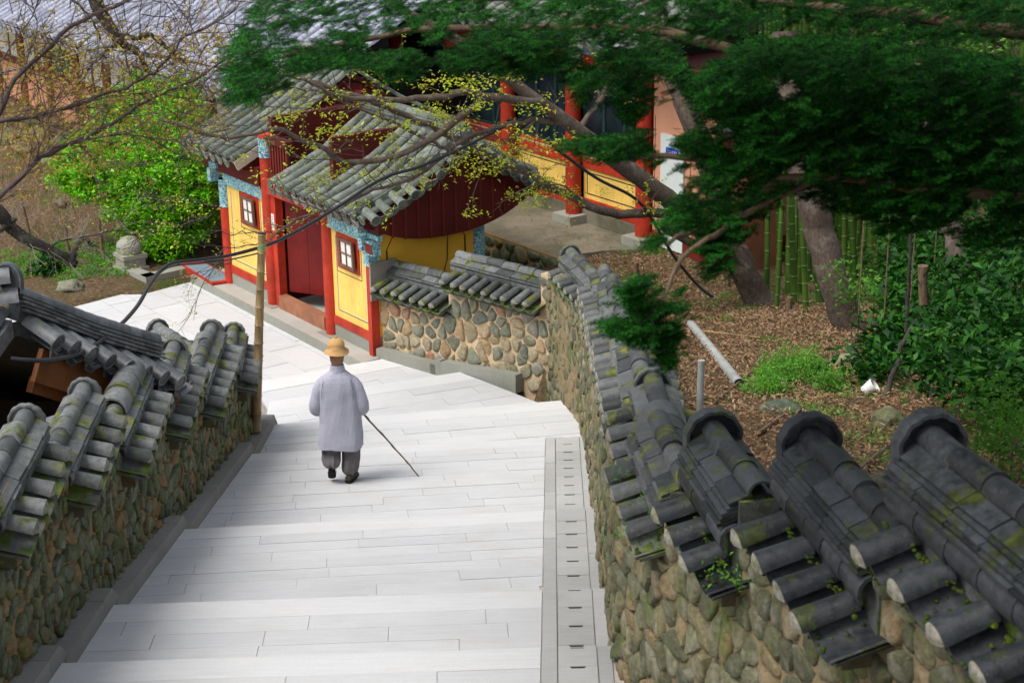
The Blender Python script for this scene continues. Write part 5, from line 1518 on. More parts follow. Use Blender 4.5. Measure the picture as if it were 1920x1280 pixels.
# ================================================================== BARE SPRING TREES ON THE LEFT (close to the camera)
elm = thing('spring_tree', 'bare limbed tree with tiny bronze leaves reaching in from the left edge', 'tree', tuple(at(-260, 700, 13)))
EL = [([(-60, 290, 12.6), (0, 212, 12.6), (27, 151, 12.7), (77, 104, 12.8), (134, 50, 12.9), (195, 20, 13), (260, -8, 13.1)], .034, .02),
      ([(-60, 242, 12.8), (0, 228, 12.8), (60, 218, 12.9), (144, 198, 13), (190, 178, 13.1), (235, 165, 13.2), (280, 142, 13.3), (302, 124, 13.3), (322, 100, 13.4), (345, 70, 13.4), (386, 54, 13.5), (440, 20, 13.6)], .028, .01),
      ([(-40, 410, 12.4), (0, 368, 12.4), (30, 340, 12.5), (64, 306, 12.6), (110, 280, 12.7), (160, 258, 12.8), (201, 238, 12.9), (240, 210, 13), (289, 181, 13.1), (330, 165, 13.2), (380, 141, 13.3), (430, 110, 13.4)], .034, .012),
      ([(60, 308, 12.6), (90, 285, 12.6), (130, 268, 12.7), (200, 256, 12.8), (250, 254, 12.9), (330, 262, 13)], .016, .006),
      ([(144, 198, 13), (190, 184, 13.1), (260, 176, 13.2), (340, 180, 13.3), (420, 196, 13.4)], .012, .005),
      ([(66, 300, 12.6), (80, 262, 12.6), (92, 225, 12.7), (104, 190, 12.7), (125, 150, 12.8)], .014, .005),
      ([(0, 118, 12.5), (30, 70, 12.6), (60, 30, 12.6), (80, -10, 12.6)], .010, .006),
      ([(40, 170, 12.8), (46, 120, 12.8), (70, 60, 12.8), (60, 0, 12.8)], .009, .004)]
dark = thing('dark_limb_tree', 'dark mossy limb hanging down in front of the blue grey roof', 'tree', tuple(at(150, -200, 16)))
DL = [([(165, -40, 16), (182, 8, 16), (198, 38, 16), (216, 68, 16), (228, 82, 16.1), (250, 92, 16.1), (262, 105, 16.1), (280, 140, 16.2)], .075, .02),
      ([(220, 74, 16), (232, 66, 16), (258, 72, 16), (285, 68, 16.1), (305, 82, 16.1), (318, 100, 16.2)], .025, .01),
      ([(225, 80, 16), (205, 92, 16), (185, 110, 15.9), (165, 130, 15.9), (160, 145, 15.9)], .02, .008),
      ([(262, 68, 16), (280, 66, 16), (318, 96, 16.1), (330, 110, 16.1), (350, 120, 16.2)], .022, .012),
      ([(130, -10, 15.8), (135, 2, 15.8), (160, 20, 15.8), (180, 50, 15.9), (190, 80, 16)], .014, .008)]
low = thing('low_limb_tree', 'thick dark limb with pale thin twigs above the small garden at the left edge', 'tree', tuple(at(-120, 330, 19)))
LL_ = [([(-60, 350, 18.5), (0, 400, 18.5), (22, 428, 18.6), (52, 450, 18.6), (90, 468, 18.7), (120, 482, 18.8), (142, 496, 18.8)], .085, .05),
       ([(0, 432, 18.4), (15, 420, 18.5), (30, 410, 18.5)], .03, .02),
       ([(136, 490, 18.8), (140, 470, 18.8), (152, 452, 18.9), (160, 446, 18.9), (172, 460, 19), (178, 462, 19)], .035, .02),
       ([(95, 466, 18.7), (105, 455, 18.7), (120, 450, 18.7), (165, 442, 18.8), (215, 432, 18.9), (240, 432, 19)], .014, .004)]
TW, LPs = {}, {}
for tname, T_, lst, mat, nd_, Lr, dens in (('a', elm, EL, 'twig_red', 2, (.25, .6), .75), ('b', dark, DL, 'bark_dark', 1, (.2, .5), .6), ('c', low, LL_, 'bark_dark', 2, (.2, .45), .8)):
    tw = MB(); lp, ld = [], []
    for L, r0, r1 in lst:
        p_ = jig(limb_pts(L), .006, rg, 3); m = len(p_)
        mb = MB(); mb.smooth = 60; sc_ = .62 if tname == 'a' else 1; mb.tube(p_, [sc_ * (r0 + (r1 - r0) * k / (m - 1)) for k in range(m)], 8)
        obj('limb', mb, M[mat], T_)
        for k in range(1, m):
            if rg.random() < dens:
                dd = (p_[k] - p_[k - 1]).normalized()
                nd = (dd * .9 + Vector((rg.gauss(0, .5), rg.gauss(0, .5), rg.gauss(.1, .55)))).normalized()
                twigs(tw, p_[k], nd, rg.uniform(*Lr), .0045, rg, nd_, lp, ld, .28, (2, 3))
    obj('twigs', tw.mesh('twigs', False), M['twig_red' if tname != 'c' else 'grey_wood'], T_, kind='stuff')
    q = np.array([p for p in lp if rg.random() < (.34 if tname == 'a' else .12)])
    if len(q):
        q = np.repeat(q, 4, 0) + RN.normal(size=(len(q) * 4, 3)) * .018
        obj('leaves', leaves(q, .034, RN, M['bronze'], 'leaves', up=.3, asp=.45), None, T_, kind='stuff')
# scattered fine bronze canopy of the same tree over the far roof and the bush
P = []
for _ in range(900):
    px, py = R.uniform(0, 430), R.uniform(60, 330)
    if py > 330 - px * .2 and px > 200: continue
    if in_poly(px, py, [(0, 0), (430, 60), (430, 250), (260, 330), (0, 330)]):
        c = at(px, py, R.uniform(13, 15)); P.append(np.array(c) + RN.normal(size=(R.randint(3, 9), 3)) * .06)
obj('leaves', leaves(np.concatenate(P), .034, RN, M['bronze'], 'leaves', up=.4, asp=.5), None, elm, kind='stuff')
tw = MB(); 
for _ in range(120):
    px, py = R.uniform(-10, 520), R.uniform(-10, 300)
    a = at(px, py, R.uniform(12.5, 15)); twigs(tw, a, (R.gauss(.5, .5), R.gauss(0, .5), R.gauss(.5, .5)), R.uniform(.3, .9), .0045, rg, 1, [], [], .22, (1, 3))
obj('twigs', tw.mesh('twigs', False), M['twig_red'], elm, kind='stuff')
# hanging twigs with yellow leaves left of the gate
hang = thing('yellow_twig_tree', 'fine twigs with sparse yellow leaves hanging left of the gate columns', 'tree', tuple(at(420, 460, 22)))
tw = MB(); lp, ld = [], []
for a, b in (((505, 455, 23.4), (330, 440, 22)), ((510, 435, 23.4), (390, 435, 22.4)), ((330, 400, 22), (300, 380, 22)), ((400, 405, 22), (260, 415, 22)), ((420, 470, 22.5), (350, 600, 22)), ((300, 430, 22), (230, 470, 22)), ((390, 380, 22), (310, 372, 22)), ((430, 490, 22.6), (360, 520, 22.2))):
    A, B = at(*a), at(*b); d = B - A
    mid = A + d * .5 + Vector((0, 0, R.uniform(-.1, .12))); q = jig([A, mid, B], .02, rg, 5)
    tw.tube(q, [.009 - .006 * k / len(q) for k in range(len(q))], 5, cap=False)
    for k in range(1, len(q)):
        if rg.random() < .6: twigs(tw, q[k], d.normalized() + Vector((0, 0, R.gauss(-.1, .5))), R.uniform(.2, .5), .004, rg, 1, lp, ld, .3, (1, 3))
obj('twigs', tw.mesh('twigs', False), M['twig_red'], hang, kind='stuff')
q = np.array([p for p in lp if rg.random() < .3]); q = np.repeat(q, 3, 0) + RN.normal(size=(len(q) * 3, 3)) * .03
obj('leaves', leaves(q, .042, RN, M['spring'], 'leaves', up=1, asp=.45), None, hang, kind='stuff')
spray([(250, 395, 22, .15), (320, 380, 22, .2), (345, 378, 22, .2), (300, 430, 22, .2), (250, 500, 22, .15), (370, 400, 22, .2), (330, 460, 22, .2), (300, 450, 22, .15), (380, 390, 22, .15), (400, 388, 22.4, .12), (190, 500, 22, .12), (350, 540, 22, .06), (220, 490, 22, .15)], .11, 'leaves', M['spring'], hang, per=70, leaf=.042)

# ================================================================== THE BRIGHT BUSH
bush = thing('evergreen_bush', 'large bright green evergreen bush between the far building and the gate', 'bush', tuple(at(270, 500, 33.5)))
BC = [(150, 320, 34, .9), (215, 300, 34, 1.2), (290, 330, 33.6, 1.4), (360, 310, 33.6, 1.1), (230, 240, 35, 1.1), (300, 220, 35, 1.2), (340, 180, 35.5, .9), (260, 180, 35.8, .8), (210, 205, 35, .7), (170, 270, 34.6, .7), (120, 325, 34, .45), (300, 400, 33.4, 1.0), (240, 380, 33.6, .8), (360, 390, 33.6, .8), (310, 460, 33.4, .8), (260, 455, 33.5, .7), (370, 350, 33.2, .8), (395, 300, 33.4, .6), (180, 350, 33.7, .6), (310, 265, 34, 1.1), (340, 420, 33.4, .8), (350, 240, 34.4, .9), (140, 345, 34, .35)]
P = []
for px, py, y, r in BC:
    c = np.array(at(px, py, y)); r = r * .62
    for _ in range(int(36 * r * r / .3) + 8):
        v = RN.normal(size=3); v /= np.linalg.norm(v); cc = c + v * r * (.6 + .45 * RN.rand())
        k = 46; P.append(cc + RN.normal(size=(k, 3)) * np.array([.10, .10, .055]))
P = np.concatenate(P)
obj('crown', leaves(P, .08, RN, M['bush'], 'crown', up=.9, asp=.5), None, bush, kind='stuff')
tb = MB()
for k in range(6): tb.tube([at(270 + 8 * k, 505, 33.5), at(250 + 22 * k, 420, 33.6), at(220 + 35 * k, 300, 34)], [.06, .04, .02], 6)
obj('stems', tb, M['bark_dark'], bush, kind='stuff')

# ================================================================== THE DARK YEW IN FRONT
yew = thing('yew_tree', 'dark evergreen conifer hanging in front of the right half of the view', 'tree', tuple(at(2500, 900, 9.5)))
REG = [ # polygon in the photo, distance range, sprays
 ([(900, -700), (2500, -700), (2500, -30), (900, -30)], (7.5, 13), 4200),  # unseen canopy above the frame, added to block skylight
 ([(1960, 0), (2500, 0), (2500, 700), (1990, 500)], (6.5, 11), 1800),
 ([(520, -40), (1960, -40), (1960, 70), (1640, 80), (1500, 30), (1380, 110), (1290, 150), (1180, 110), (1100, 60), (1000, 100), (900, 120), (830, 110), (700, 130), (600, 130), (480, 200), (415, 170), (430, 90)], (9.5, 13), 3700),
 ([(410, 165), (520, 95), (640, 60), (760, 60), (760, 170), (700, 110), (640, 120), (560, 130), (480, 185), (430, 200)], (11, 13), 620),
 ([(760, 60), (1080, 60), (1100, 120), (1000, 145), (900, 120), (840, 150), (790, 175), (760, 120)], (10.5, 12.5), 800),
 ([(1240, 110), (1560, 60), (1920, 110), (1960, 390), (1800, 400), (1700, 390), (1600, 350), (1500, 330), (1400, 300), (1400, 240), (1330, 190)], (8.5, 12.5), 10500),
 ([(1090, 90), (1260, 90), (1230, 200), (1200, 230), (1130, 170)], (10, 12), 380),
 ([(1060, 120), (1140, 140), (1130, 200), (1090, 180)], (10, 11.5), 90),
 ([(1060, 270), (1160, 250), (1260, 240), (1330, 260), (1400, 290), (1400, 320), (1300, 310), (1230, 300), (1130, 295)], (9, 10.5), 520),
 ([(1310, 330), (1400, 290), (1500, 330), (1440, 400), (1370, 430), (1310, 420), (1235, 460), (1225, 440), (1290, 380)], (8.6, 10), 420),
 ([(1150, 600), (1160, 560), (1200, 520), (1260, 510), (1330, 560), (1310, 590), (1280, 640), (1270, 690), (1250, 640), (1200, 640)], (8.2, 8.9), 560),
 ([(1320, 430), (1400, 400), (1440, 420), (1400, 450), (1390, 490), (1340, 520), (1330, 470)], (8.5, 9.3), 130),
 ([(1430, 330), (1640, 350), (1960, 360), (1960, 450), (1850, 470), (1780, 420), (1690, 440), (1600, 400)], (8.6, 11), 420),
 ([(1260, 160), (1400, 180), (1380, 260), (1280, 280)], (9, 10.5), 130),
]
def yew_sprays(lst):
    Q = []
    for poly, (d0, d1), n in lst:
        xs_ = [p[0] for p in poly]; ys_ = [p[1] for p in poly]; k = 0
        while k < n:
            px, py = R.uniform(min(xs_), max(xs_)), R.uniform(min(ys_), max(ys_))
            if not in_poly(px, py, poly): continue
            # clumpy density gives light and dark masses with gaps
            g = noise.noise((px * .011, py * .016, 3.3)) + .5 * noise.noise((px * .03, py * .04, 1.1))
            if g < (-.20 if px < 1330 or py > 330 else -.42) + R.uniform(-.1, .1): k += .35; continue
            y = R.uniform(d0, d1); Q.append(at(px, py, y)); k += 1
    return Q
Q = yew_sprays(REG)
for _ in range(2600):                     # unseen boughs added over the viewer to shade the near wall
    Q.append(Vector((R.gauss(-1.0, 1.0), R.gauss(4.8, 1.1), R.uniform(11.6, 13.6))))
NE = []
for c in Q:
    # a flat drooping spray: a short stem with two rows of needles, plus side shoots
    az = R.gauss(PI * .95, .7); d = Vector((math.cos(az), math.sin(az) * .6 - .2, R.gauss(-.22, .2))).normalized()
    nrm = Vector((R.gauss(0, .3), R.gauss(-.15, .3), 1)).normalized(); s = d.cross(nrm).normalized(); nrm = s.cross(d)
    for sh in range(4):
        if sh == 0: o, dd, L = c, d, R.uniform(.08, .15)
        else:
            sg = 1 if sh % 2 else -1; o = c + d * (.022 * sh); dd = (d * .75 + s * sg * .65).normalized(); L = R.uniform(.04, .08)
        ss = dd.cross(nrm).normalized(); n = int(L / .0085)
        t = np.arange(n)[:, None] * .0085
        base = np.array(o) + np.array(dd) * t
        for sg in (-1, 1):
            nl_ = (.021 * (1 - .5 * t / L)); tip = base + (np.array(dd) * .45 + np.array(ss) * sg * .9) * nl_ + np.array(nrm) * RN.uniform(-.004, .004, (n, 1))
            w = np.array(dd) * .003
            NE.append(np.stack([base - w, base + w, tip + w * .5, tip - w * .5], 1))
NE = np.concatenate(NE)
print('yew needles', len(NE))
obj('crown', quads(NE, 'crown', M['yew']), None, yew, kind='stuff')
YB = [([(2300, 250, 9), (1960, 200, 9.6), (1750, 160, 10), (1500, 130, 10.5), (1250, 60, 11), (1000, 50, 11.5), (760, 60, 12), (520, 110, 12.3)], .05), ([(2300, 300, 9), (1900, 300, 9.4), (1600, 290, 9.6), (1400, 300, 9.6), (1250, 290, 9.7), (1120, 285, 9.8)], .035), ([(2200, 400, 8.8), (1800, 360, 8.9), (1500, 330, 9), (1380, 390, 9), (1250, 460, 9)], .03), ([(1600, 300, 9.2), (1400, 400, 8.8), (1300, 470, 8.6), (1240, 560, 8.5), (1215, 620, 8.4)], .016), ([(2300, -400, 7), (1900, -900, 6), (1200, -1500, 5.5), (300, -1900, 5)], .06), ([(2300, 100, 9.5), (1900, 60, 10.5), (1600, 20, 11.2), (1300, -10, 11.6), (900, 0, 12)], .05)]
for L, r in YB:
    p_ = jig(limb_pts(L), .01, rg, 4); mb = MB(); mb.smooth = 60; mb.tube(p_, [r * (1 - .8 * k / len(p_)) + .004 for k in range(len(p_))], 7); obj('bough', mb, M['bark_brown'], yew)
tb = MB(); tb.smooth = 60; b_ = at(2420, 1000, 8.6); tb.tube([Vector((b_.x, b_.y, 4.6)), Vector((b_.x, b_.y, 7)), Vector((b_.x + .1, b_.y + .3, 11))], [.35, .3, .2], 14)
obj('trunk', tb, M['bark_brown'], yew)
WM[yew.name] = WM[yew.name]

# ================================================================== BAMBOO
bam0 = None; spots = []
rb = random.Random(4)
for (px, py, y) in [(1438, 548, 28.5), (1462, 512, 30), (1420, 498, 31), (1445, 480, 33), (1490, 520, 29.5), (1512, 588, 27.6), (1478, 540, 29.5), (1500, 470, 32), (1530, 480, 31), (1552, 465, 32), (1408, 470, 33), (1590, 470, 31), (1602, 500, 30), (1630, 480, 31), (1615, 460, 33), (1655, 470, 32), (1675, 480, 31), (1575, 480, 32), (1430, 460, 35), (1470, 455, 36), (1640, 455, 35), (1700, 470, 33), (1396, 450, 36), (1540, 560, 28), (1596, 520, 29), (1612, 540, 28.5), (1640, 545, 28), (1660, 530, 28.5), (1583, 530, 28), (1500, 540, 28.4), (1518, 520, 29), (1456, 570, 27.8), (1490, 560, 27.9), (1676, 540, 28)]:
    spots.append((at_z(px, py, .9), rb.uniform(.042, .06)))
for k in range(24):
    x = rb.uniform(4.6, 8.6); y = rb.uniform(27.5, 33); spots.append((Vector((x, y, .9)), rb.uniform(.038, .055)))
for k in range(46):
    x = rb.uniform(4.0, 15); y = rb.uniform(33, 46); spots.append((Vector((x, y, 1.0)), rb.uniform(.05, .08)))
culm = MB(); culm.smooth = 50; Hc = 9.0; z = 0; pr_, rr_ = [], []
while z < Hc:
    r = 1 - .45 * z / Hc
    pr_ += [(0, 0, z), (0, 0, z + .012), (0, 0, z + .03)]; rr_ += [r, r * 1.18, r]; z += .30
culm.tube(pr_, rr_, 8); culm_me = culm.mesh('culm')
culm_me.materials.append(M['bamboo'])
for k, (p, r) in enumerate(spots):
    o = bpy.data.objects.new('bamboo', culm_me if k == 0 else culm_me); COL.objects.link(o)
    z0 = terrain(p.x, p.y) - .1
    put(o, None, Matrix.Translation((p.x, p.y, z0)) @ Matrix.Rotation(rb.gauss(0, .05), 4, 'X') @ Matrix.Rotation(rb.gauss(-.02, .05), 4, 'Y') @ Matrix.Rotation(rb.uniform(0, 6), 4, 'Z') @ Matrix.Diagonal((r, r, 1, 1)))
    tag(o, ('slender green bamboo culm in the front row of the grove' if k < 58 else 'thin green bamboo culm deep in the dark grove'), 'bamboo', 'front row culms of the bamboo grove' if k < 58 else 'culms deep in the bamboo grove')
# leaf masses: grove, understorey and the forest edge
def mass(name, label, cat, spec, mat, leaf, per, kind='stuff', up=.4, asp=.3, flat=.8, sz=.16):
    P = []
    for c, r, n in spec:
        for _ in range(n):
            v = RN.normal(size=3); v /= np.linalg.norm(v); cc = np.array(c) + v * np.array(r) * (RN.rand() ** .5)
            P.append(cc + RN.normal(size=(per, 3)) * np.array([sz, sz, sz * flat * .6]))
    o = obj(name, leaves(np.concatenate(P), leaf, RN, M[mat], name, up=up, asp=asp), None, None, kind=kind)
    return tag(o, label, cat)
def tspec(lst, zt=.3):
    out = []
    for px, py, y, r, n in lst:
        c = at(px, py, y); out.append(((c.x, c.y, c.z), (r, r, r * .8), n))
    return out
mass('bamboo_foliage', 'dense dark bamboo leaves filling the grove', None, [((x, y, terrain(x, y) + z), (1.6, 1.6, 1.1), 34) for x in np.arange(4.5, 17, 2.0) for y in (36, 40, 45) for z in (.8, 2.6, 4.6)], 'under', .16, 20, asp=.22, sz=.3)
mass('forest_edge', 'dark leafy forest mass rising behind the hall and grove', None, [((x, y, 2.5 + (y - 48) * .3 + z), (2.4, 2, 1.8), 34) for x in np.arange(-6, 28, 3.0) for y in (50, 56) for z in (0, 3, 6, 9)], 'under', .26, 16, asp=.4, sz=.5)
def shrub(label, spec, mat, leaf, per=26, cat='shrub', name='shrub', asp=.45, up=.7, sz=.12, group=None):
    t = thing(name, label, cat, spec[0][0], group)
    P = []
    for c, r, n in spec:
        for _ in range(n):
            v = RN.normal(size=3); v /= np.linalg.norm(v); cc = np.array(c) + v * np.array(r) * (RN.rand() ** .5)
            P.append(cc + RN.normal(size=(per, 3)) * np.array([sz, sz, sz * .6]))
    obj('foliage', leaves(np.concatenate(P), leaf, RN, M[mat], 'foliage', up=up, asp=asp), None, t, kind='stuff')
    mb = MB()
    for c, r, n in spec[:4]:
        c = Vector(c); mb.tube([Vector((c.x, c.y, terrain(c.x, c.y))), c - Vector((0, 0, r[2] * .3)), c + Vector((.1, 0, r[2] * .6))], [.010, .007, .003], 5)
    obj('stems', mb, M['bark_brown'], t, kind='stuff')
    return t
shrub('broad leaved dark green shrub in the shade right of the leaning trunk', tspec([(1730, 420, 24, .6, 44), (1720, 490, 23, .6, 44), (1700, 545, 22.5, .45, 30), (1740, 560, 21.5, .6, 40), (1760, 610, 20, .55, 40), (1700, 620, 20, .45, 34), (1670, 650, 19.5, .35, 22), (1650, 690, 18.5, .3, 18)]), 'under', .13, 18)
shrub('tangled green shrub against the right edge behind the shaded trunk', tspec([(1880, 400, 20, .8, 60), (1860, 480, 19, .7, 54), (1900, 560, 17, .6, 46), (1850, 600, 16.5, .45, 36), (1900, 650, 15.5, .5, 40), (1870, 720, 14.5, .4, 34), (1770, 690, 16, .4, 30), (1800, 630, 17, .4, 30), (1840, 540, 18, .5, 36)]), 'under', .11, 20)
shrub('low bright green bush at the foot of the right edge', tspec([(1890, 760, 13, .35, 20), (1900, 830, 12.4, .3, 16), (1860, 850, 12.4, .25, 14), (1880, 790, 13, .3, 16)]), 'fresh', .05, 26, sz=.07)
shrub('small maple sapling with fresh green leaves beside the leaning trunk', tspec([(1600, 560, 22, .28, 9), (1640, 545, 22, .28, 10), (1690, 560, 22, .3, 10), (1720, 585, 21.8, .3, 8), (1570, 510, 22, .2, 5)]), 'maple', .07, 18, 'sapling', 'sapling', sz=.1, up=1.2)
shrub('maple sapling with drooping fresh leaves in front of the shaded trunk', tspec([(1790, 690, 16, .25, 9), (1840, 700, 16, .3, 9), (1800, 740, 15.6, .25, 8), (1870, 750, 15, .25, 7), (1760, 650, 16, .2, 5), (1900, 690, 15, .25, 7)]), 'maple', .06, 18, 'sapling', 'sapling', sz=.1, up=1.2)
shrub('leafy branch with light green maple leaves high at the top right', tspec([(1690, 40, 20, .25, 8), (1740, 50, 20, .3, 8), (1640, 30, 20, .25, 7), (1780, 80, 20, .3, 7), (1850, 60, 18, .3, 8)]), 'maple', .07, 14, 'sapling', 'sapling', sz=.12, up=1.0)
# herbs on the litter: the bright fern patch and the lower greens
def herb(label, lst, mat='fresh', leaf=.035, h=.10, n=16, per=16, name='herb_patch'):
    P = []; first = None
    for px, py, r in lst:
        c = on_ground(px, py); first = first or c
        for _ in range(int(n * r / .25)):
            a = R.uniform(0, 2 * PI); q = r * R.random() ** .5; x, y = c.x + q * math.cos(a), c.y + q * math.sin(a)
            hh = h * (1 - (q / r) ** 2 * .7) * R.uniform(.6, 1.2)
            P.append(np.array((x, y, terrain(x, y) + hh * .7)) + RN.normal(size=(per, 3)) * np.array([.045, .045, hh * .35]))
    o = obj(name, leaves(np.concatenate(P), leaf, RN, M[mat], name, up=.8, asp=.35), None, None, kind='stuff')
    return tag(o, label, None)
herb('bright green ferny herb patch beside the fallen pipe', [(1430, 735, .22), (1455, 715, .25), (1485, 700, .28), (1510, 705, .22), (1450, 745, .2), (1530, 720, .18), (1560, 735, .16)], h=.30, n=60, leaf=.045, per=20)
herb('low green herbs spreading over the leaf litter', [(1520, 770, .4), (1550, 740, .4), (1580, 700, .5), (1600, 740, .4), (1620, 660, .5), (1650, 700, .4), (1540, 700, .35), (1480, 770, .25), (1500, 810, .2), (1560, 790, .3), (1650, 830, .4), (1700, 800, .4), (1640, 870, .35), (1720, 870, .4), (1330, 570, .3), (1370, 560, .3), (1350, 600, .3), (1390, 580, .25), (1130, 470, .5), (1170, 465, .4), (1200, 470, .4), (1100, 480, .3), (1230, 470, .4), (1500, 560, .3), (1530, 520, .4), (1440, 640, .2), (1500, 660, .2)], 'fresh', .03, .08, 15, 16)
herb('green shoots along the edge of the hall yard', [(1090, 478, .35), (1120, 470, .35), (1150, 468, .3), (1190, 462, .35), (1225, 466, .35), (1060, 492, .2)], 'fresh', .05, .22, 22, 14)
herb('shaded green undergrowth below the bamboo', [(1450, 470, .9), (1500, 450, .9), (1560, 440, .9), (1620, 440, .9), (1680, 450, .9), (1420, 440, .8), (1600, 520, .6), (1660, 540, .6), (1470, 420, 1), (1540, 400, 1), (1620, 400, 1)], 'fresh', .09, .4, 12, 16)
herb('grass and garden plants beside the terrace on the left', [(60, 480, .8), (90, 490, .5), (110, 470, .6), (160, 500, .5), (200, 500, .4), (210, 480, .5), (140, 520, .4), (40, 500, .5), (180, 470, .5), (20, 520, .5), (220, 515, .25)], 'fresh', .05, .10, 26, 16)
herb('dark strap leaved clump in the left garden', [(85, 510, .28)], 'under', .16, .25, 34, 18)
# leaf litter
P = []; D_ = []
for _ in range(36000):
    x = R.uniform(.9, 9.5); y = R.uniform(7, 34)
    if x < rcx(min(max(y, 5), 24.8)) + .3 and y < 25: continue
    g = GI @ Vector((x, y, 0))
    if y > 24.8 and (g.x < uedge(g.y) + .3 or (g.y > 4.8 and g.x < .4) or g.y > 5.7): continue
    p = (x, y, terrain(x, y) + R.uniform(.0, .04)); pr = proj(p)
    if not (950 < pr[0] < 1960 and 380 < pr[1] < 1000): continue
    P.append(p)
P = np.array(P); P = np.repeat(P, 4, 0) + RN.normal(size=(len(P) * 4, 3)) * np.array([.12, .12, .008])
obj('leaf_litter', leaves(P, .06, RN, M['litter'], 'leaf_litter', up=1.6, asp=.30, fold=.12), None, None, kind='stuff')
P = []
for _ in range(700):
    u, d = R.uniform(-3, .2), R.uniform(4.1, 5.7)
    if R.random() > .1 + .5 * (u + 3) / 3.2: continue
    P.append(tuple(G(u, d, YZ + .006)))
obj('fallen_leaves', leaves(np.array(P), .05, RN, M['litter'], 'fallen_leaves', up=3, asp=.3, fold=.08), None, None, kind='stuff')
# dry brush on the left slope
tw = MB(); rbr = random.Random(9)
for _ in range(420):
    px, py = rbr.uniform(-10, 240), rbr.uniform(235, 470)
    p = on_ground(px, py)
    twigs(tw, p, (rbr.gauss(0, .5), rbr.gauss(0, .4), 1), rbr.uniform(.3, .8), .008, rbr, 1, [], [], .25, (2, 4))
M['dry_brush'] = bark('dry_brush_stems', (.20, .12, .07), (.42, .28, .18), (.35, .27, .2))
obj('dry_brush', tw.mesh('brush', False), M['dry_brush'], kind='stuff')
# ================================================================== THE WALKER
PX, PY = None, None
f6 = band_z(5)
def tread_pt(px, py):
    z = 1.4
    for _ in range(20):
        p = at_z(px, py, z); z = f6(p.x, p.y)
    return at_z(px, py, z)
foot = tread_pt(658, 908)
org = tread_pt(643, 903); org = Vector((org.x, org.y, foot.z))
PM = Matrix.Translation(org) @ Matrix.Rotation(.02, 4, 'Z')
man = thing('person', 'person in grey quilted robe and straw hat walking away down the path', 'person', tuple(org)); man['kind'] = 'thing'
def skin_mesh(verts, edges, radii, root=0, levels=2):
    me = bpy.data.meshes.new('skeleton'); me.from_pydata(verts, edges, [])
    o = bpy.data.objects.new('skeleton', me); COL.objects.link(o)
    md = o.modifiers.new('skin', 'SKIN'); md.use_smooth_shade = True
    if not me.skin_vertices:
        bm = bmesh.new(); bm.from_mesh(me); bm.verts.layers.skin.verify(); bm.to_mesh(me); bm.free()
    for i, v in enumerate(me.skin_vertices[0].data):
        r = radii[i]; v.radius = r if hasattr(r, '__len__') else (r, r); v.use_root = (i == root)
    ss = o.modifiers.new('subsurf', 'SUBSURF'); ss.levels = levels; ss.render_levels = levels
    dg = bpy.context.evaluated_depsgraph_get(); dg.update()
    out = bpy.data.meshes.new_from_object(o.evaluated_get(dg))
    bpy.data.objects.remove(o); bpy.data.meshes.remove(me); return out
bv, be, br = [], [], []
def sk(p, r, par=None):
    bv.append(p); br.append(r); i = len(bv) - 1
    if par is not None: be.append((par, i))
    return i
pel = sk((0, 0, .90), (.13, .10)); sp1 = sk((0, .0, 1.08), (.12, .09), pel); ch = sk((0, 0, 1.26), (.14, .10), sp1); nb = sk((0, .0, 1.39), (.06, .06), ch)
nk = sk((0, .01, 1.47), (.052, .055), nb); h1 = sk((0, .03, 1.55), (.066, .075), nk); h2 = sk((0, .02, 1.62), (.076, .088), h1); h3 = sk((0, .01, 1.69), (.062, .07), h2)
sk((0, .125, 1.585), (.011, .011), h1)
for s in (-1, 1): sk((s * .088, .01, 1.58), (.008, .022), h2)
for s, knee, ank, toe in ((1, (.11, .05, .50), (.09, .0, .09), None), (-1, (-.10, .05, .52), (-.12, -.10, .22), None)):
    hp = sk((s * .09, 0, .84), .085, pel); kn = sk(knee, .055, hp); an = sk(ank, .038, kn)
HANDS = {}
for s in (-1, 1):
    shd = sk((s * .17, 0, 1.33), .055, ch); el = sk((s * .245, -.03, 1.02), .042, shd)
    wr = sk((s * .19, .24, .88), .028, el); pm = sk((s * .175, .31, .85), (.036, .022), wr)
    HANDS[s] = (s * .175, .31, .85)
    for q in range(4):
        bx = s * .175 + (q - 1.5) * .002; bz = .85 + (1.5 - q) * .019
        a = sk((bx, .345, bz), .0095, pm); b = sk((bx - s * .022, .375 - q * .003, bz - .004), .009, a); c = sk((bx - s * .044, .355, bz - .006), .0085, b); sk((bx - s * .04, .33, bz - .008), .008, c)
    th = sk((s * .165 - s * .02, .30, .885), .011, pm); sk((s * .165 - s * .038, .33, .882), .009, th)
bme = skin_mesh(bv, be, br); bme.materials.clear(); bme.materials.append(M['skin'])
obj('body', bme, None, man, PM)
# shaved hair cap
mb = MB(); mb.smooth = 60; rings = []
for z, rx, ry in ((1.50, .060, .066), (1.54, .078, .085), (1.59, .086, .096), (1.63, .088, .10), (1.68, .078, .088), (1.71, .05, .06)):
    rings.append([(math.cos(a) * rx, -.0 + math.sin(a) * ry * (1 if math.sin(a) < 0 else .4) + .0, z) for a in [2 * PI * k / 18 for k in range(18)]])
mb.loft(rings); obj('hair', mb, M['scalp'], man, PM)
for s in (-1, 1):
    mb = MB(); mb.smooth = 60; mb.tube([(s * .032, .098, 1.60), (s * .032, .104, 1.60)], [.012, .004], 8); obj('eye', mb, M['sock'], man, PM)
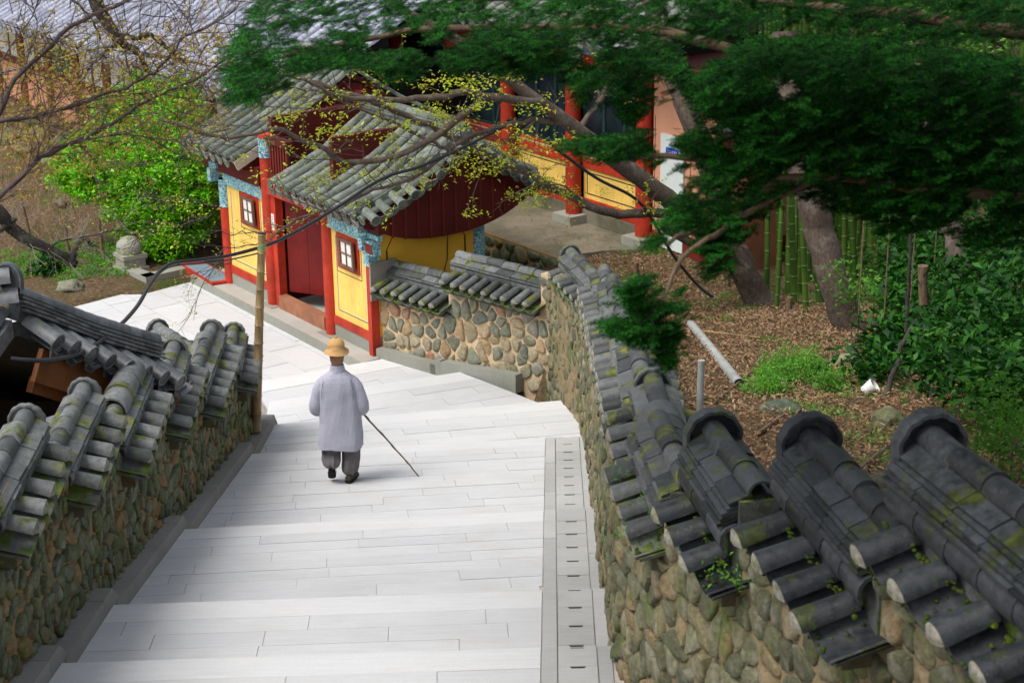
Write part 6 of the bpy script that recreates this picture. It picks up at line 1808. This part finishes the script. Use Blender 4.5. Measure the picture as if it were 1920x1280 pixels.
# straw hat
mb = MB(); mb.smooth = 60; n = 28; rings = []
for z, r in ((1.665, .150), (1.672, .148), (1.69, .105), (1.72, .102), (1.77, .098), (1.805, .082), (1.825, .05), (1.832, .012)):
    rings.append([(math.cos(2 * PI * k / n) * r, math.sin(2 * PI * k / n) * r * 1.05, z + (.004 * math.sin(4 * PI * k / n) if r > .14 else 0) - (.012 if math.sin(2 * PI * k / n) < 0 and r > .14 else 0)) for k in range(n)])
mb.loft(rings, cap=False)
rin = [[(x * .93, y * .93, z - .004) for x, y, z in rings[0]], [(x * .92, y * .92, z - .006) for x, y, z in rings[2]]]
mb.loft([rings[0], rin[0], [(x * .68, y * .68, z + .02) for x, y, z in rings[0]]], cap=True)
obj('hat', mb, M['straw'], man, PM)
# jacket: torso, sleeves and collar
n = 40
def ring(z, rx, ry, cx=0, cy=0, f=0.0, ph=0.0):
    out = []
    for k in range(n):
        a = 2 * PI * k / n; sx_, sy_ = math.cos(a), math.sin(a)
        q = 1 + f * (.5 * math.sin(a * 7 + ph) + .5 * math.sin(a * 11 + ph * 2.1))
        e = .82
        x = math.copysign(abs(sx_) ** e, sx_) * rx * q + cx; y = math.copysign(abs(sy_) ** e, sy_) * ry * q + cy
        out.append((x, y, z + (.012 * math.sin(a * 3 + 1) if z < .5 else 0)))
    return out
mb = MB(); mb.smooth = 60
RG_ = [ring(.47, .225, .15, 0, 0, .02, .3), ring(.455, .275, .19, 0, -.01, .03, .3), ring(.55, .270, .186, 0, -.01, .028, .4), ring(.70, .256, .172, 0, -.01, .024, .6), ring(.85, .250, .162, 0, -.01, .018, .8), ring(1.0, .243, .155, 0, -.008, .012, 1), ring(1.12, .238, .150, 0, -.01, .008, 1.2), ring(1.22, .232, .142, 0, -.014, .006, 1.4), ring(1.30, .215, .130, 0, -.014), ring(1.36, .175, .112, 0, -.01), ring(1.405, .115, .092, 0, 0), ring(1.425, .082, .08, 0, .005)]
rgf = random.Random(1)
def densify(rings, k, amp, sc, seed, z0=None):
    out = []
    for i in range(len(rings) - 1):
        for q in range(k):
            t = q / k; out.append([tuple(a[c] + (b[c] - a[c]) * t for c in range(3)) for a, b in zip(rings[i], rings[i + 1])])
    out.append(list(rings[-1])); res = []
    for r_ in out:
        c = Vector((sum(p[0] for p in r_) / len(r_), sum(p[1] for p in r_) / len(r_), 0)); rr_ = []
        for p in r_:
            v = Vector((p[0] - c.x, p[1] - c.y, 0)); a = math.atan2(v.y, v.x); z = p[2]
            g = max(0, min(1, (1.45 - z) / .9)) if z0 is None else 1
            f_ = noise.noise((math.cos(a) * sc + seed, math.sin(a) * sc, z * 1.6)) * amp * (.35 + g) + noise.noise((math.cos(a) * 2 + seed, math.sin(a) * 2, z * 7)) * amp * .5
            v2 = v * (1 + f_ / max(.05, v.length)); rr_.append((c.x + v2.x, c.y + v2.y, z + noise.noise((a, z * 3, seed)) * .004))
        res.append(rr_)
    return res
mb.loft(densify(RG_, 4, .020, 4.5, 3), cap=False); jk = obj('jacket', mb, M['robe'], man, PM)
for s in (-1, 1):
    mb = MB(); mb.smooth = 60
    path_ = [((s * .12, -.005, 1.315), .070), ((s * .175, -.01, 1.275), .078), ((s * .222, -.015, 1.20), .080), ((s * .255, -.02, 1.10), .078), ((s * .276, -.02, 1.0), .082), ((s * .272, .01, .935), .088), ((s * .25, .09, .905), .086), ((s * .215, .19, .895), .082), ((s * .19, .25, .89), .08)]
    pp = [Vector(p) for p, r in path_]
    rr = [r for p, r in path_]
    pp = jig(pp, 0, rgf, 3); rr = [float(np.interp(q / 3, range(len(path_)), [r for p, r in path_])) * (1 + .07 * noise.noise((q * .8, s * 3.1, 0))) for q in range(len(pp))]
    mb.tube(pp, rr, 20, cap=False); mb.tube([pp[-1] + Vector((0, -.004, 0)), pp[-1] - Vector((0, .06, 0))], [.079, .06], 20, cap=True)
    obj('sleeve', mb, M['robe'], jk, PM)
mb = MB(); mb.smooth = 50
for zz, r in ((1.412, .094), (1.45, .086)): pass
mb.loft([[(math.cos(a) * r, math.sin(a) * r * .98 + .005, z) for a in [2 * PI * k / 24 for k in range(24)]] for z, r in ((1.405, .100), (1.43, .094), (1.475, .084), (1.50, .080), (1.50, .070), (1.43, .068))], cap=False)
obj('collar', mb, M['collar'] if 'collar' in M else M['robe'], jk, PM)
# seams over the shoulder blades
for s in (-1, 1): obj('seam', MB().tube([(s * .165, -.118, 1.34), (s * .188, -.138, 1.2), (s * .192, -.148, 1.1)], .003, 5), M['trousers'], jk, PM)
# trousers
for s, P_ in ((1, [((.05, 0, .90), .15, .13), ((.10, 0, .75), .135, .13), ((.112, .02, .6), .125, .12), ((.115, .03, .45), .118, .118), ((.11, .01, .30), .112, .112), ((.10, -.01, .19), .108, .108), ((.09, -.01, .13), .098, .098), ((.088, -.005, .09), .06, .07)]),
              (-1, [((-.05, 0, .90), .15, .13), ((-.10, 0, .75), .132, .13), ((-.11, .03, .6), .122, .12), ((-.112, .03, .48), .116, .118), ((-.115, .0, .38), .114, .115), ((-.12, -.05, .29), .116, .112), ((-.12, -.075, .245), .10, .10), ((-.12, -.085, .21), .055, .055)])):
    mb = MB(); mb.smooth = 60; rings = []
    for i, (c, rx, ry) in enumerate(P_):
        rings.append([(c[0] + math.cos(a) * rx * (1 + .035 * math.sin(a * 5 + i)), c[1] + math.sin(a) * ry * (1 + .035 * math.sin(a * 4 - i)), c[2] + .008 * math.sin(a * 3 + i)) for a in [2 * PI * k / 24 for k in range(24)]])
    mb.loft(densify(rings, 3, .022, 3, 9 + s, 0)); obj('trouser_leg', mb, M['trousers'], man, PM)
def shoe(Mx):
    mb = MB(); mb.smooth = 60; rings = []
    for y, w, h, z in ((-.10, .022, .03, .035), (-.09, .036, .07, .04), (-.04, .043, .085, .045), (.02, .045, .065, .035), (.09, .052, .045, .028), (.14, .048, .036, .024), (.175, .026, .022, .02)):
        rings.append([(math.cos(a) * w, y, max(.0, z + math.sin(a) * h * (.5 if math.sin(a) < 0 else .6) - (.01 if math.sin(a) < 0 else 0))) for a in [2 * PI * k / 16 for k in range(16)]])
    mb.loft(rings); o = obj('shoe', mb, M['shoe'], man, Mx)
    sb = MB(); pts = [(-.045, -.09), (-.03, -.105), (.03, -.105), (.045, -.09), (.05, .08), (.045, .15), (.02, .18), (-.02, .18), (-.045, .15), (-.05, .08)]
    sb.prism(pts, -.012, .004); obj('sole', sb, M['sock'], o, Mx)
shoe(PM @ Matrix.Translation((.10, .0, .012)) @ Matrix.Rotation(-.35, 4, 'Z'))
shoe(PM @ Matrix.Translation((-.125, -.03, .115)) @ Matrix.Rotation(.1, 4, 'Z') @ Matrix.Rotation(-.75, 4, 'X'))
for p, q in (((.09, .0, .06), (.09, 0, .13)), ((-.122, -.09, .15), (-.12, -.085, .24))): obj('sock', MB().tube([p, q], [.042, .042], 12), M['sock'], man, PM)
# the stick
tip = tread_pt(785, 893); tip.z += .005
hnd = PM @ Vector((.172, .352, .85))
d_ = (hnd - tip); top = hnd + d_.normalized() * .10
stick = thing('walking_stick', 'thin knotty wooden walking stick slanting from the hand to the path', 'stick', tuple(tip))
mb = MB(); mb.smooth = 50; P_, r_ = [], []
rgs = random.Random(3)
for k in range(25):
    t = k / 24; p = tip.lerp(top, t) + Vector((rgs.gauss(0, .003), rgs.gauss(0, .003), .012 * math.sin(t * 5))); P_.append(p if k else tip); r_.append((.0085 + .004 * t) * (1.35 if k in (4, 9, 13, 18, 22) else 1))
mb.tube(P_, r_, 8); obj('shaft', mb, M['bark_brown'], stick)

# ================================================================== POLE AND CABLES
base = Vector(at_z(480, 806, path_z(22.6) + .12)); b0 = base
topp = at(491, 440, base.y + .15)
pole = thing('bamboo_pole', 'tall dry bamboo pole standing at the end of the left wall carrying a cable', 'pole', tuple(base))
mb = MB(); mb.smooth = 40; P_, r_ = [], []
L = (topp - base).length; nn = 11; dv = (topp - base).normalized()
for k in range(nn + 1):
    c = base + dv * L * k / nn; r0 = .068 - .018 * k / nn
    P_ += [c - dv * .012, c, c + dv * .012]; r_ += [r0, r0 * 1.13, r0]
mb.tube(P_, r_, 14); obj('culm', mb, M['bamboo_dry'], pole)
obj('rim', MB().tube([topp, topp + dv * .03], [.052, .05], 14), M['bark_dark'], pole)
mb = MB()
for k in range(3): mb.tube([at(491, 462 + k * 4, base.y + .02) + Vector((.06 * math.cos(a), .06 * math.sin(a), .01 * math.sin(a * 2 + k))) for a in [2 * PI * q / 10 for q in range(11)]], .004, 4)
M['green_wire'] = paint('green_wire', (.02, .25, .08), .1, .5, None, False); obj('tie_wire', mb, M['green_wire'], pole)
def cable(name, label, L, r, mat='cable', cat='cable', n=8):
    o = obj(name, (lambda m: (m.tube(jig(limb_pts(L), .0, rg, 5), r, n), setattr(m, 'smooth', 60), m)[2])(MB()), M[mat]); return tag(o, label, cat)
cable('cable', 'thick black cable sagging from the lower roof up to the pole and over the gate', [(20, 672, 15.9), (75, 676, 16.0), (125, 670, 16.4), (155, 660, 16.8), (185, 642, 17.2), (215, 617, 17.8), (235, 600, 18.2), (260, 570, 18.9), (280, 535, 19.6), (300, 508, 20.2), (325, 493, 20.7), (375, 487, 21.4), (425, 480, 22.0), (480, 466, 22.6), (520, 452, 22.9), (570, 426, 23.2), (620, 396, 23.5), (660, 370, 23.7), (695, 347, 23.9), (734, 328, 24.2), (780, 315, 24.4), (824, 297, 24.7), (859, 281, 24.9), (902, 260, 25.1), (935, 242, 25.3), (980, 225, 25.5)], .024)
cable('cable', 'thin black wire bundled beside the thick cable left of the pole', [(280, 540, 19.6), (300, 512, 20.15), (325, 499, 20.6), (375, 494, 21.3), (425, 488, 21.9), (488, 474, 22.6)], .010)
cable('hose', 'black hose hanging from the maple limb down to the leaf litter', [(950, 225, 25.5), (1000, 246, 25.6), (1060, 292, 25.8), (1120, 335, 26), (1180, 365, 26.2), (1210, 392, 26.3), (1235, 432, 26.4), (1262, 478, 26.5), (1295, 520, 26.6), (1320, 545, 26.6), (1337, 557, 26.6)], .024, cat='hose')
cable('overhead_wire', 'upper of the thin black wires crossing in front of the far roof', [(-30, 143, 30), (40, 128, 30), (120, 108, 30), (200, 88, 30), (260, 98, 30), (380, 120, 30)], .022, cat='wire')
cable('overhead_wire', 'lower of the thin black wires crossing in front of the far roof', [(200, 92, 30), (270, 105, 30), (330, 112, 30), (420, 130, 30)], .014, cat='wire')

# ================================================================== THINGS IN THE GARDEN
def lay(name, label, cat, A, B, r0, r1, mat, n=10, lift=.02, hollow=False, knots=0, group=None):
    a, b = on_ground(*A), on_ground(*B); a = Vector(a); b = Vector(b); a.z += r0 + lift; b.z += r1 + lift
    mb = MB(); mb.smooth = 40; P_, r_ = [], []
    m = max(6, knots * 3)
    for k in range(m + 1):
        t = k / m; P_.append(a.lerp(b, t)); r_.append((r0 + (r1 - r0) * t) * (1.1 if knots and k % 3 == 0 else 1))
    mb.tube(P_, r_, n, cap=not hollow)
    if hollow:
        d = (b - a).normalized(); mb.tube([b, b - d * .12], [r1, r1 * .78], n, cap=False); mb.tube([b - d * .10, b - d * .12], [r1 * .8, .001], n, cap=False); mb.tube([a, a + d * .1], [r0, .001], n, cap=False)
    o = obj(name, mb, M[mat]); return tag(o, label, cat, group)
lay('pipe', 'pale grey hollow pipe lying on the brown leaf litter', 'pipe', (1295, 618), (1386, 734), .062, .062, 'pipe', 14, .03, True)
lay('cane', 'thin yellow bamboo cane lying across the leaf litter behind the pipe', 'cane', (1300, 628), (1425, 642), .016, .012, 'bamboo_dry', 8, .06, False, 4)
for k, (A, B, r, lab) in enumerate([((1420, 820), (1470, 782), .02, 'short brown stick lying near the grey stone in the litter'), ((1590, 905), (1755, 770), .022, 'long brown stick slanting across the litter above the coping'), ((1500, 900), (1640, 880), .012, 'thin twig lying left of the long brown stick'), ((1480, 965), (1700, 948), .02, 'dark stick lying just behind the nearest ridge tiles'), ((1340, 760), (1410, 700), .014, 'dark twig crossing over the fallen pipe'), ((1440, 690), (1590, 672), .012, 'thin pale twig lying in front of the leaning trunk')]):
    lay('stick', lab, 'stick', A, B, r, r * .6, 'bark_brown', 6, .02)
def rock(label, px, py, r, mat='stone_right', sq=.6, name='rock', seed=0, cat='rock'):
    c = on_ground(px, py); rs = random.Random(seed); bm = bmesh.new(); bmesh.ops.create_icosphere(bm, subdivisions=3, radius=1)
    for v in bm.verts:
        q = v.co.copy(); n_ = noise.noise(q * 1.3 + Vector((seed, 0, 0))) * .5 + noise.noise(q * 3.5 + Vector((0, seed, 0))) * .2
        v.co = Vector((q.x * r * (1 + n_), q.y * r * .8 * (1 + n_), q.z * r * sq * (1 + n_)))
    me = bpy.data.meshes.new('rock'); bm.to_mesh(me); bm.free()
    me.polygons.foreach_set('use_smooth', [True] * len(me.polygons)); me.materials.append(M[mat])
    o = obj(name, me, None, None, Matrix.Translation((c.x, c.y, c.z + r * sq * .25)) @ Matrix.Rotation(seed, 4, 'Z')); return tag(o, label, cat)
rock('grey stone at the foot of the straight leaning trunk', 1590, 688, .22, seed=2)
rock('mossy stone half buried in the bright green herbs', 1462, 772, .20, 'stone_moss', .5, seed=3)
rock('pale brown stone beside the bare leaning sapling stem', 1668, 795, .20, 'stone_right', .6, seed=5)
rock('large grey boulder just behind the nearest coping', 1665, 925, .22, 'stone_right', .5, seed=8)
rock('pale boulder on the grass at the edge of the terrace', 132, 542, .28, 'stone_sun', .5, seed=9)
rock('dark round stone in the pale litter behind the wall corner', 1178, 532, .12, 'stone_moss', .6, seed=11)
def stake(label, px, py, h, r, mat='bark_brown', name='stump', cat='stump'):
    c = on_ground(px, py); mb = MB(); mb.smooth = 40; mb.tube([c - Vector((0, 0, .1)), c + Vector((.01, 0, h))], [r, r * .95], 10); return tag(obj(name, mb, M[mat]), label, cat)
stake('small cut stump right of the hose end in the herbs', 1352, 588, .14, .05)
stake('cut bamboo stump between the grey maple and the straight trunk', 1478, 588, .28, .05)
stake('cut bamboo stump in the greens right of the straight trunk', 1650, 620, .22, .06, 'bamboo_dry')
stake('second cut bamboo stump in the greens, further right', 1678, 616, .2, .055, 'bamboo_dry')
stake('upright dead stump in the pale litter near the hall', 1192, 515, .22, .045)
stake('short grey steel post standing close behind the mossy coping', 1310, 815, .75, .035, 'pipe', 'steel_post', 'post')
cup = thing('paper_cup', 'white crumpled cup with red marks lying in the green herbs', 'cup', tuple(on_ground(1628, 742)))
c = Vector(on_ground(1628, 742)) + Vector((0, 0, .09))
mb = MB(); mb.smooth = 40; mb.tube([c + Vector((-.05, .0, -.04)), c + Vector((.06, -.03, .05))], [.055, .085], 12, cap=False); mb.tube([c + Vector((-.05, 0, -.04)), c + Vector((-.049, 0, -.039))], [.055, .001], 12, cap=False)
obj('cup_wall', mb, M['plastic'], cup)
# planks of the small weathered fence below the bush are too small to see; the red lid by the gate is not
lid = thing('painted_board', 'red board with peeling blue grey paint lying left of the first red column', 'board', tuple(at_z(390, 515, 0)))
cc = [at_z(338, 494, .05), at_z(382, 490, .05), at_z(444, 524, .05), at_z(398, 531, .05)]
mb = MB(); mb.loft([[c - Vector((0, 0, .17)) for c in cc], [Vector(c) for c in cc]]); obj('lid_body', mb, M['red'], lid)
mid = sum((Vector(c) for c in cc), Vector()) / 4; mb = MB(); mb.loft([[mid + (c - mid) * .86 + Vector((0, 0, .001)) for c in cc], [mid + (c - mid) * .84 + Vector((0, 0, .006)) for c in cc]]); obj('faded_top', mb, M['blue_grey'], lid)
gb = obj('end_board', MB().box((.08, -.12, .98), (.12, .38, 1.62)), M['grey_wood'], gate, GM)
# low rubble wall left of the gate, in the shade of the bush
sw = thing('stone_wall', 'low shaded rubble wall between the bush and the first gate column', 'wall', tuple(G(-6.2, .6, 0))); sw['kind'] = 'thing'
a_, b_ = G(-7.6, 1.3, 0), G(-5.3, .25, 0)
rubble(sw, [(a_.x, a_.y), (b_.x, b_.y)], lambda p, s: -.3, lambda p, s: 1.05 + s * .12, M['stone_right'], .22, 1.1, 15, 120, -1, .06, .012)
d2 = Vector((b_.x - a_.x, b_.y - a_.y)).normalized(); n2_ = Vector((-d2.y, d2.x)); n2_ = n2_ if n2_.y > 0 else -n2_
wall_body(sw, [(a_.x, a_.y), (b_.x, b_.y)], [(a_.x + n2_.x * .4, a_.y + n2_.y * .4), (b_.x + n2_.x * .4, b_.y + n2_.y * .4)], lambda q: 1.15, lambda q: -.5, M['mortar_left'])
# dark mossy retaining wall at the edge of the hall yard
yw = thing('retaining_wall', 'dark damp retaining wall along the edge of the hall yard', 'wall', tuple(G(-.5, 2.9, 0))); yw['kind'] = 'thing'
ed = [G(-4.6, 3.97, 0), G(-2.5, 3.97, 0), G(-.3, 3.99, 0), G(-.12, 4.4, 0)]
rubble(yw, [(p.x, p.y) for p in ed], lambda p, s: -.4, lambda p, s: YZ - .03, M['stone_dark'] if 'stone_dark' in M else M['stone_moss'], .26, 1.2, 41, 80, -1, .05, .015)
wall_body(yw, [(p.x, p.y) for p in ed], [(G(u, v, 0).x, G(u, v, 0).y) for u, v in ((-4.6, 4.2), (-2.5, 4.2), (-.5, 4.22), (-.35, 4.4))], lambda q: YZ - .01, lambda q: -.6, M['mortar_left'])
# weeds growing in the coping of the right wall
for k, (px, py, y, r, lab) in enumerate([(1158, 885, 11.9, .05, 'at the tile ends above the drain strip, upper one'), (1215, 945, 11.0, .07, 'largest, between cover tiles beside the slabs'), (1155, 1000, 10.9, .05, 'hanging below the tile ends over the wall face'), (1350, 1062, 9.6, .05, 'between two near cover tiles of the right wall'), (1385, 1092, 9.4, .05, 'on the nearest low cover tile with weeds'), (1195, 845, 12.4, .04, 'on the cover tiles below the mossy capping'), (938, 512, 26, .05, 'on the coping of the sunlit back wall')]):
    c = np.array(at(px, py, y)); P = c + RN.normal(size=(46, 3)) * r * np.array([1, 1, .8])
    o = thing('weed', 'fresh green weed ' + lab, 'weed', tuple(c), 'weeds sprouting from the coping'); obj('foliage', leaves(P, .030, RN, M['fresh'], 'foliage', up=.6, asp=.35), None, o, kind='stuff')

# cushions of moss in the joints of the two long copings
t = NT('bright_moss_cushion', .95, .1); n = t.noise(24, 5); t.col(t.ramp(n, [(.3, (.015, .03, .005)), (.55, (.045, .07, .010)), (.75, (.11, .12, .016))])); t.bump(t.noise(120, 3), .8, .01); M['moss'] = t.m
def moss_run(wall, segs, seed, dens, rsz=.020):
    rs = random.Random(seed); mb = MB()
    for (xa, ya, xb, yb, z, hw, xd) in segs:
        P = Vector((xa, ya)); Q = Vector((xb, yb)); D = (Q - P); L = D.length; d = D / L; sd = Vector((d.y, -d.x))
        if sd.x > 0: sd = -sd
        for _ in range(int(L * dens)):
            k = rs.random(); t_ = rs.uniform(0, L)
            if k < .45: lat, zz = hw - .02 + rs.uniform(-.02, .015), z - .395 - xd - (hw - .1) * .28
            elif k < .8: lat, zz = .15 + xd * .3 + rs.uniform(-.01, .03), z - .30 - xd
            else: lat, zz = rs.uniform(.15, hw), None
            if zz is None: zz = z - .355 - xd - (lat - .1) * .28
            p = P + d * t_ + sd * lat; r = rsz * rs.uniform(.5, 1.5)
            c = Vector((p.x, p.y, zz + rs.uniform(-.015, .015)))
            base = len(mb.v); m = 6
            for rr, h in ((1, -.3), (.8, .35)):
                for q in range(m): a = 2 * PI * q / m + rs.random() * .3; mb.v.append((c.x + math.cos(a) * r * rr * 1.3, c.y + math.sin(a) * r * rr * 1.3, c.z + r * h))
            mb.v.append((c.x, c.y, c.z + r * .6)); tpi = len(mb.v) - 1
            for q in range(m):
                mb.f.append((base + q, base + (q + 1) % m, base + m + (q + 1) % m, base + m + q)); mb.f.append((base + m + q, base + m + (q + 1) % m, tpi))
    mb.smooth = 80; obj('moss_cushions', mb, M['moss'], wall, kind='stuff')
moss_run(lw, [(lwx(a), a, lwx(b) + .13, b - .05, z, .38, 0) for a, b, z in LS], 5, 150, .013)
hwf = lambda k: (.35, .38, .35, .44, .40, .5)[(k > 5) + (k > 7) + (k > 8) + (k > 9) + (k > 10)]
moss_run(rw, [(xa, ya, xb, yb, z, hwf(k), rxd(k)) for k, (ya, xa, yb, xb, z) in enumerate(RS)], 6, 190, .010)
pa, pb_, pc_, pd_ = wp(.10, -.24), wp(1.62, -.24), wp(1.68, -.24), wp(3.62, -.24)
moss_run(bw, [(pa[0], pa[1], pb_[0], pb_[1], 1.60, .48, 0), (pc_[0], pc_[1], pd_[0], pd_[1], 2.03, .48, 0)], 8, 110, .018)

for k, (px, py, r) in enumerate([(70, 262, .4), (110, 275, .35), (45, 285, .3), (140, 300, .3), (95, 305, .28), (160, 330, .25), (60, 240, .35), (175, 290, .3), (20, 265, .4), (150, 355, .2), (120, 385, .2)]):
    o = rock('grey boulder in the dry brush of the slope below the far building', px, py, r, 'stone_right', .6, 'boulder', 20 + k, 'boulder'); o['group'] = 'boulders on the dry slope'
for L, lab in (([(60, 505, 29), (57, 470, 29), (52, 430, 29), (40, 380, 29)], 'thin reddish young trunk in the left garden, nearest the left edge'), ([(143, 532, 29), (137, 505, 29), (128, 470, 29), (120, 420, 29)], 'young reddish trunk standing just behind the pale boulder'), ([(206, 522, 29), (196, 490, 29), (188, 455, 29), (186, 410, 29)], 'slender trunk beside the stone post at the terrace')):
    trunk_tree('young_tree', lab, L, .045, .028, 'bark_brown', flare=1.1)
